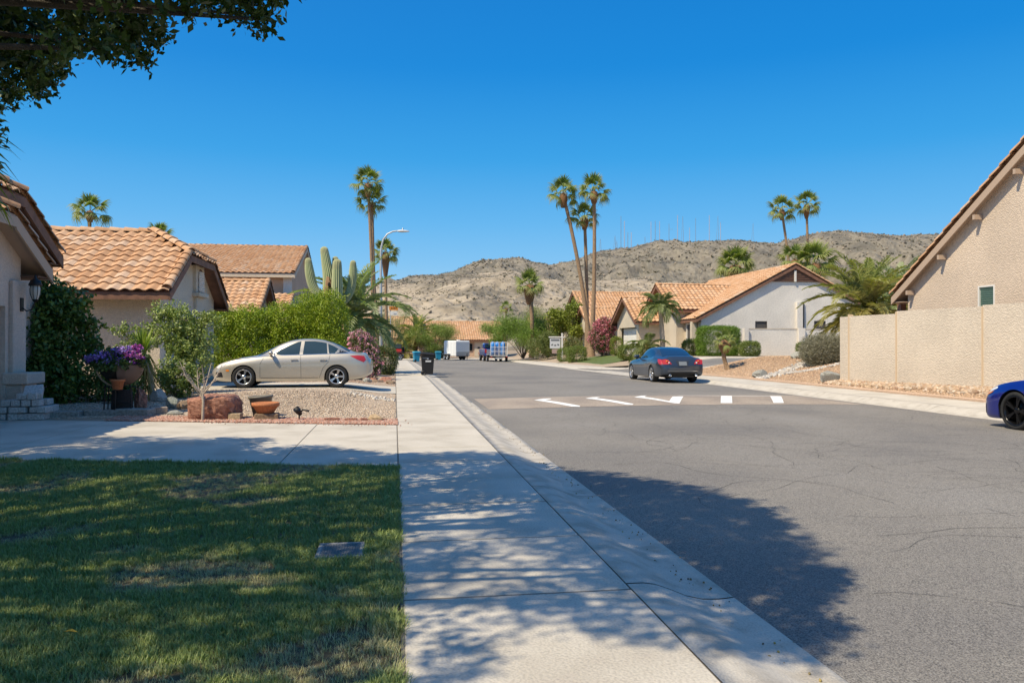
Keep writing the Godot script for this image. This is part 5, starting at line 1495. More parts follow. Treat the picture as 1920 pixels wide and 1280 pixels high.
func make_hills() -> void:
	# crests: metres across from the line of sight, metres above the street
	var far_crest := [[-720, 23.7], [-440, 42.4], [-316, 54.8], [-223, 62.2], [-173, 68.4], [-140, 73.4], [-114, 83.3], [-87, 83.3], [-68, 86.4], [-52, 95.1], [-34, 101.3], [7, 103.8], [28, 98.8], [44, 95.1], [65, 98.8], [105, 111.9], [136, 115.0], [155, 120.0], [173, 123.7], [189, 123.7], [198, 121.2], [229, 123.1], [260, 124.3], [304, 120.0], [322, 124.3], [347, 131.1], [378, 135.5], [409, 133.0], [446, 129.3], [471, 131.1], [521, 130.5], [595, 125.5], [769, 110.6]]
	var near_crest := [[-148, 16.8], [-110, 25.1], [-88, 28.4], [-71, 31.7], [-62, 33.4], [-51, 33.4], [-38, 36.4], [-22, 38.4], [-8, 39.5], [-1, 40.3], [12, 36.4], [30, 34.8], [51, 35.1], [64, 36.2], [82, 33.4], [104, 28.4], [148, 16.8], [204, 8.6], [259, 3.1]]
	var th := atan(220.0 / 1450.0)
	var fw := Vector3(sin(th), 0, -cos(th))
	var rt := Vector3(cos(th), 0, sin(th))
	var fn := FastNoiseLite.new()
	fn.seed = 6
	fn.frequency = 0.01
	fn.fractal_octaves = 5
	var rn := FastNoiseLite.new()
	rn.seed = 17
	rn.frequency = 0.011
	rn.fractal_type = FastNoiseLite.FRACTAL_RIDGED
	rn.fractal_octaves = 4
	var layers := [
		[far_crest, 900.0, 330.0, 1150.0, -640.0, 900.0, 300, 120, 13.0, Color(0.15, 0.138, 0.115), Color(0.285, 0.25, 0.195), "mountain"],
		[near_crest, 400.0, 150.0, 480.0, -330.0, 330.0, 280, 130, 6.0, Color(0.22, 0.19, 0.145), Color(0.43, 0.36, 0.27), "hillside"]]
	rng.seed = 620
	for L in layers:
		var h := func(x: float, z: float) -> float:
			var c := table(L[0], x) * (0.995 + 0.012 * fn.get_noise_2d(x * 6.0, 3.0))
			var t: float = (z - L[2]) / (L[1] - L[2])
			if t > 1.0: return c * (1.0 - 0.5 * (t - 1.0)) 
			var g := pow(clampf(t, 0.0, 1.0), 1.25)
			var rough: float = (rn.get_noise_2d(x * 0.9, z * 0.55) * 1.35 + fn.get_noise_2d(x * 3.2, z * 3.2) * 0.5) * L[8] * sin(PI * clampf(t, 0.0, 1.0)) 
			return -3.0 + (c + 3.0) * g + rough
		var nx: int = L[6]
		var nz: int = L[7]
		var st := mb()
		smooth(st)
		var rows := []
		var cols := []
		for j in nz + 1:
			var row := []
			var cr := []
			for i in nx + 1:
				var x := lerpf(L[4], L[5], float(i) / nx)
				var z := lerpf(L[2], L[3], float(j) / nz)
				var p := rt * x + fw * z
				p.y = h.call(x, z)
				row.append(p)
				var k := fn.get_noise_2d(x * 1.7, z * 1.7 + 500) * 1.3 + rn.get_noise_2d(x * 2.0 + 90, z * 1.2) * 0.9
				cr.append(mixc(L[9], L[10], 0.55 + k))
			rows.append(row)
			cols.append(cr)
		for j in nz:
			for i in nx:
				for q in [[j, i], [j + 1, i + 1], [j, i + 1], [j, i], [j + 1, i], [j + 1, i + 1]]:
					st.set_color(cols[q[0]][q[1]])
					st.add_vertex(rows[q[0]][q[1]])
		struct(L[11], st, M.hill)
		# scrub and boulders on the slope
		var scrub := []
		var boulders := []
		var tb := []
		var n: int = 13000 if L[11] == "hillside" else 20000
		for i in n:
			var x := R(L[4], L[5])
			var z := lerpf(L[2], L[1] * 1.01, pow(rng.randf(), 0.75))
			var y: float = h.call(x, z)
			var sz := R(0.35, 1.0) * (1.0 if L[11] == "hillside" else 2.1)
			var at := rt * x + fw * z + Vector3.UP * y
			if rng.randf() < 0.62: scrub.append(Transform3D(Basis(Vector3.UP, R(0, TAU)).scaled(Vector3(sz * 1.2, sz, sz * 1.2)), at))
			else:
				boulders.append(Transform3D(rand_basis(sz * 1.5), at))
				tb.append(mixc(Color(0.07, 0.062, 0.055), Color(0.33, 0.27, 0.20), rng.randf()))
		var a := scatter("desert_scrub", self, sprig(16, 0.7, 0.35, 0.4, 33), M.leaf, scrub, tints(scrub.size(), Color(0.055, 0.056, 0.03), Color(0.105, 0.10, 0.05)))
		tag(a, "dark scrub bushes dotted over the " + ("near hillside" if L[11] == "hillside" else "far mountain"), "scrub", "", "stuff")
		var b := scatter("boulders", self, rock_mesh(Vector3(1, 0.7, 1), 3, 1, 0.6), M.stone, boulders, tb)
		tag(b, "boulders and outcrops on the " + ("near hillside" if L[11] == "hillside" else "far mountain"), "rocks", "", "stuff")
	# the masts along the ridge
	var masts := [[103, 11.2, 1], [120, 13.0, 1], [122, 6.8, 1], [127, 35.3, 2], [131, 29.1, 2], [135, 15.5, 2], [139, 14.9, 2], [155, 5.0, 2], [162, 21.7, 2], [167, 21.1, 2], [172, 19.8, 2], [183, 16.7, 3], [193, 27.9, 2], [199, 27.9, 1], [207, 14.3, 2], [214, 24.8, 2], [230, 27.3, 2], [240, 26.0, 1], [243, 18.6, 2], [281, 18.6, 1]]
	var k := 0
	for m in masts:
		var x: float = m[0] + 0.0
		var hgt: float = m[1] * 0.98
		var at := rt * x * 0.985 + fw * 886.0
		at.y = table(far_crest, x) - 4.0
		var kinds := ["lattice mast", "tapered lattice tower", "slim guyed mast", "mast with a side arm"]
		var o := thing("antenna_mast", "%s %s on the mountain ridge, %s mast from the left" % ["taller" if m[1] > 19 else "shorter", kinds[m[2]], ["first", "second", "third", "fourth", "fifth", "sixth", "seventh", "eighth", "ninth", "tenth", "eleventh", "twelfth", "thirteenth", "fourteenth", "fifteenth", "sixteenth", "seventeenth", "eighteenth", "nineteenth", "twentieth"][k]], "mast", at, 0.0, "antenna masts on the mountain ridge")
		var w := 1.6 if m[2] == 1 else 0.3
		var st := mb()
		for q in [[-1, -1], [1, -1], [0, 1]]:
			tube(st, [Vector3(q[0] * w, 0, q[1] * w), Vector3(q[0] * (0.15 if m[2] == 1 else w), hgt + 4, q[1] * (0.15 if m[2] == 1 else w))], [0.12, 0.1], 4)
		for i in int(hgt / 3):
			var ww := lerpf(w, 0.15, i * 3.0 / hgt) if m[2] == 1 else w
			bar(st, Vector3(-ww, 4 + i * 3.0, -ww), Vector3(ww, 5.5 + i * 3.0, -ww), 0.1, 0.1)
		obj("mast", st, M.mast_red if m[2] == 2 and k % 2 == 0 else M.metal_grey, o)
		if m[2] == 3:
			st = mb()
			bar(st, Vector3(0, hgt * 0.85, 0), Vector3(5, hgt * 0.85, 0), 0.25, 0.25)
			obj("side_arm", st, M.metal_grey, o)
		k += 1

# ---------------------------------------------------------------- cars: a body lofted along its length, panels laid on it
# a car is built with its nose towards -z; l runs from the nose (0) to the tail (L)
class Car:
	var L := 4.6
	var sill: Array
	var belt: Array
	var roof: Array
	var half: Array
	var gw: Array
	var wheels: Array        # [l, radius of the arch]
	var wr := 0.32
	var rear_rake := 0.3
	var front_rake := 0.25
	var rear_knee := 0.72

	func at(t: Array, l: float) -> float:
		for i in t.size() - 1:
			if l <= t[i + 1][0]:
				var p0: Array = t[maxi(i - 1, 0)]
				var p3: Array = t[mini(i + 2, t.size() - 1)]
				var k := clampf((l - t[i][0]) / (t[i + 1][0] - t[i][0]), 0.0, 1.0)
				var h: float = t[i + 1][0] - t[i][0]
				var d: float = (t[i + 1][1] - t[i][1]) / h
				var m0: float = d if i == 0 else (t[i + 1][1] - p0[1]) / (t[i + 1][0] - p0[0])
				var m1: float = d if i + 2 >= t.size() else (p3[1] - t[i][1]) / (p3[0] - t[i][0])
				var k2 := k * k
				var k3 := k2 * k
				return t[i][1] * (2 * k3 - 3 * k2 + 1) + m0 * h * (k3 - 2 * k2 + k) + t[i + 1][1] * (3 * k2 - 2 * k3) + m1 * h * (k3 - k2)
		return t[-1][1]

	func bottom(l: float) -> float:
		var y := at(sill, l)
		for w in wheels:
			var d: float = w[1] * w[1] - (l - w[0]) * (l - w[0])
			if d > 0: y = maxf(y, wr + sqrt(d))
		return y

	func warp(l: float, y: float) -> float:
		var o := l
		o -= smoothstep(L - 0.5, L, l) * maxf(0.0, y - rear_knee) * rear_rake
		o += smoothstep(0.5, 0.0, l) * maxf(0.0, y - 0.5) * front_rake
		return o

	func section(l: float) -> Array:   # from the bottom edge up to the middle of the roof: Vector2(x, y)
		var yb := bottom(l)
		var h := at(half, l)
		var b := maxf(at(belt, l), yb + 0.06)
		var r := maxf(at(roof, l), b + 0.012)
		var c := clampf((r - b - 0.05) / 0.3, 0.0, 1.0)
		var s0 := at(sill, l)
		var pr := func(y): # the side's own bulge by height, so that the arches cut it rather than bend it
			var t := clampf((y - s0) / maxf(b - s0, 0.05), 0.0, 1.0)
			if t < 0.12: return h - 0.045 * pow(1.0 - t / 0.12, 2) - 0.012
			if t < 0.62: return h - 0.012 * (1.0 - (t - 0.12) / 0.5)
			return h - 0.085 * pow((t - 0.62) / 0.38, 2.2)
		var out := []
		for t in [0.0, 0.06, 0.14, 0.3, 0.5, 0.66, 0.8, 0.9, 0.96, 1.0]:
			var y := lerpf(yb, b, t)
			out.append(Vector2(pr.call(y), y))
		var x0: float = out[-1].x - 0.012
		var gx := lerpf(x0 * 0.62, minf(at(gw, l), x0 - 0.02), c)
		var crown := lerpf((r - b) * 0.35, 0.045, c)
		var ye := r - crown
		for t in [0.02, 0.3, 0.6, 0.85]:
			out.append(Vector2(lerpf(x0, gx + 0.03 * c, t) + 0.02 * c * sin(PI * t), lerpf(b + 0.004, ye - 0.05 * c, t)))
		for k in 4:
			var a := PI / 2 * (k + 1) / 4.0
			var from := Vector2(gx + 0.03 * c, ye - 0.05 * c)
			var to := Vector2(gx * 0.72, r - crown * 0.28)
			out.append(Vector2(lerpf(from.x, to.x, 1.0 - cos(a)), lerpf(from.y, to.y, sin(a))))
		out.append(Vector2(gx * 0.4, r - crown * 0.09))
		out.append(Vector2(0.0, r))
		return out

	func side_x(l: float, y: float) -> float:
		var s := section(l)
		for i in range(s.size() - 1, 0, -1):
			if y <= s[i].y and y >= s[i - 1].y and s[i].y > s[i - 1].y:
				return lerpf(s[i - 1].x, s[i].x, (y - s[i - 1].y) / (s[i].y - s[i - 1].y))
		return s[0].x if y < s[0].y else 0.0

	func top_y(l: float, x: float) -> float:
		var s := section(l)
		x = absf(x)
		for i in range(s.size() - 1, 8, -1):
			if x >= s[i].x and x <= s[i - 1].x:
				return lerpf(s[i].y, s[i - 1].y, (x - s[i].x) / maxf(s[i - 1].x - s[i].x, 1e-5))
		return s[-1].y

func car_body(c: Car, called: String, m: Material, parent: Node, cut: Array = []) -> void:   # cut: [mode, outline] of the openings for glass
	var ls := []
	var l := 0.0
	while l < c.L:
		ls.append(l)
		l += 0.05
	ls.append(c.L)
	for w in c.wheels:
		for k in 9:
			var d: float = w[1] * sin(PI / 2 * k / 8.0)
			ls.append(w[0] + d); ls.append(w[0] - d)
			if k == 8: ls.append(w[0] + d + 0.004); ls.append(w[0] - d - 0.004)
	ls.sort()
	var st := mb()
	smooth(st)
	var secs := []
	for x in ls:
		var s: Array = c.section(x)
		secs.append(s.map(func(p): return Vector3(p.x, p.y, c.warp(x, p.y))))
	var n: int = secs[0].size()
	var holes := []
	for h in cut: holes.append([h[0], Geometry2D.offset_polygon(h[1] if not Geometry2D.is_polygon_clockwise(h[1]) else _turned(h[1]), -0.015)[0]])
	for i in secs.size() - 1:
		for k in n - 1:
			var open := false
			for h in holes:
				var inside := true
				for q2 in [[i, k], [i + 1, k], [i, k + 1], [i + 1, k + 1]]:
					var v: Vector3 = secs[q2[0]][q2[1]]
					if not Geometry2D.is_point_in_polygon(Vector2(ls[q2[0]], v.y if h[0] == "side" else v.x), h[1]): inside = false
				if inside and k >= 9: open = true
			if open: continue
			var q := [secs[i][k], secs[i + 1][k], secs[i + 1][k + 1], secs[i][k + 1]]
			quad(st, q[0], q[3], q[2], q[1])
			var r := q.map(func(p): return Vector3(-p.x, p.y, p.z))
			quad(st, r[0], r[1], r[2], r[3])
	# nose and tail: rings that shrink towards the middle and bulge
	for e in [0, secs.size() - 1]:
		var sec: Array = secs[e]
		var sg := -1.0 if e == 0 else 1.0
		var mid: Vector3 = (sec[0] + sec[-1]) * 0.5
		mid.x = 0
		var ring := []
		for p in sec: ring.append(p)
		for i in range(sec.size() - 2, -1, -1): ring.append(Vector3(-sec[i].x, sec[i].y, sec[i].z))
		var prev := ring
		for k in 4:
			var sc: float = [0.93, 0.75, 0.4, 0.0][k]
			var out: float = [0.022, 0.05, 0.062, 0.066][k]
			var nx := []
			for p in ring:
				var q: Vector3 = mid + (p - mid) * sc
				q.z = c.warp(0.0 if e == 0 else c.L, q.y) + sg * out
				nx.append(q)
			for i in ring.size():
				var j := (i + 1) % ring.size()
				if sg > 0: quad(st, prev[i], prev[j], nx[j], nx[i])
				else: quad(st, prev[j], prev[i], nx[i], nx[j])
			prev = nx
	obj(called, st, m, parent)
	# the inside of the arches and the floor
	st = mb()
	flat(st)
	for i in secs.size() - 1:
		for sg in [-1.0, 1.0]:
			var a: Vector3 = secs[i][0] * Vector3(sg, 1, 1)
			var b: Vector3 = secs[i + 1][0] * Vector3(sg, 1, 1)
			quad(st, a, b, Vector3(sg * 0.55, b.y, b.z), Vector3(sg * 0.55, a.y, a.z))
	box(st, Vector3(0, 0.42, c.L / 2), Vector3(1.1, 0.42, c.L - 0.5))
	obj("underbody", st, M.black_plastic, parent)

func _turned(p: PackedVector2Array) -> PackedVector2Array:
	var q := p.duplicate()
	q.reverse()
	return q

func grid_poly(poly: PackedVector2Array, step: float) -> Array:   # triangles that fill a polygon finely: [points, indices]
	var pts := PackedVector2Array()
	var lo := poly[0]
	var hi := poly[0]
	for i in poly.size():
		var a := poly[i]
		var b := poly[(i + 1) % poly.size()]
		lo = lo.min(a); hi = hi.max(a)
		var n := maxi(1, int(a.distance_to(b) / step))
		for k in n: pts.append(a.lerp(b, float(k) / n))
	var y := lo.y + step * 0.5
	while y < hi.y:
		var x := lo.x + step * 0.5
		while x < hi.x:
			var p := Vector2(x + 0.0013 * sin(y * 91.0), y + 0.0017 * sin(x * 83.0))
			if Geometry2D.is_point_in_polygon(p, poly):
				var near := false
				for i in poly.size():
					if Geometry2D.get_closest_point_to_segment(p, poly[i], poly[(i + 1) % poly.size()]).distance_to(p) < step * 0.35: near = true
				if not near: pts.append(p)
			x += step
		y += step
	var t := Geometry2D.triangulate_delaunay(pts)
	var out := []
	for i in range(0, t.size(), 3):
		var c := (pts[t[i]] + pts[t[i + 1]] + pts[t[i + 2]]) / 3.0
		if Geometry2D.is_point_in_polygon(c, poly): out.append([pts[t[i]], pts[t[i + 1]], pts[t[i + 2]]])
	return out

func patch(c: Car, called: String, poly: PackedVector2Array, mode: String, lift: float, m: Material, parent: Node, sg := 1.0, step := 0.07) -> MeshInstance3D:   # side: (l, y); top: (l, x); rear / front: (x, y)
	var st := mb()
	smooth(st)
	var mid_y = (c.section(c.L)[0].y + c.section(c.L)[-1].y) / 2
	var put := func(p: Vector2) -> Vector3:
		if mode == "side": return Vector3(sg * (c.side_x(p.x, p.y) + lift), p.y, c.warp(p.x, p.y))
		if mode == "top":
			var y := c.top_y(p.x, p.y)
			return Vector3(p.y, y + lift, c.warp(p.x, y))
		var l := c.L if mode == "rear" else 0.0
		var s := c.section(l)
		var hw := c.side_x(l, clampf(p.y, s[0].y, s[9].y))
		var hy: float = (s[-1].y - s[0].y) / 2
		var my: float = (s[-1].y + s[0].y) / 2
		var r := clampf(maxf(absf(p.x) / hw, absf(p.y - my) / hy), 0.0, 1.0)
		var out := 0.066 * (1.0 - pow(r, 3.0)) if r < 1.0 else 0.0
		var z := c.warp(l, p.y) + (out + lift if mode == "rear" else -out - lift)
		return Vector3(p.x, p.y, z)
	var want := Vector3(sg, 0, 0) if mode == "side" else Vector3.UP if mode == "top" else Vector3(0, 0, 1) if mode == "rear" else Vector3(0, 0, -1)
	for t in grid_poly(poly, step):
		var a: Vector3 = put.call(t[0])
		var b: Vector3 = put.call(t[1])
		var d: Vector3 = put.call(t[2])
		if (b - a).cross(d - a).dot(want) < 0: tri(st, a, d, b)
		else: tri(st, a, b, d)
	return obj(called, st, m, parent)

func seam(c: Car, pts: Array, m: Material, parent: Node, sg: float, w := 0.008, called := "seam") -> void:   # a thin dark line on the side
	var st := mb()
	flat(st)
	for i in pts.size() - 1:
		for k in 4:
			var a: Vector2 = pts[i].lerp(pts[i + 1], k / 4.0)
			var b: Vector2 = pts[i].lerp(pts[i + 1], (k + 1) / 4.0)
			var n := (b - a).orthogonal().normalized() * w / 2
			var q := [a + n, a - n, b - n, b + n].map(func(p): return Vector3(sg * (c.side_x(p.x, p.y) + 0.003), p.y, c.warp(p.x, p.y)))
			quad(st, q[0], q[1], q[2], q[3]) if sg > 0 else quad(st, q[3], q[2], q[1], q[0])
	obj(called, st, m, parent)

func wheel(parent: Node, at: Vector3, r: float, w: float, rim_m: Material, spokes: int, sg: float, twin := false, rim_share := 0.68) -> Node3D:   # sg: which side it faces
	var o := Node3D.new()
	o.name = "wheel"
	o.position = at
	parent.add_child(o, true)
	var b := Basis(Vector3(0, 1, 0), Vector3(sg, 0, 0), Vector3(0, 0, sg)) if sg > 0 else Basis(Vector3(0, 1, 0), Vector3(-1, 0, 0), Vector3(0, 0, -1))
	b = Basis(Vector3.BACK, -sg * PI / 2)
	var ri := r * rim_share
	var st := mb()
	lathe(st, [Vector2(ri, -w / 2), Vector2(r * 0.93, -w / 2), Vector2(r * 0.985, -w * 0.4), Vector2(r, -w * 0.25), Vector2(r, w * 0.25), Vector2(r * 0.985, w * 0.4), Vector2(r * 0.93, w / 2), Vector2(ri + 0.012, w / 2), Vector2(ri, w / 2 - 0.012)], Vector3.ZERO, 36, b)
	obj("tyre", st, M.tyre, o)
	st = mb()
	lathe(st, [Vector2(ri - 0.02, -w * 0.3), Vector2(ri - 0.03, w * 0.1), Vector2(ri - 0.022, w / 2 - 0.012), Vector2(ri, w / 2 - 0.002), Vector2(ri + 0.004, w / 2 - 0.012)], Vector3.ZERO, 36, b)
	lathe(st, [Vector2(0.065, w * 0.24), Vector2(0.06, w * 0.33), Vector2(0.03, w * 0.36), Vector2(0.0, w * 0.36)], Vector3.ZERO, 16, b)
	for k in spokes:
		for t in ([-0.11, 0.11] if twin else [0.0]):
			var a := TAU * k / spokes + 0.3
			var d0 := Vector3(0, cos(a), sin(a))
			var d1 := Vector3(0, cos(a + t), sin(a + t))
			var p0 := d0 * 0.05 + Vector3(sg * w * 0.29, 0, 0)
			var p1 := d1 * (ri - 0.01) + Vector3(sg * w * 0.36, 0, 0)
			bar(st, p0, p1, 0.03 if twin else r * 0.17, 0.035, Vector3(sg, 0, 0))
	obj("rim", st, rim_m, o)
	st = mb()
	lathe(st, [Vector2(0.0, -0.02), Vector2(ri - 0.03, -0.02), Vector2(ri - 0.03, 0.0), Vector2(0.0, 0.0)], Vector3.ZERO, 24, b)
	obj("brake_disc", st, M.dark_iron, o)
	return o

func car_wheels(c: Car, parent: Node, rim_m: Material, spokes: int, w := 0.21, twin := false, rim_share := 0.68) -> void:
	for q in c.wheels:
		for sg in [-1.0, 1.0]:
			wheel(parent, Vector3(sg * (c.at(c.half, q[0]) - w / 2 - 0.012), c.wr, q[0]), c.wr, w, rim_m, spokes, sg, twin, rim_share)

func V(a: Array) -> PackedVector2Array:
	var o := PackedVector2Array()
	for i in range(0, a.size(), 2): o.append(Vector2(a[i], a[i + 1]))
	return o

func car_paint(c: Color, metal := 0.55, rough := 0.34) -> StandardMaterial3D:
	var m := mat(c, rough, metal)
	m.clearcoat_enabled = true
	m.clearcoat = 1.0
	m.clearcoat_roughness = 0.03
	return m

func mirror(c: Car, parent: Node, l: float, y: float, sg: float, m: Material) -> void:
	var x := c.side_x(l, y) * sg
	var st := mb()
	lathe(st, [Vector2(0.0, -0.12), Vector2(0.055, -0.105), Vector2(0.078, -0.05), Vector2(0.08, 0.04), Vector2(0.055, 0.105), Vector2(0.0, 0.12)], Vector3.ZERO, 12, Basis(Vector3(0, 0.85, 0), Vector3(1, 0, 0), Vector3(0, 0, -0.75)))
	bar(st, Vector3(-sg * 0.1, -0.05, -0.02), Vector3(-sg * 0.2, -0.09, -0.02), 0.06, 0.04)
	var o := obj("mirror", st, m, parent)
	o.position = Vector3(x + sg * 0.17, y + 0.07, c.warp(l, y))

func place_car(o: Node3D, at: Vector3, yaw: float) -> void:
	o.position = at
	o.rotation.y = yaw

func make_vehicles() -> void:
	var lamp_red := mat(lin(0.42, 0.012, 0.012), 0.12)
	lamp_red.clearcoat_enabled = true
	var lamp_white := mat(lin(0.7, 0.7, 0.7), 0.15)
	var amber := mat(lin(0.75, 0.22, 0.02), 0.2)
	var chrome := mat(lin(0.75, 0.75, 0.75), 0.12, 1.0)
	var glass := mat(lin(0.022, 0.045, 0.055), 0.03)
	glass.metallic_specular = 1.0
	var seam_m := mat(lin(0.03, 0.03, 0.03), 0.8)
	# --- silver sedan in the second driveway, its nose to the left
	var c := Car.new()
	c.L = 4.6
	c.sill = [[0.0, 0.34], [0.12, 0.24], [0.5, 0.2], [1.3, 0.2], [3.2, 0.2], [4.1, 0.24], [4.45, 0.3], [4.6, 0.38]]
	c.belt = [[0.0, 0.56], [0.1, 0.66], [0.3, 0.745], [0.7, 0.83], [1.25, 0.905], [1.6, 0.935], [2.4, 0.955], [3.4, 0.985], [4.0, 1.01], [4.45, 1.0], [4.56, 0.96], [4.6, 0.86]]
	c.roof = [[0.0, 0.575], [0.1, 0.685], [0.3, 0.785], [0.7, 0.885], [1.1, 0.945], [1.28, 0.985], [1.55, 1.12], [1.9, 1.29], [2.2, 1.405], [2.5, 1.462], [2.8, 1.475], [3.1, 1.452], [3.4, 1.385], [3.7, 1.265], [3.95, 1.135], [4.1, 1.075], [4.2, 1.055], [4.45, 1.045], [4.56, 0.99], [4.6, 0.875]]
	c.half = [[0.0, 0.56], [0.08, 0.7], [0.25, 0.81], [0.6, 0.885], [1.0, 0.9], [2.5, 0.9], [3.8, 0.895], [4.2, 0.87], [4.45, 0.8], [4.56, 0.74], [4.6, 0.68]]
	c.gw = [[0.0, 0.5], [1.2, 0.7], [1.9, 0.62], [2.6, 0.58], [3.3, 0.57], [4.0, 0.62], [4.6, 0.55]]
	c.wheels = [[0.93, 0.36], [3.615, 0.36]]
	c.wr = 0.33
	c.rear_rake = 0.22
	var o := thing("parked_car", "silver beige sedan parked across the second driveway, nose to the left", "car")
	var silver := car_paint(lin(0.52, 0.475, 0.40), 0.55, 0.36)
	var w1 := V([1.72, 0.985, 2.0, 1.15, 2.25, 1.275, 2.46, 1.365, 2.56, 1.385, 2.52, 1.0, 2.1, 0.985])
	var w2 := V([2.62, 1.0, 2.66, 1.39, 2.95, 1.39, 3.18, 1.36, 3.3, 1.335, 3.34, 1.02, 3.0, 1.01])
	var w3 := V([3.385, 1.025, 3.345, 1.315, 3.5, 1.25, 3.66, 1.155, 3.56, 1.03])
	var w4 := V([1.3, -0.6, 1.3, 0.6, 1.7, 0.6, 2.2, 0.5, 2.2, -0.5, 1.7, -0.6])
	var w5 := V([3.28, -0.48, 3.28, 0.48, 3.7, 0.55, 3.98, 0.56, 3.98, -0.56, 3.7, -0.55])
	car_body(c, "body", silver, o, [["side", w1], ["side", w2], ["side", w3], ["top", w4], ["top", w5]])
	var pane := mat(Color(0.13, 0.2, 0.21, 0.42), 0.02)
	pane.transparency = BaseMaterial3D.TRANSPARENCY_ALPHA
	pane.metallic_specular = 0.8
	var trim := mat(lin(0.035, 0.032, 0.03), 0.8)
	var cloth := mat(lin(0.11, 0.10, 0.09), 0.85)
	for r in [2.55, 3.35]:
		for x in [-0.36, 0.36]:
			var sst := mb()
			box(sst, Vector3(x, 0.98, r), Vector3(0.48, 0.5, 0.14), Basis(Vector3.RIGHT, 0.22), 0.05)
			box(sst, Vector3(x, 1.27, r + 0.08), Vector3(0.25, 0.16, 0.09), Basis(Vector3.RIGHT, 0.2), 0.035)
			obj("seat", sst, cloth, o)
	var ist := mb()
	box(ist, Vector3(0, 0.72, 2.6), Vector3(1.4, 0.2, 2.5))
	box(ist, Vector3(0, 0.92, 1.72), Vector3(1.36, 0.14, 0.4), Basis.IDENTITY, 0.05)
	box(ist, Vector3(0, 0.97, 3.75), Vector3(1.2, 0.06, 0.4))
	obj("cabin_trim", ist, trim, o)
	ist = mb()
	var wheel_ring := []
	for k in 17: wheel_ring.append(Vector3(-0.36 + 0.18 * cos(TAU * k / 16.0), 1.0 + 0.17 * sin(TAU * k / 16.0), 2.02 - 0.08 * sin(TAU * k / 16.0)))
	tube(ist, wheel_ring, [0.014], 6)
	obj("steering_wheel", ist, trim, o)
	car_wheels(c, o, M.rim, 5, 0.215, true)
	for sg in [-1.0, 1.0]:
		patch(c, "side_window", V([1.72, 0.985, 2.0, 1.15, 2.25, 1.275, 2.46, 1.365, 2.56, 1.385, 2.52, 1.0, 2.1, 0.985]), "side", 0.004, glass, o, sg)
		patch(c, "side_window", V([2.62, 1.0, 2.66, 1.39, 2.95, 1.39, 3.18, 1.36, 3.3, 1.335, 3.34, 1.02, 3.0, 1.01]), "side", 0.004, glass, o, sg)
		patch(c, "side_window", V([3.385, 1.025, 3.345, 1.315, 3.5, 1.25, 3.66, 1.155, 3.56, 1.03]), "side", 0.004, glass, o, sg)
		patch(c, "window_sail", V([3.6, 1.03, 3.69, 1.135, 3.94, 1.045]), "side", 0.004, M.black_plastic, o, sg)
		patch(c, "tail_lamp", V([4.0, 0.955, 4.24, 0.965, 4.46, 0.945, 4.5, 0.83, 4.42, 0.755, 4.24, 0.83]), "side", 0.006, lamp_red, o, sg, 0.05)
		patch(c, "headlamp", V([0.1, 0.62, 0.2, 0.7, 0.42, 0.765, 0.52, 0.77, 0.36, 0.66, 0.17, 0.58]), "side", 0.006, lamp_white, o, sg, 0.05)
		patch(c, "side_marker", V([0.43, 0.5, 0.52, 0.5, 0.51, 0.55, 0.42, 0.55]), "side", 0.006, amber, o, sg, 0.04)
		patch(c, "fog_grille", V([0.1, 0.32, 0.34, 0.33, 0.3, 0.47, 0.12, 0.48]), "side", 0.006, M.black_plastic, o, sg, 0.06)
		seam(c, [Vector2(1.4, 0.28), Vector2(1.4, 0.72), Vector2(1.52, 0.94)], seam_m, o, sg)
		seam(c, [Vector2(2.58, 0.27), Vector2(2.57, 0.7), Vector2(2.56, 0.96)], seam_m, o, sg)
		seam(c, [Vector2(3.1, 0.27), Vector2(3.22, 0.6), Vector2(3.38, 0.78), Vector2(3.42, 0.98)], seam_m, o, sg)
		seam(c, [Vector2(1.42, 0.3), Vector2(3.08, 0.3)], seam_m, o, sg, 0.012)
		seam(c, [Vector2(1.5, 0.97), Vector2(2.6, 0.985), Vector2(3.6, 1.02), Vector2(3.95, 1.035)], chrome, o, sg, 0.014, "window_trim")
		for l in [2.28, 3.12]:
			var st := mb()
			bar(st, Vector3(sg * (c.side_x(l, 0.83) + 0.022), 0.83, l), Vector3(sg * (c.side_x(l + 0.2, 0.84) + 0.022), 0.84, l + 0.2), 0.02, 0.03)
			obj("door_handle", st, chrome, o)
		mirror(c, o, 1.72, 0.97, sg, silver)
	patch(c, "windshield", V([1.3, -0.6, 1.3, 0.6, 1.7, 0.6, 2.2, 0.5, 2.2, -0.5, 1.7, -0.6]), "top", 0.005, glass, o)
	patch(c, "rear_window", V([3.28, -0.48, 3.28, 0.48, 3.7, 0.55, 3.98, 0.56, 3.98, -0.56, 3.7, -0.55]), "top", 0.005, glass, o)
	patch(c, "number_plate", V([-0.16, 0.72, 0.16, 0.72, 0.16, 0.87, -0.16, 0.87]), "rear", 0.012, lamp_white, o)
	place_car(o, P(-5.02, left_y(-4.0, 23.2) + 0.012, 23.12), PI / 2)
	o.scale = Vector3.ONE * 0.94
	# --- dark grey two-door car at the right kerb, seen from behind
	c = Car.new()
	c.L = 4.64
	c.sill = [[0.0, 0.32], [0.15, 0.22], [0.5, 0.19], [1.4, 0.19], [3.2, 0.2], [4.1, 0.25], [4.5, 0.3], [4.64, 0.34]]
	c.belt = [[0.0, 0.52], [0.1, 0.62], [0.35, 0.72], [0.8, 0.8], [1.35, 0.86], [1.9, 0.885], [2.6, 0.91], [3.3, 0.96], [3.7, 0.985], [4.2, 0.97], [4.5, 0.94], [4.6, 0.92], [4.64, 0.88]]
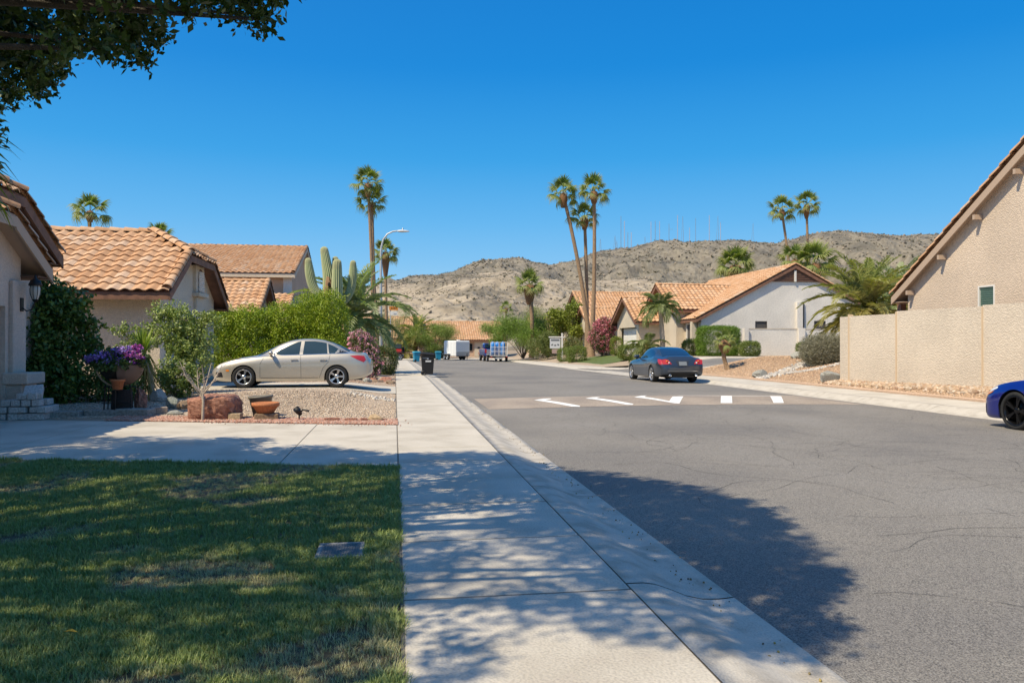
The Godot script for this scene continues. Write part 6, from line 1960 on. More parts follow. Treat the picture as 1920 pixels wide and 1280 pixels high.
	c.roof = [[0.0, 0.535], [0.1, 0.65], [0.35, 0.77], [0.8, 0.86], [1.25, 0.92], [1.45, 0.96], [1.8, 1.14], [2.15, 1.29], [2.5, 1.375], [2.8, 1.395], [3.1, 1.38], [3.4, 1.33], [3.7, 1.24], [3.95, 1.14], [4.12, 1.065], [4.25, 1.04], [4.5, 1.05], [4.6, 1.04], [4.64, 0.98]]
	c.half = [[0.0, 0.5], [0.08, 0.66], [0.25, 0.79], [0.6, 0.87], [1.0, 0.895], [2.4, 0.885], [3.3, 0.905], [3.8, 0.915], [4.2, 0.9], [4.5, 0.865], [4.6, 0.84], [4.64, 0.8]]
	c.gw = [[0.0, 0.5], [1.4, 0.7], [2.1, 0.6], [2.8, 0.56], [3.5, 0.55], [4.1, 0.6], [4.64, 0.6]]
	c.wheels = [[0.92, 0.37], [3.6, 0.37]]
	c.wr = 0.335
	c.rear_rake = 0.42
	c.rear_knee = 0.66
	o = thing("parked_car", "dark blue-grey two-door car parked at the right kerb, seen from behind", "car")
	var slate := car_paint(lin(0.045, 0.06, 0.085), 0.5, 0.28)
	car_body(c, "body", slate, o)
	car_wheels(c, o, M.rim, 5, 0.225, true, 0.72)
	var back_glass := mat(lin(0.01, 0.03, 0.075), 0.03)
	back_glass.metallic_specular = 1.0
	for sg in [-1.0, 1.0]:
		patch(c, "side_window", V([1.85, 0.93, 2.1, 1.08, 2.4, 1.21, 2.75, 1.29, 3.1, 1.27, 3.4, 1.17, 3.55, 1.07, 3.3, 1.0, 2.6, 0.95]), "side", 0.004, back_glass, o, sg)
		patch(c, "tail_lamp", V([4.22, 0.93, 4.5, 0.92, 4.63, 0.9, 4.63, 0.72, 4.5, 0.73, 4.36, 0.8]), "side", 0.008, lamp_red, o, sg, 0.05)
		var tl := patch(c, "tail_lamp", V([sg * 0.83, 0.905, sg * 0.66, 0.93, sg * 0.56, 0.9, sg * 0.44, 0.74, sg * 0.8, 0.73]), "rear", 0.02, lamp_red, o)
		for q in [[0.55, 0.79, 0.032, lamp_white], [0.63, 0.85, 0.03, amber]]:
			var st := mb()
			lathe(st, [Vector2(0.0, -0.01), Vector2(q[2], -0.01), Vector2(q[2], 0.012), Vector2(0.0, 0.018)], Vector3(sg * q[0], q[1], c.warp(c.L, q[1]) + 0.083), 14, Basis(Vector3.RIGHT, PI / 2))
			obj("lamp_lens", st, q[3], tl)
		seam(c, [Vector2(1.5, 0.25), Vector2(1.52, 0.6), Vector2(1.72, 0.9)], seam_m, o, sg)
		seam(c, [Vector2(2.92, 0.25), Vector2(2.98, 0.6), Vector2(3.0, 0.95)], seam_m, o, sg)
		mirror(c, o, 1.85, 0.93, sg, slate)
		var st2 := mb()
		lathe(st2, [Vector2(0.03, -0.1), Vector2(0.045, -0.1), Vector2(0.045, 0.08), Vector2(0.034, 0.08), Vector2(0.034, -0.05), Vector2(0.0, -0.05)], Vector3(sg * 0.52, 0.31, c.L + 0.0), 14, Basis(Vector3.RIGHT, PI / 2))
		obj("exhaust", st2, chrome, o)
	patch(c, "rear_window", V([3.25, -0.44, 3.25, 0.44, 3.6, 0.53, 4.06, 0.6, 4.1, 0.3, 4.11, 0.0, 4.1, -0.3, 4.06, -0.6, 3.6, -0.53]), "top", 0.006, back_glass, o)
	patch(c, "windshield", V([1.45, -0.6, 1.45, 0.6, 2.0, 0.56, 2.3, 0.5, 2.3, -0.5, 2.0, -0.56]), "top", 0.005, glass, o)
	patch(c, "plate_recess", V([-0.27, 0.87, 0.27, 0.87, 0.18, 0.66, -0.18, 0.66]), "rear", 0.01, mat(lin(0.03, 0.035, 0.045), 0.4), o)
	patch(c, "number_plate", V([-0.155, 0.69, 0.155, 0.69, 0.155, 0.835, -0.155, 0.835]), "rear", 0.018, mat(lin(0.17, 0.19, 0.21), 0.5), o)
	patch(c, "diffuser", V([-0.62, 0.345, 0.62, 0.345, 0.55, 0.43, -0.55, 0.43]), "rear", 0.012, M.black_plastic, o)
	patch(c, "bumper_line", V([-0.66, 0.455, -0.55, 0.475, 0.55, 0.475, 0.66, 0.455, 0.55, 0.463, -0.55, 0.463]), "rear", 0.014, chrome, o)
	patch(c, "trunk_seam", V([-0.52, 0.655, 0.52, 0.655, 0.52, 0.665, -0.52, 0.665]), "rear", 0.012, seam_m, o)
	place_car(o, P(10.93, road_y(10.9, 31.0), 33.0), 0.0)
	# --- bright blue car cut by the right edge of the picture
	c = Car.new()
	c.L = 4.5
	c.sill = [[0.0, 0.22], [0.12, 0.17], [0.5, 0.17], [1.4, 0.18], [3.2, 0.19], [4.1, 0.26], [4.4, 0.32], [4.5, 0.36]]
	c.belt = [[0.0, 0.5], [0.08, 0.62], [0.25, 0.715], [0.6, 0.81], [1.0, 0.875], [1.5, 0.925], [2.4, 0.95], [3.4, 0.99], [4.0, 1.01], [4.4, 1.0], [4.5, 0.92]]
	c.roof = [[0.0, 0.52], [0.08, 0.65], [0.25, 0.75], [0.6, 0.85], [1.0, 0.92], [1.3, 0.97], [1.6, 1.1], [1.95, 1.27], [2.3, 1.385], [2.7, 1.415], [3.2, 1.39], [3.6, 1.28], [4.0, 1.12], [4.25, 1.06], [4.4, 1.04], [4.5, 0.94]]
	c.half = [[0.0, 0.62], [0.06, 0.76], [0.2, 0.85], [0.5, 0.89], [1.0, 0.9], [3.6, 0.9], [4.1, 0.87], [4.4, 0.8], [4.5, 0.7]]
	c.gw = [[0.0, 0.5], [1.2, 0.72], [1.9, 0.62], [2.7, 0.58], [3.6, 0.58], [4.5, 0.56]]
	c.wheels = [[0.86, 0.375], [3.58, 0.375]]
	c.wr = 0.335
	o = thing("parked_car", "bright blue car with black wheels, only its nose in view at the right edge", "car")
	var blue := car_paint(lin(0.005, 0.016, 0.24), 0.45, 0.28)
	car_body(c, "body", blue, o)
	car_wheels(c, o, mat(lin(0.012, 0.012, 0.014), 0.22, 0.5), 5, 0.23, true, 0.78)
	for sg in [-1.0, 1.0]:
		patch(c, "headlamp", V([0.08, 0.6, 0.2, 0.685, 0.42, 0.745, 0.44, 0.71, 0.22, 0.63, 0.1, 0.565]), "side", 0.006, lamp_white, o, sg, 0.05)
		patch(c, "side_marker", V([0.14, 0.565, 0.3, 0.62, 0.36, 0.66, 0.2, 0.625]), "side", 0.01, amber, o, sg, 0.04)
		patch(c, "air_inlet", V([0.02, 0.24, 0.14, 0.24, 0.13, 0.42, 0.04, 0.44]), "side", 0.006, M.black_plastic, o, sg, 0.05)
		patch(c, "side_window", V([1.75, 0.97, 2.1, 1.15, 2.5, 1.3, 2.9, 1.32, 3.3, 1.27, 3.6, 1.12, 3.5, 1.02, 2.5, 0.98]), "side", 0.004, glass, o, sg)
		seam(c, [Vector2(1.42, 0.26), Vector2(1.42, 0.7), Vector2(1.5, 0.93)], seam_m, o, sg)
		mirror(c, o, 1.75, 0.96, sg, blue)
	patch(c, "windshield", V([1.32, -0.6, 1.32, 0.6, 1.8, 0.58, 2.2, 0.5, 2.2, -0.5, 1.8, -0.58]), "top", 0.005, glass, o)
	place_car(o, P(11.55, road_y(11.3, 12.0), 12.85), 0.0)
	far_vehicles(glass, lamp_red, amber, chrome)

func far_vehicles(glass: Material, lamp_red: Material, amber: Material, chrome: Material) -> void:
	# white box trailer
	var o := thing("box_trailer", "white enclosed box trailer parked at the end of the street", "trailer", P(7.3, road_y(7.3, 92.5), 92.0), 0.5)
	var white := mat(lin(0.78, 0.78, 0.77), 0.35)
	var st := mb()
	box(st, Vector3(0, 1.32, 0), Vector3(2.0, 1.78, 2.6), Basis.IDENTITY, 0.06)
	obj("body", st, white, o)
	st = mb()
	box(st, Vector3(0, 2.22, 0), Vector3(1.9, 0.1, 2.5), Basis.IDENTITY, 0.05)
	box(st, Vector3(0.1, 2.3, 0.2), Vector3(0.35, 0.12, 0.35), Basis.IDENTITY, 0.03)
	obj("roof", st, white, o)
	st = mb()
	box(st, Vector3(0, 0.72, 1.31), Vector3(1.86, 0.5, 0.02))
	obj("stone_guard", st, M.galv, o)
	for sg in [-1.0, 1.0]:
		for z in [-0.2, -0.85]: wheel(o, Vector3(sg * 1.12, 0.32, z), 0.32, 0.2, M.rim, 5, sg)
		st = mb()
		box(st, Vector3(sg * 1.1, 0.72, -0.52), Vector3(0.26, 0.05, 1.4))
		obj("mudguard", st, M.galv, o)
		for k in 4:
			st = mb()
			box(st, Vector3(sg * 1.004, 1.32, -1.0 + k * 0.65), Vector3(0.015, 1.7, 0.03))
			obj("rib", st, M.galv, o)
	st = mb()
	bar(st, Vector3(-0.8, 0.42, 1.2), Vector3(0, 0.42, 2.4), 0.08, 0.1)
	bar(st, Vector3(0.8, 0.42, 1.2), Vector3(0, 0.42, 2.4), 0.08, 0.1)
	tube(st, [Vector3(0, 0.05, 2.2), Vector3(0, 0.8, 2.2)], [0.04], 6)
	obj("drawbar", st, M.dark_iron, o)
	# blue pickup truck and the loaded trailer behind it
	o = thing("pickup_truck", "blue pickup truck at the right kerb far down the street, ahead of the loaded trailer", "truck", P(10.35, road_y(10.35, 84), 83.6))
	var bl := car_paint(lin(0.01, 0.045, 0.28), 0.3, 0.35)
	st = mb()
	box(st, Vector3(0, 0.95, -2.3), Vector3(1.95, 0.75, 1.5), Basis.IDENTITY, 0.1)
	box(st, Vector3(0, 0.95, 0.55), Vector3(1.95, 0.75, 4.1), Basis.IDENTITY, 0.06)
	obj("body", st, bl, o)
	st = mb()
	box(st, Vector3(0, 1.62, -0.6), Vector3(1.7, 0.62, 1.9), Basis.IDENTITY, 0.16)
	obj("cab", st, bl, o)
	st = mb()
	box(st, Vector3(0, 1.63, 0.36), Vector3(1.4, 0.42, 0.02))
	obj("rear_window", st, glass, o)
	for sg in [-1.0, 1.0]:
		st = mb()
		box(st, Vector3(sg * 0.86, 1.63, -0.6), Vector3(0.02, 0.4, 1.4))
		obj("side_window", st, glass, o)
		st = mb()
		box(st, Vector3(sg * 1.17, 1.42, -1.45), Vector3(0.26, 0.24, 0.1), Basis.IDENTITY, 0.03)
		bar(st, Vector3(sg * 0.9, 1.36, -1.45), Vector3(sg * 1.1, 1.38, -1.45), 0.04, 0.04)
		obj("mirror", st, M.black_plastic, o)
		st = mb()
		box(st, Vector3(sg * 0.86, 1.1, 2.61), Vector3(0.2, 0.4, 0.04), Basis.IDENTITY, 0.015)
		obj("tail_lamp", st, lamp_red, o)
		for z in [-2.2, 1.5]: wheel(o, Vector3(sg * 0.87, 0.38, z), 0.38, 0.25, M.rim, 5, sg)
	o = thing("utility_trailer", "open utility trailer with a grey mesh ramp gate, loaded in blue, behind the blue truck", "trailer", P(10.45, road_y(10.4, 79), 79.3))
	st = mb()
	box(st, Vector3(0, 0.55, 0), Vector3(1.75, 0.16, 3.2), Basis.IDENTITY, 0.02)
	obj("deck", st, M.dark_iron, o)
	for sg in [-1.0, 1.0]:
		wheel(o, Vector3(sg * 0.98, 0.33, 0.1), 0.33, 0.2, M.rim, 5, sg)
		st = mb()
		box(st, Vector3(sg * 0.98, 0.74, 0.1), Vector3(0.26, 0.05, 0.9))
		for y in [0.7, 0.95, 1.2]: bar(st, Vector3(sg * 0.85, y, -1.6), Vector3(sg * 0.85, y, 1.6), 0.04, 0.04)
		for k in 5: bar(st, Vector3(sg * 0.85, 0.6, -1.6 + k * 0.8), Vector3(sg * 0.85, 1.2, -1.6 + k * 0.8), 0.04, 0.04)
		obj("side_rail", st, M.galv, o)
		st = mb()
		box(st, Vector3(sg * 0.78, 0.52, 1.63), Vector3(0.14, 0.1, 0.03))
		obj("tail_lamp", st, lamp_red, o)
	st = mb()
	for x in [-0.84, -0.42, 0.0, 0.42, 0.84]: bar(st, Vector3(x, 0.6, 1.62), Vector3(x, 2.0, 1.62), 0.05, 0.05)
	for y in [0.62, 1.05, 1.5, 1.98]: bar(st, Vector3(-0.86, y, 1.623), Vector3(0.86, y, 1.623), 0.05, 0.05)
	obj("gate_frame", st, M.white_trim, o)
	st = mb()
	for k in 26: bar(st, Vector3(-0.82 + k * 0.065, 0.62, 1.6), Vector3(-0.82 + k * 0.065, 1.5, 1.6), 0.014, 0.014)
	obj("gate_mesh", st, M.galv, o)
	st = mb()
	box(st, Vector3(0, 0.38, 1.64), Vector3(0.75, 0.16, 0.02))
	obj("number_plate_bar", st, M.galv, o)
	for k in 3:
		var t := thing("water_tank", ["blue tank on the utility trailer, left one by the gate", "blue tank in the middle of the utility trailer's load", "blue tank on the utility trailer, right one by the gate"][k], "tank", P(10.45 - 0.52 + 0.52 * k, road_y(10.4, 79) + 0.63, 79.3 - 0.7 + 0.35 * (k % 2)))
		st = mb()
		lathe(st, [Vector2(0.0, 0.0), Vector2(0.25, 0.0), Vector2(0.255, 0.45), Vector2(0.235, 0.5), Vector2(0.255, 0.55), Vector2(0.255, 1.15), Vector2(0.2, 1.32), Vector2(0.08, 1.36), Vector2(0.08, 1.44), Vector2(0.0, 1.44)], Vector3.ZERO, 14)
		obj("shell", st, mat(lin(0.03, 0.22, 0.62), 0.4), t)
	# red off-road car behind the round shrub
	o = thing("parked_car", "red boxy off-road car with a black top, behind the left shrub far down the street", "car", P(-0.6, road_y(2.0, 90) + 0.02, 90.0), PI / 2)
	var red := car_paint(lin(0.50, 0.02, 0.015), 0.1, 0.35)
	st = mb()
	box(st, Vector3(0, 0.98, -0.1), Vector3(1.6, 0.62, 3.0), Basis.IDENTITY, 0.07)
	box(st, Vector3(0, 0.95, -1.55), Vector3(1.35, 0.55, 0.9), Basis.IDENTITY, 0.07)
	obj("body", st, red, o)
	st = mb()
	box(st, Vector3(0, 1.58, 0.35), Vector3(1.5, 0.6, 2.1), Basis.IDENTITY, 0.07)
	obj("hard_top", st, mat(lin(0.012, 0.014, 0.02), 0.4), o)
	for sg in [-1.0, 1.0]:
		st = mb()
		box(st, Vector3(sg * 0.756, 1.58, 0.0), Vector3(0.012, 0.4, 0.7))
		box(st, Vector3(sg * 0.756, 1.58, 0.95), Vector3(0.012, 0.4, 0.7))
		obj("side_window", st, glass, o)
		for z in [-1.35, 1.15]:
			wheel(o, Vector3(sg * 0.8, 0.41, z), 0.41, 0.26, M.rim, 5, sg)
			st = mb()
			box(st, Vector3(sg * 0.86, 0.93, z), Vector3(0.3, 0.09, 1.05), Basis.IDENTITY, 0.03)
			obj("fender_flare", st, M.black_plastic, o)
		st = mb()
		box(st, Vector3(sg * 0.62, 0.95, 1.42), Vector3(0.18, 0.24, 0.06))
		obj("tail_lamp", st, lamp_red, o)
	st = mb()
	box(st, Vector3(0, 0.6, 1.5), Vector3(1.6, 0.2, 0.24), Basis.IDENTITY, 0.04)
	obj("bumper", st, M.metal_grey, o)
	st = mb()
	lathe(st, [Vector2(0.0, -0.12), Vector2(0.36, -0.12), Vector2(0.4, -0.06), Vector2(0.4, 0.06), Vector2(0.36, 0.12), Vector2(0.0, 0.1)], Vector3(0, 1.2, 1.58), 20, Basis(Vector3.RIGHT, PI / 2))
	obj("spare_wheel", st, M.tyre, o)
	o = thing("parked_car", "red low car behind the white trailer, before the end house's garage", "car", P(12.3, -0.5, 104.0), 0.0)
	st = mb()
	box(st, Vector3(0, 0.65, 0), Vector3(1.8, 0.55, 4.4), Basis.IDENTITY, 0.12)
	obj("body", st, red, o)
	st = mb()
	box(st, Vector3(0, 1.1, 0.1), Vector3(1.45, 0.5, 2.2), Basis.IDENTITY, 0.18)
	obj("cabin", st, glass, o)
	for sg in [-1.0, 1.0]:
		st = mb()
		box(st, Vector3(sg * 0.7, 0.75, 2.2), Vector3(0.35, 0.14, 0.04))
		obj("tail_lamp", st, lamp_red, o)
		for z in [-1.35, 1.35]: wheel(o, Vector3(sg * 0.8, 0.31, z), 0.31, 0.2, M.rim, 5, sg)

# ---------------------------------------------------------------- street furniture
func bin(label: String, at: Vector3, yaw: float, m: Material, lid_m: Material, slump: float) -> Node3D:
	var o := thing("wheeled_bin", label, "bin", at, yaw, "wheeled bins left at the kerb")
	var st := mb()
	flat(st)
	var lo := [Vector3(-0.24, 0.06, 0.26), Vector3(0.24, 0.06, 0.26), Vector3(0.24, 0.06, -0.26), Vector3(-0.24, 0.06, -0.26)]
	var hi := [Vector3(-0.3, 0.95, 0.36), Vector3(0.3, 0.95, 0.36), Vector3(0.3, 0.95, -0.36), Vector3(-0.3, 0.95, -0.36)]
	var mid := [Vector3(-0.285, 0.72, 0.335), Vector3(0.285, 0.72, 0.335), Vector3(0.285, 0.72, -0.335), Vector3(-0.285, 0.72, -0.335)]
	for ring in [[lo, mid], [mid, hi]]:
		for k in 4:
			var n := (k + 1) % 4
			quad(st, ring[0][k], ring[0][n], ring[1][n], ring[1][k])
	quad(st, lo[3], lo[2], lo[1], lo[0])
	box(st, Vector3(0, 0.9, 0), Vector3(0.66, 0.07, 0.78), Basis.IDENTITY, 0.015)
	box(st, Vector3(0, 0.73, 0), Vector3(0.61, 0.03, 0.7), Basis.IDENTITY, 0.01)
	obj("body", st, m, o)
	st = mb()
	var tilt := Basis(Vector3.BACK, slump)
	box(st, Vector3(0, 1.0, 0.0), Vector3(0.7, 0.1, 0.84), tilt, 0.045)
	box(st, Vector3(0, 1.05, 0.0), Vector3(0.58, 0.05, 0.7), tilt, 0.024)
	obj("lid", st, lid_m, o)
	st = mb()
	tube(st, [Vector3(-0.34, 0.96, 0.24), Vector3(-0.42, 0.96, 0.24), Vector3(-0.42, 0.96, -0.24), Vector3(-0.34, 0.96, -0.24)], [0.016], 6)
	obj("handle", st, m, o)
	for s in [-1.0, 1.0]:
		st = mb()
		lathe(st, [Vector2(0.0, -0.03), Vector2(0.12, -0.03), Vector2(0.125, 0.0), Vector2(0.12, 0.03), Vector2(0.07, 0.035), Vector2(0.06, 0.02), Vector2(0.0, 0.02)], Vector3(-0.19, 0.125, s * 0.3), 18, Basis(Vector3.RIGHT, s * PI / 2))
		obj("wheel", st, M.black_plastic, o)
	return o

func make_street_things() -> void:
	rng.seed = 500
	var teal := mat(lin(0.008, 0.24, 0.40), 0.4)
	var teal_lid := mat(lin(0.05, 0.33, 0.48), 0.4)
	var b := bin("black wheeled bin with a slumped lid at the left kerb, nearest of the bins", P(1.52, drop(36.4) - 0.03, 36.4), 0.0, M.black_plastic, M.black_plastic, -0.08)
	var st := mb()   # the pale printed panel on its front
	box(st, Vector3(0.02, 0.69, 0.345), Vector3(0.26, 0.1, 0.006), Basis(Vector3.RIGHT, -0.1))
	box(st, Vector3(-0.12, 0.82, 0.352), Vector3(0.24, 0.022, 0.006), Basis(Vector3.RIGHT, -0.1))
	lathe(st, [Vector2(0.0, 0.0), Vector2(0.045, 0.0), Vector2(0.04, 0.006), Vector2(0.0, 0.006)], Vector3(0.0, 0.8, 0.353), 16, Basis(Vector3.RIGHT, PI / 2 - 0.1))
	obj("printed_panel", st, mat(lin(0.5, 0.51, 0.52), 0.6), b)
	bin("teal blue wheeled bin behind the black bin, left of the other blue one", P(2.15, drop(78) - 0.1, 78.2), 0.2, teal, teal_lid, 0.02)
	bin("teal blue wheeled bin standing against the white trailer's corner", P(5.05, -0.47, 91.0), 0.1, teal, teal_lid, 0.0)
	# the street lamp
	var o := thing("street_lamp", "grey steel street lamp with a curved arm over the left pavement", "street lamp", P(-0.77, left_y(-0.77, 43.6), 43.6))
	st = mb()
	tube(st, [Vector3(0, 0, 0), Vector3(0, 3.0, 0), Vector3(0, 6.4, 0)], [0.1, 0.08, 0.062], 12)
	obj("pole", st, M.galv, o)
	st = mb()
	tube(st, [Vector3(0, 6.4, 0), Vector3(0.03, 6.85, 0), Vector3(0.14, 7.25, 0), Vector3(0.36, 7.55, 0), Vector3(0.66, 7.7, 0), Vector3(0.95, 7.74, 0)], [0.062, 0.055, 0.05, 0.045, 0.042, 0.04], 10)
	obj("arm", st, M.galv, o)
	st = mb()
	lathe(st, [Vector2(0.0, -0.34), Vector2(0.05, -0.33), Vector2(0.11, -0.15), Vector2(0.14, 0.1), Vector2(0.1, 0.28), Vector2(0.045, 0.34), Vector2(0.0, 0.36)], Vector3(1.24, 7.73, 0), 14, Basis(Vector3(0, 0.55, 0), Vector3(-1, 0, 0), Vector3(0, 0, 1)))
	obj("lamp_head", st, mat(lin(0.7, 0.7, 0.69), 0.4), o)
	st = mb()
	lathe(st, [Vector2(0.045, 0.0), Vector2(0.045, 0.1), Vector2(0.0, 0.12)], Vector3(1.2, 7.79, 0), 10)
	obj("photocell", st, M.metal_grey, o)
	st = mb()
	lathe(st, [Vector2(0.2, 0.0), Vector2(0.2, 0.03), Vector2(0.13, 0.05), Vector2(0.11, 0.14)], Vector3.ZERO, 12)
	obj("base_flange", st, M.galv, o)
	# street sign: two plates on a post among the palm fronds
	o = thing("street_sign", "orange street sign with a small white plate below, on a post among the palm fronds", "sign", P(-0.25, left_y(-0.2, 45.5), 46.5))
	st = mb()
	tube(st, [Vector3(0, -0.1, 0), Vector3(0, 3.75, 0)], [0.03], 8)
	obj("post", st, M.galv, o)
	st = mb()
	box(st, Vector3(0.18, 3.62, 0.04), Vector3(0.52, 0.22, 0.02))
	var plate1 := obj("sign_plate", st, mat(lin(0.62, 0.22, 0.02), 0.5), o)
	st = mb()
	for k in 4: box(st, Vector3(0.06 + k * 0.085, 3.62, 0.053), Vector3(0.05, 0.09 - 0.02 * (k % 2), 0.006))
	obj("lettering", st, mat(lin(0.12, 0.06, 0.02), 0.6), plate1)
	st = mb()
	box(st, Vector3(0.2, 3.32, 0.04), Vector3(0.4, 0.2, 0.02))
	var plate2 := obj("sign_plate", st, M.white_trim, o)
	st = mb()
	for k in 2: box(st, Vector3(0.22 + k * 0.09, 3.3, 0.053), Vector3(0.06, 0.07, 0.006))
	obj("lettering", st, M.metal_grey, plate2)
	# the yard sign
	o = thing("yard_sign", "white post-and-arm yard sign with hanging panels beside the clipped shrubs", "sign", P(14.85, right_y(14.85, 69.5), 69.5))
	st = mb()
	box(st, Vector3(0.36, 1.2, 0), Vector3(0.13, 2.5, 0.13), Basis.IDENTITY, 0.015)
	box(st, Vector3(0.36, 2.5, 0), Vector3(0.17, 0.1, 0.17), Basis.IDENTITY, 0.03)
	box(st, Vector3(-0.15, 2.2, 0), Vector3(1.5, 0.11, 0.1), Basis.IDENTITY, 0.01)
	obj("post", st, M.white_trim, o)
	st = mb()
	box(st, Vector3(-0.3, 1.62, 0), Vector3(0.98, 0.92, 0.03))
	var panel := obj("panel", st, mat(lin(0.62, 0.63, 0.64), 0.5), o)
	st = mb()
	box(st, Vector3(-0.3, 1.92, 0.02), Vector3(0.8, 0.14, 0.006))
	for k in 3: box(st, Vector3(-0.58 + k * 0.28, 1.5 - 0.05 * (k % 2), 0.02), Vector3(0.18, 0.12, 0.006), Basis(Vector3.BACK, 0.4 - 0.4 * k))
	obj("print", st, mat(lin(0.12, 0.13, 0.14), 0.6), panel)
	st = mb()
	box(st, Vector3(-0.25, 0.9, 0), Vector3(0.66, 0.4, 0.02))
	obj("rider", st, mat(lin(0.40, 0.29, 0.26), 0.6), o)
	# the wall lantern on the near house
	o = thing("wall_lantern", "black carriage lantern on a scrolled bracket at the nearest house's corner", "lamp", P(-7.1, 2.15, 16.12))
	st = mb()
	box(st, Vector3(0.0, 0, 0), Vector3(0.03, 0.26, 0.12), Basis.IDENTITY, 0.01)
	obj("backplate", st, M.dark_iron, o)
	st = mb()
	tube(st, [Vector3(0.01, -0.06, 0), Vector3(0.08, -0.12, 0), Vector3(0.17, -0.1, 0), Vector3(0.22, 0.0, 0), Vector3(0.24, 0.1, 0)], [0.012], 6)
	obj("bracket", st, M.dark_iron, o)
	st = mb()
	lathe(st, [Vector2(0.05, 0.0), Vector2(0.085, 0.1), Vector2(0.095, 0.2), Vector2(0.08, 0.27)], Vector3(0.24, 0.1, 0), 16)
	obj("glass", st, mat(lin(0.45, 0.45, 0.40), 0.2), o)
	st = mb()
	for k in 8:
		var a := TAU * k / 8
		tube(st, [Vector3(0.24 + cos(a) * 0.055, 0.1, sin(a) * 0.055), Vector3(0.24 + cos(a) * 0.092, 0.2, sin(a) * 0.092), Vector3(0.24 + cos(a) * 0.1, 0.3, sin(a) * 0.1), Vector3(0.24 + cos(a) * 0.085, 0.37, sin(a) * 0.085)], [0.005], 4)
	obj("cage", st, M.dark_iron, o)
	st = mb()
	lathe(st, [Vector2(0.11, 0.36), Vector2(0.12, 0.38), Vector2(0.08, 0.47), Vector2(0.03, 0.5), Vector2(0.015, 0.56), Vector2(0.0, 0.6)], Vector3(0.24, 0, 0), 16)
	lathe(st, [Vector2(0.0, 0.04), Vector2(0.035, 0.06), Vector2(0.06, 0.1)], Vector3(0.24, 0, 0), 12)
	obj("cap", st, M.dark_iron, o)

func rock(label: String, at: Vector3, size: Vector3, sd: int, m: Material, facets := 6, called := "rock") -> Node3D:
	var o := mi(called, rock_mesh(size, sd, 3, 0.3, facets), m)
	o.position = at + Vector3(0, size.y * 0.25, 0)
	tag(o, label, "rock")
	return o

func boulder(m: Material) -> void:   # a broken slab: flat top, undercut front, rough edges
	var st := mb()
	flat(st)
	var fn := FastNoiseLite.new()
	fn.seed = 4
	fn.frequency = 3.2
	fn.fractal_octaves = 4
	var n := 22
	var pt := func(i, j):
		var th: float = PI * j / n
		var ph: float = TAU * (i % (2 * n)) / (2 * n)
		var d := Vector3(sin(th) * cos(ph), cos(th), sin(th) * sin(ph))
		var k := pow(pow(absf(d.x), 5.0) + pow(absf(d.y), 5.0) + pow(absf(d.z), 5.0), -0.2)
		var q := d * k * Vector3(0.43, 0.22, 0.34)
		q.z += (q.y - 0.05) * 0.35                      # the front leans out over its foot
		q.x += q.y * 0.12 * signf(q.x)
		q.y += 0.05 * q.x + 0.03 * signf(q.y)
		q += d * (0.05 * fn.get_noise_3dv(q) + 0.035 * absf(fn.get_noise_3dv(q * 2.7)))
		return Vector3(q.x, maxf(q.y, -0.25), q.z)
	for j in n:
		for i in 2 * n: quad(st, pt.call(i + 1, j), pt.call(i, j), pt.call(i, j + 1), pt.call(i + 1, j + 1))
	var o := obj("boulder", st, m, self)
	o.position = P(-3.3, left_y(-3.3, 15.0) + 0.19, 15.0)
	o.rotation.y = -0.12
	tag(o, "large flat-topped red boulder beside the bare sapling", "rock")

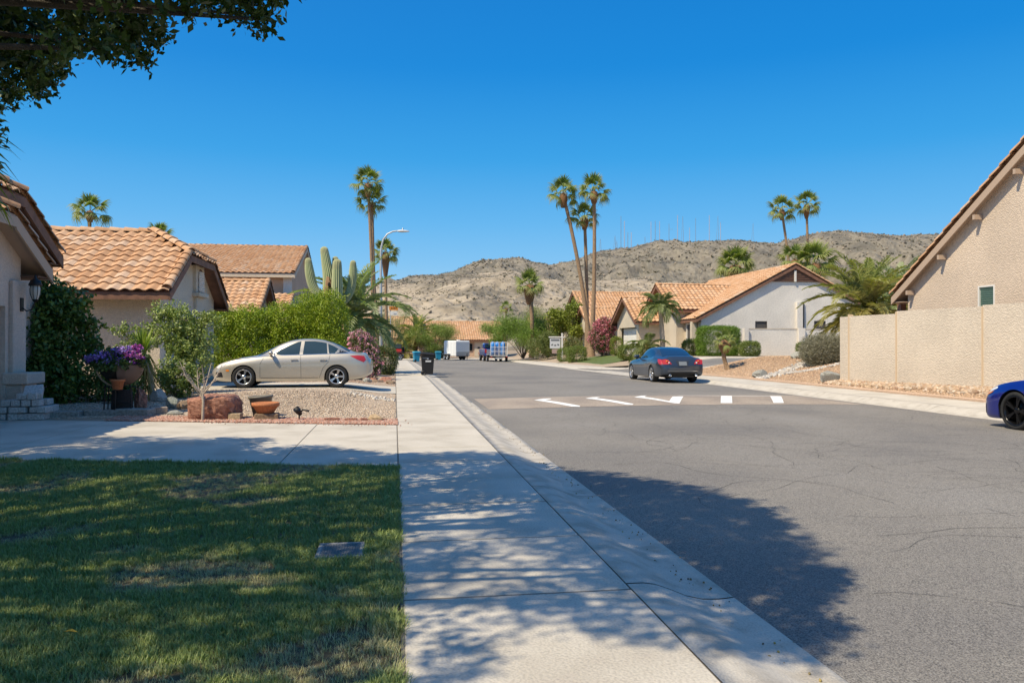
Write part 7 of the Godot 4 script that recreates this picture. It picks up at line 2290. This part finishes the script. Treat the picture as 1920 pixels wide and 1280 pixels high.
func make_yard_things() -> void:
	rng.seed = 700
	var grain := ntex(0.02, [[0.2, lin(0.55, 0.53, 0.52)], [0.55, lin(0.85, 0.85, 0.85)], [0.8, Color.WHITE]], 71, 5, 512)
	var grey := surf(lin(0.42, 0.42, 0.38), grain, 1.6, 0.92, M.concrete_bump, 1.5)
	var green := surf(lin(0.36, 0.38, 0.33), ntex(0.04, [[0.25, lin(0.4, 0.42, 0.4)], [0.5, lin(0.8, 0.8, 0.8)], [0.7, Color.WHITE]], 72, 4, 256), 2.5, 0.9, M.concrete_bump, 1.5)
	var redrock := surf(lin(0.46, 0.235, 0.165), ntex(0.02, [[0.2, lin(0.42, 0.34, 0.32)], [0.5, lin(0.85, 0.8, 0.78)], [0.75, Color.WHITE]], 73, 5, 512), 0.9, 0.92, M.concrete_bump, 2.5)
	var brown := surf(lin(0.36, 0.25, 0.16), grain, 1.6, 0.92, M.concrete_bump, 1.5)
	var paver := surf(lin(0.72, 0.69, 0.65), grain, 2.2, 0.92, M.concrete_bump, 0.9)
	var paver2 := surf(lin(0.44, 0.36, 0.30), grain, 2.2, 0.92, M.concrete_bump, 0.9)
	# the stack of pale stone blocks
	var rows := [[-7.1, 0.0, 5], [-7.07, 0.125, 5], [-7.02, 0.25, 4], [-7.05, 0.375, 2]]
	var n := 0
	var nth := ["bottom", "second", "third", "topmost"]
	for r in 4:
		for dz in 2:
			for k in rows[r][2]:
				if r == 3 and dz == 1: continue
				var st := mb()
				var x: float = rows[r][0] + k * 0.168 + (0.3 if r == 3 else 0.0) + R(-0.022, 0.022)
				box(st, Vector3.ZERO, Vector3(R(0.13, 0.165), R(0.1, 0.12), R(0.24, 0.3)), Basis(Vector3.UP, R(-0.13, 0.13)), 0.008)
				var o := obj("stone_block", st, paver, self)
				o.position = P(x, rows[r][1] + 0.06, 15.45 + dz * 0.31 + R(-0.012, 0.012))
				tag(o, "grey stone block, %s layer, %s, %s from the left of the stack" % [nth[r], "front row" if dz == 0 else "back row", ["first", "second", "third", "fourth", "fifth", "sixth"][k]], "stone block", "stacked stone blocks by the pillar")
				n += 1
	var st := mb()
	box(st, Vector3.ZERO, Vector3(0.3, 0.12, 0.34), Basis.from_euler(Vector3(0.5, 0.3, 0.1)), 0.01)
	var tilted := obj("stone_block", st, paver, self)
	tilted.position = P(-6.62, 0.5, 15.5)
	tag(tilted, "pale stone block leaning tilted on top of the stack by the pillar", "stone block", "stacked stone blocks by the pillar")
	# edging blocks along the driveway's end
	for e in [[-6.2, 15.75, 0.62, 0.12, 0.05], [-5.55, 15.95, 0.62, 0.12, -0.1], [-4.95, 15.85, 0.66, 0.17, -0.25], [-4.6, 16.1, 0.3, 0.2, 0.4]]:
		st = mb()
		box(st, Vector3.ZERO, Vector3(e[2], 0.14, 0.3), Basis(Vector3.UP, e[4]), 0.012)
		var o := obj("edging_block", st, paver2 if e[2] < 0.4 else grey, self)
		o.position = P(e[0], e[3] * 0.45, e[1])
		tag(o, {0.05: "long grey edging block next to the stone stack", -0.1: "grey edging block under the flower planter's stand", -0.25: "grey edging block right of the flower planter, angled", 0.4: "short reddish edging block ending the row by the red gravel"}[e[4]], "edging block", "edging blocks by the flower planter")
	# rocks
	boulder(redrock)
	rock("grey-green lichened rock behind the red boulder", P(-4.55, left_y(-4.5, 17.0), 17.0), Vector3(0.34, 0.34, 0.3), 8, green)
	rock("small brown rock leaning on the grey-green one", P(-4.33, left_y(-4.3, 16.85), 16.85), Vector3(0.26, 0.24, 0.22), 9, brown)
	rock("dark grey rock at the foot of the yucca", P(-5.2, left_y(-5.2, 18.3) + 0.02, 18.3), Vector3(0.42, 0.34, 0.3), 11, grey)
	rock("reddish rock beside the planter's stand", P(-5.02, 0.1, 16.4), Vector3(0.26, 0.5, 0.24), 12, redrock, 3)
	rock("flat grey stone lying by the red gravel's corner", P(-4.25, left_y(-4.2, 15.9), 15.9), Vector3(0.36, 0.12, 0.22), 13, grey)
	for e in [["angular grey rock on the left of the corner berm", 14.75, 29.6, 0.72, 0.42, 21], ["pale wedge-shaped rock at the berm's saddle before the side street", 18.6, 33.6, 0.75, 0.42, 22], ["small pale rock on the berm beside the silvery shrub", 18.1, 31.2, 0.4, 0.34, 23], ["large pale rock at the near end of the block wall", 15.0, 24.9, 0.75, 0.6, 24]]:
		rock(e[0], P(e[1], right_y(e[1], e[2]), e[2]), Vector3(e[3], e[4], e[3] * 0.6), e[5], grey)
	for k in 9: rock(["flat brown stone nearest the pavement in the rock row past the silver car", "long flat stone in the rock row past the silver car, lying across", "dark stone in the rock row past the silver car", "pale slab in the rock row past the silver car", "reddish stone at the back of the rock row", "broad brown slab at the left of the rock row", "small tan stone in the rock row beside the lamp", "upright stone in the rock row", "leftmost grey stone of the rock row"][k], P(-0.15 - 0.16 * k, left_y(-0.5, 29) , 27.4 + (k * 37 % 5) * 0.6), Vector3(R(0.3, 0.6), R(0.14, 0.26), R(0.3, 0.5)), 60 + k, [brown, redrock, grey][k % 3], 5)
	# flat edging stones along the red gravel
	for e in [[-1.12, 14.25, 0.27, 0.075], [-0.78, 14.2, 0.22, 0.06], [-0.55, 14.15, 0.12, 0.07]]:
		st = mb()
		box(st, Vector3.ZERO, Vector3(e[2], e[3], 0.09), Basis(Vector3.UP, R(-0.15, 0.15)), 0.008)
		var o := obj("edging_stone", st, redrock, self)
		o.position = P(e[0], left_y(e[0], e[1]) + 0.03, e[1])
		tag(o, "%s flat edging stone between the tan and red gravel" % {-1.12: "long leftmost", -0.78: "middle", -0.55: "short rightmost"}[e[0]], "edging stone", "edging stones along the red gravel")
	rock("tan wedge stone at the end of the edging stones", P(-0.32, left_y(-0.3, 14.2) + 0.0, 14.2), Vector3(0.3, 0.17, 0.2), 33, surf(lin(0.52, 0.38, 0.23), grain, 1.6, 0.9), 4, "edging_stone")
	# pots and blocks before the boulder
	var o2 := thing("plant_pot", "tilted dark grey plastic plant pot behind the terracotta bowl", "pot", P(-2.52, left_y(-2.5, 15.4), 15.4))
	st = mb()
	lathe(st, [Vector2(0.0, 0.0), Vector2(0.155, 0.0), Vector2(0.215, 0.36), Vector2(0.235, 0.36), Vector2(0.235, 0.4), Vector2(0.2, 0.4), Vector2(0.19, 0.3), Vector2(0.14, 0.05), Vector2(0.0, 0.05)], Vector3.ZERO, 24, Basis.from_euler(Vector3(0, 0, 0.07)))
	obj("shell", st, mat(lin(0.17, 0.155, 0.13), 0.6), o2)
	o2 = thing("plant_bowl", "wide orange terracotta bowl resting on a stone slab", "pot", P(-2.35, left_y(-2.3, 14.75) + 0.12, 14.75))
	st = mb()
	lathe(st, [Vector2(0.0, 0.0), Vector2(0.14, 0.0), Vector2(0.2, 0.09), Vector2(0.225, 0.13), Vector2(0.25, 0.13), Vector2(0.25, 0.195), Vector2(0.23, 0.2), Vector2(0.19, 0.12), Vector2(0.12, 0.03), Vector2(0.0, 0.03)], Vector3.ZERO, 28)
	obj("shell", st, M.terracotta, o2)
	for e in [["long weathered slab under the terracotta bowl", -2.32, 14.72, Vector3(0.42, 0.12, 0.3), 0.05], ["small square tan block left of the terracotta bowl", -2.88, 14.75, Vector3(0.22, 0.13, 0.18), -0.1]]:
		st = mb()
		box(st, Vector3.ZERO, e[3], Basis(Vector3.UP, e[4]), 0.01)
		var o3 := obj("stone_slab", st, brown if e[4] > 0 else surf(lin(0.5, 0.38, 0.24), grain, 2.0, 0.9), self)
		o3.position = P(e[1], left_y(e[1], e[2]) + e[3].y * 0.5, e[2])
		tag(o3, e[0], "stone slab")
	# the garden spotlight
	o2 = thing("garden_spotlight", "small black garden spotlight on a stake in the red gravel", "lamp", P(-1.72, left_y(-1.7, 14.5), 14.5))
	st = mb()
	tube(st, [Vector3(0.0, -0.05, 0), Vector3(0.0, 0.1, 0)], [0.014], 6)
	obj("stake", st, M.black_plastic, o2)
	st = mb()
	lathe(st, [Vector2(0.0, -0.09), Vector2(0.035, -0.085), Vector2(0.055, 0.0), Vector2(0.06, 0.07), Vector2(0.05, 0.07), Vector2(0.045, 0.05), Vector2(0.0, 0.05)], Vector3(-0.02, 0.17, 0), 14, Basis.from_euler(Vector3(0.5, 0, 0.5)))
	obj("lamp_head", st, M.black_plastic, o2)
	st = mb()
	tube(st, [Vector3(0.0, 0.1, 0), Vector3(0.06, 0.2, 0), Vector3(0.18, 0.17, 0.0)], [0.016, 0.02, 0.022], 6)
	obj("arm", st, M.black_plastic, o2)
	# the bare sapling
	o2 = thing("bare_sapling", "leafless pale sapling standing in front of the red boulder", "plant", P(-3.42, left_y(-3.4, 14.6), 14.6))
	st = mb()
	tube(st, [Vector3(0, -0.05, 0), Vector3(0.01, 0.35, 0), Vector3(-0.01, 0.6, 0.0)], [0.03, 0.024, 0.02], 6)
	obj("trunk", st, M.pale_bark, o2)
	for k in 9:
		st = mb()
		var a = [-0.42, -0.28, -0.12, 0.02, 0.14, 0.26, 0.36, -0.34, 0.3][k] + 0.0
		var y0 := R(0.38, 0.62)
		var h := R(0.35, 0.62)
		var p := Vector3(0, y0, 0)
		var q := p + Vector3(a * 0.6, h * 0.5, R(-0.12, 0.12))
		var e := p + Vector3(a * 0.9, h, R(-0.18, 0.18))
		tube(st, [p, q, e], [0.014, 0.01, 0.005], 5)
		for m in 2:
			var f := p.lerp(e, R(0.45, 0.8))
			tube(st, [f, f + Vector3(signf(a) * R(0.06, 0.16), R(0.02, 0.09), R(-0.05, 0.05))], [0.006, 0.003], 4)
		obj("branch", st, M.pale_bark, o2)
	# the flower planter: a split wire bowl on a stand, a log, a pot
	o2 = thing("flower_planter", "bowl planter on an iron stand overflowing with purple petunias", "planter", P(-5.3, 0.13, 16.1))
	st = mb()
	smooth(st)
	for i in 14:
		for j in 6:
			var f := func(u, v):
				var az: float = -1.25 + 2.7 * u / 14.0
				var el: float = PI / 2 * v / 6.0
				return Vector3(cos(az) * cos(el) * 0.42, 0.86 - sin(el) * 0.42, sin(az) * cos(el) * 0.42)
			quad(st, f.call(i, j), f.call(i + 1, j), f.call(i + 1, j + 1), f.call(i, j + 1))
	obj("bowl", st, mat(lin(0.15, 0.10, 0.075), 0.7), o2)
	st = mb()
	var hoop := []
	for i in 13: hoop.append(Vector3(-cos(PI / 2 * i / 12.0) * 0.42, 0.86 - sin(PI / 2 * i / 12.0) * 0.42, 0.1))
	tube(st, hoop, [0.02], 7)
	obj("hoop", st, mat(lin(0.42, 0.31, 0.20), 0.6), o2)
	st = mb()
	for i in 18:
		var a := TAU * i / 18
		var b := TAU * (i + 1) / 18
		bar(st, Vector3(cos(a) * 0.42, 0.86, sin(a) * 0.42), Vector3(cos(b) * 0.42, 0.86, sin(b) * 0.42), 0.015, 0.015)
	obj("rim", st, M.dark_iron, o2)
	st = mb()
	lathe(st, [Vector2(0.0, 0.5), Vector2(0.22, 0.55), Vector2(0.36, 0.7), Vector2(0.38, 0.84), Vector2(0.0, 0.86)], Vector3.ZERO, 14)
	obj("soil", st, mat(lin(0.02, 0.015, 0.01), 0.95), o2)
	for q in [[-0.25, 0.18], [0.25, 0.18], [-0.3, -0.18], [0.28, -0.2], [-0.02, 0.26]]:
		st = mb()
		tube(st, [Vector3(q[0], -0.1, q[1]), Vector3(q[0] * 0.9, 0.48, q[1] * 0.9)], [0.013], 5)
		obj("leg", st, M.dark_iron, o2)
	st = mb()
	tube(st, [Vector3(-0.25, 0.44, 0.2), Vector3(0.25, 0.44, 0.2), Vector3(0.32, 0.43, 0.15), Vector3(0.34, 0.35, 0.15)], [0.012], 5)
	tube(st, [Vector3(-0.28, 0.12, 0.2), Vector3(0.25, 0.12, 0.2)], [0.01], 5)
	obj("crossbar", st, M.dark_iron, o2)
	var leaf := sprig(10, 0.06, 0.035, 0.06, 81)
	var pl := blob_places([[Vector3(0.0, 0.98, 0.0), Vector3(0.46, 0.2, 0.36), 260], [Vector3(-0.4, 0.9, 0.08), Vector3(0.22, 0.14, 0.2), 70], [Vector3(0.35, 0.95, 0.05), Vector3(0.2, 0.2, 0.2), 80], [Vector3(0.0, 0.84, 0.34), Vector3(0.34, 0.12, 0.1), 90]], 0.5)
	scatter("foliage", o2, leaf, M.leaf, pl, tints(pl.size(), Color(0.045, 0.09, 0.02), Color(0.10, 0.16, 0.035)))
	var petals := sprig(6, 0.055, 0.06, 0.018, 82)
	for fl in [["purple_flowers", [[Vector3(-0.28, 1.02, 0.12), Vector3(0.3, 0.1, 0.2), 60], [Vector3(0.12, 1.08, 0.1), Vector3(0.32, 0.13, 0.24), 90], [Vector3(-0.52, 0.95, 0.1), Vector3(0.09, 0.06, 0.1), 16], [Vector3(0.1, 0.92, 0.36), Vector3(0.3, 0.08, 0.06), 14]], Color(0.20, 0.10, 0.46), Color(0.38, 0.24, 0.64)], ["magenta_flowers", [[Vector3(0.3, 1.02, 0.16), Vector3(0.2, 0.14, 0.16), 55], [Vector3(0.33, 1.18, 0.1), Vector3(0.08, 0.06, 0.08), 18]], Color(0.38, 0.04, 0.42), Color(0.6, 0.22, 0.52)]]:
		var fp := blob_places(fl[1], 0.2)
		scatter(fl[0], o2, petals, M.leaf, fp, tints(fp.size(), fl[2], fl[3]))
	o2 = thing("log_section", "dark charred log standing under the flower planter", "log", P(-5.28, 0.13, 16.12))
	st = mb()
	lathe(st, [Vector2(0.2, -0.02), Vector2(0.195, 0.2), Vector2(0.185, 0.36), Vector2(0.0, 0.37)], Vector3.ZERO, 11)
	obj("bark", st, surf(lin(0.05, 0.04, 0.035), grain, 2.0, 0.95, M.concrete_bump, 3.0), o2)
	o2 = thing("flower_pot", "small terracotta flower pot set in the front of the planter's stand", "pot", P(-5.27, 0.52, 15.83))
	st = mb()
	lathe(st, [Vector2(0.0, 0.0), Vector2(0.085, 0.0), Vector2(0.115, 0.15), Vector2(0.133, 0.15), Vector2(0.137, 0.2), Vector2(0.12, 0.2), Vector2(0.11, 0.12), Vector2(0.0, 0.12)], Vector3.ZERO, 20)
	obj("shell", st, M.terracotta, o2)
	# the meter box in the lawn
	o2 = thing("meter_box", "concrete utility box with a ribbed grey cover set flush in the lawn", "utility cover", P(-0.36, -0.005, 5.32))
	st = mb()
	for q in [[0, 0.17, 0.31, 0.03], [0, -0.17, 0.31, 0.03], [0.14, 0, 0.03, 0.31], [-0.14, 0, 0.03, 0.31]]: box(st, Vector3(q[0], -0.004, q[1]), Vector3(q[2], 0.03, q[3]), Basis.IDENTITY, 0.005)
	obj("frame", st, mat(lin(0.26, 0.26, 0.255), 0.85), o2)
	st = mb()
	box(st, Vector3(0, -0.008, 0), Vector3(0.248, 0.03, 0.308))
	for i in 13:
		for j in 16: box(st, Vector3(-0.11 + i * 0.0183, 0.009, -0.14 + j * 0.0187), Vector3(0.011, 0.005, 0.011))
	obj("cover", st, mat(lin(0.12, 0.125, 0.13), 0.6), o2)
	# fallen leaves on the grass
	for k in 16:
		st = mb()
		flat(st)
		var d := Vector3(0.03, 0.005, 0)
		tri(st, -d, Vector3(0, 0.01, 0.013), d)
		tri(st, -d, d, Vector3(0, 0.008, -0.013))
		var lf := obj("fallen_leaf", st, mat(lin(0.55, 0.33, 0.03) if k % 3 else lin(0.42, 0.17, 0.03), 0.7), self)
		var x: float = [-2.2, -1.9, -3.2, -2.6, -1.0, -3.8, -0.02, -1.2, -1.6, -2.9, -2.1, -0.8, -4.2, -1.5, -3.0, -0.5][k]
		lf.position = P(x, 0.035, [4.0, 6.5, 8.9, 6.0, 5.6, 6.2, 4.85, 8.2, 6.9, 4.6, 3.6, 8.6, 7.4, 3.9, 7.9, 7.2][k])
		lf.rotation.y = k * 1.7
		lf.set_meta("kind", "thing")
		tag(lf, "small yellow fallen leaf lying on the grass" if k % 3 else "small brown-orange fallen leaf lying on the grass", "fallen leaf", "fallen leaves on the lawn")

func clear_sky() -> ImageTexture:   # a clear desert sky: deep blue overhead, paler towards the horizon and towards the sun, both strengthened to lift the shade
	var w := 720
	var h := 360
	var im := Image.create(w, h, false, Image.FORMAT_RGBF)
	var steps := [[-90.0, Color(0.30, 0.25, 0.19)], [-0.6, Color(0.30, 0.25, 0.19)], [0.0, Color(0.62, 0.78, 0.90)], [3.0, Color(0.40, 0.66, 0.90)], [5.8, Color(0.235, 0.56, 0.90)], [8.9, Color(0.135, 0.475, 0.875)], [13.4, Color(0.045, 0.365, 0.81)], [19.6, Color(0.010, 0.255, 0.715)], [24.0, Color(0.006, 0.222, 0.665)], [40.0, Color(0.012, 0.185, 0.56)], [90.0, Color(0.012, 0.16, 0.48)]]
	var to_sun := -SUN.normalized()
	for j in h:
		var el := 90.0 - (j + 0.5) * 180.0 / h
		var c := Color.BLACK
		for k in steps.size() - 1:
			if el >= steps[k][0] and el <= steps[k + 1][0]: c = steps[k][1].lerp(steps[k + 1][1], (el - steps[k][0]) / (steps[k + 1][0] - steps[k][0]))
		for i in w:
			var az := (float(i) + 0.5) / w * TAU
			var d := Vector3(sin(az) * cos(deg_to_rad(el)), sin(deg_to_rad(el)), -cos(az) * cos(deg_to_rad(el)))
			var g := exp(-rad_to_deg(d.angle_to(to_sun)) / 18.0) if el > 0.0 else 0.0  # wide glow round the unseen sun, added as fill for the shade
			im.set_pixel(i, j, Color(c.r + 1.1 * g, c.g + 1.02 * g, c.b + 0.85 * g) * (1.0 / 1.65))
	return ImageTexture.create_from_image(im)

func _ready() -> void:
	# --- camera
	var cam := Camera3D.new()
	cam.name = "camera"
	cam.fov = 47.63
	cam.near = 0.05
	cam.far = 6000.0
	cam.position = Vector3(0, 1.38, 0)
	cam.rotation = Vector3(atan(6.0 / 1450.0), -atan(220.0 / 1450.0), 0)
	add_child(cam)
	cam.current = true
	# --- sky
	var we := WorldEnvironment.new()
	we.name = "world_environment"
	var env := Environment.new()
	env.background_mode = Environment.BG_SKY
	var sky := Sky.new()
	var sm := PanoramaSkyMaterial.new()
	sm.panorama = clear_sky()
	sky.sky_material = sm
	env.sky = sky
	env.background_energy_multiplier = 1.0
	env.tonemap_mode = Environment.TONE_MAPPER_LINEAR
	env.tonemap_exposure = 1.65
	env.sdfgi_enabled = true
	env.ssao_enabled = true
	env.ssil_enabled = true
	we.environment = env
	add_child(we)
	# --- sun
	var sun := DirectionalLight3D.new()
	sun.name = "sun"
	sun.light_energy = 1.08
	sun.light_color = lin(1.0, 0.87, 0.64)
	sun.light_angular_distance = 0.5
	sun.shadow_enabled = true
	add_child(sun)
	sun.look_at_from_position(Vector3.ZERO, SUN, Vector3.UP)
	make_materials()
	make_materials_more()
	make_ground()
	make_hills()
	make_houses()
	make_walls()
	make_plants()
	make_lawn()
	make_canopy()
	make_vehicles()
	make_street_things()
	make_yard_things()
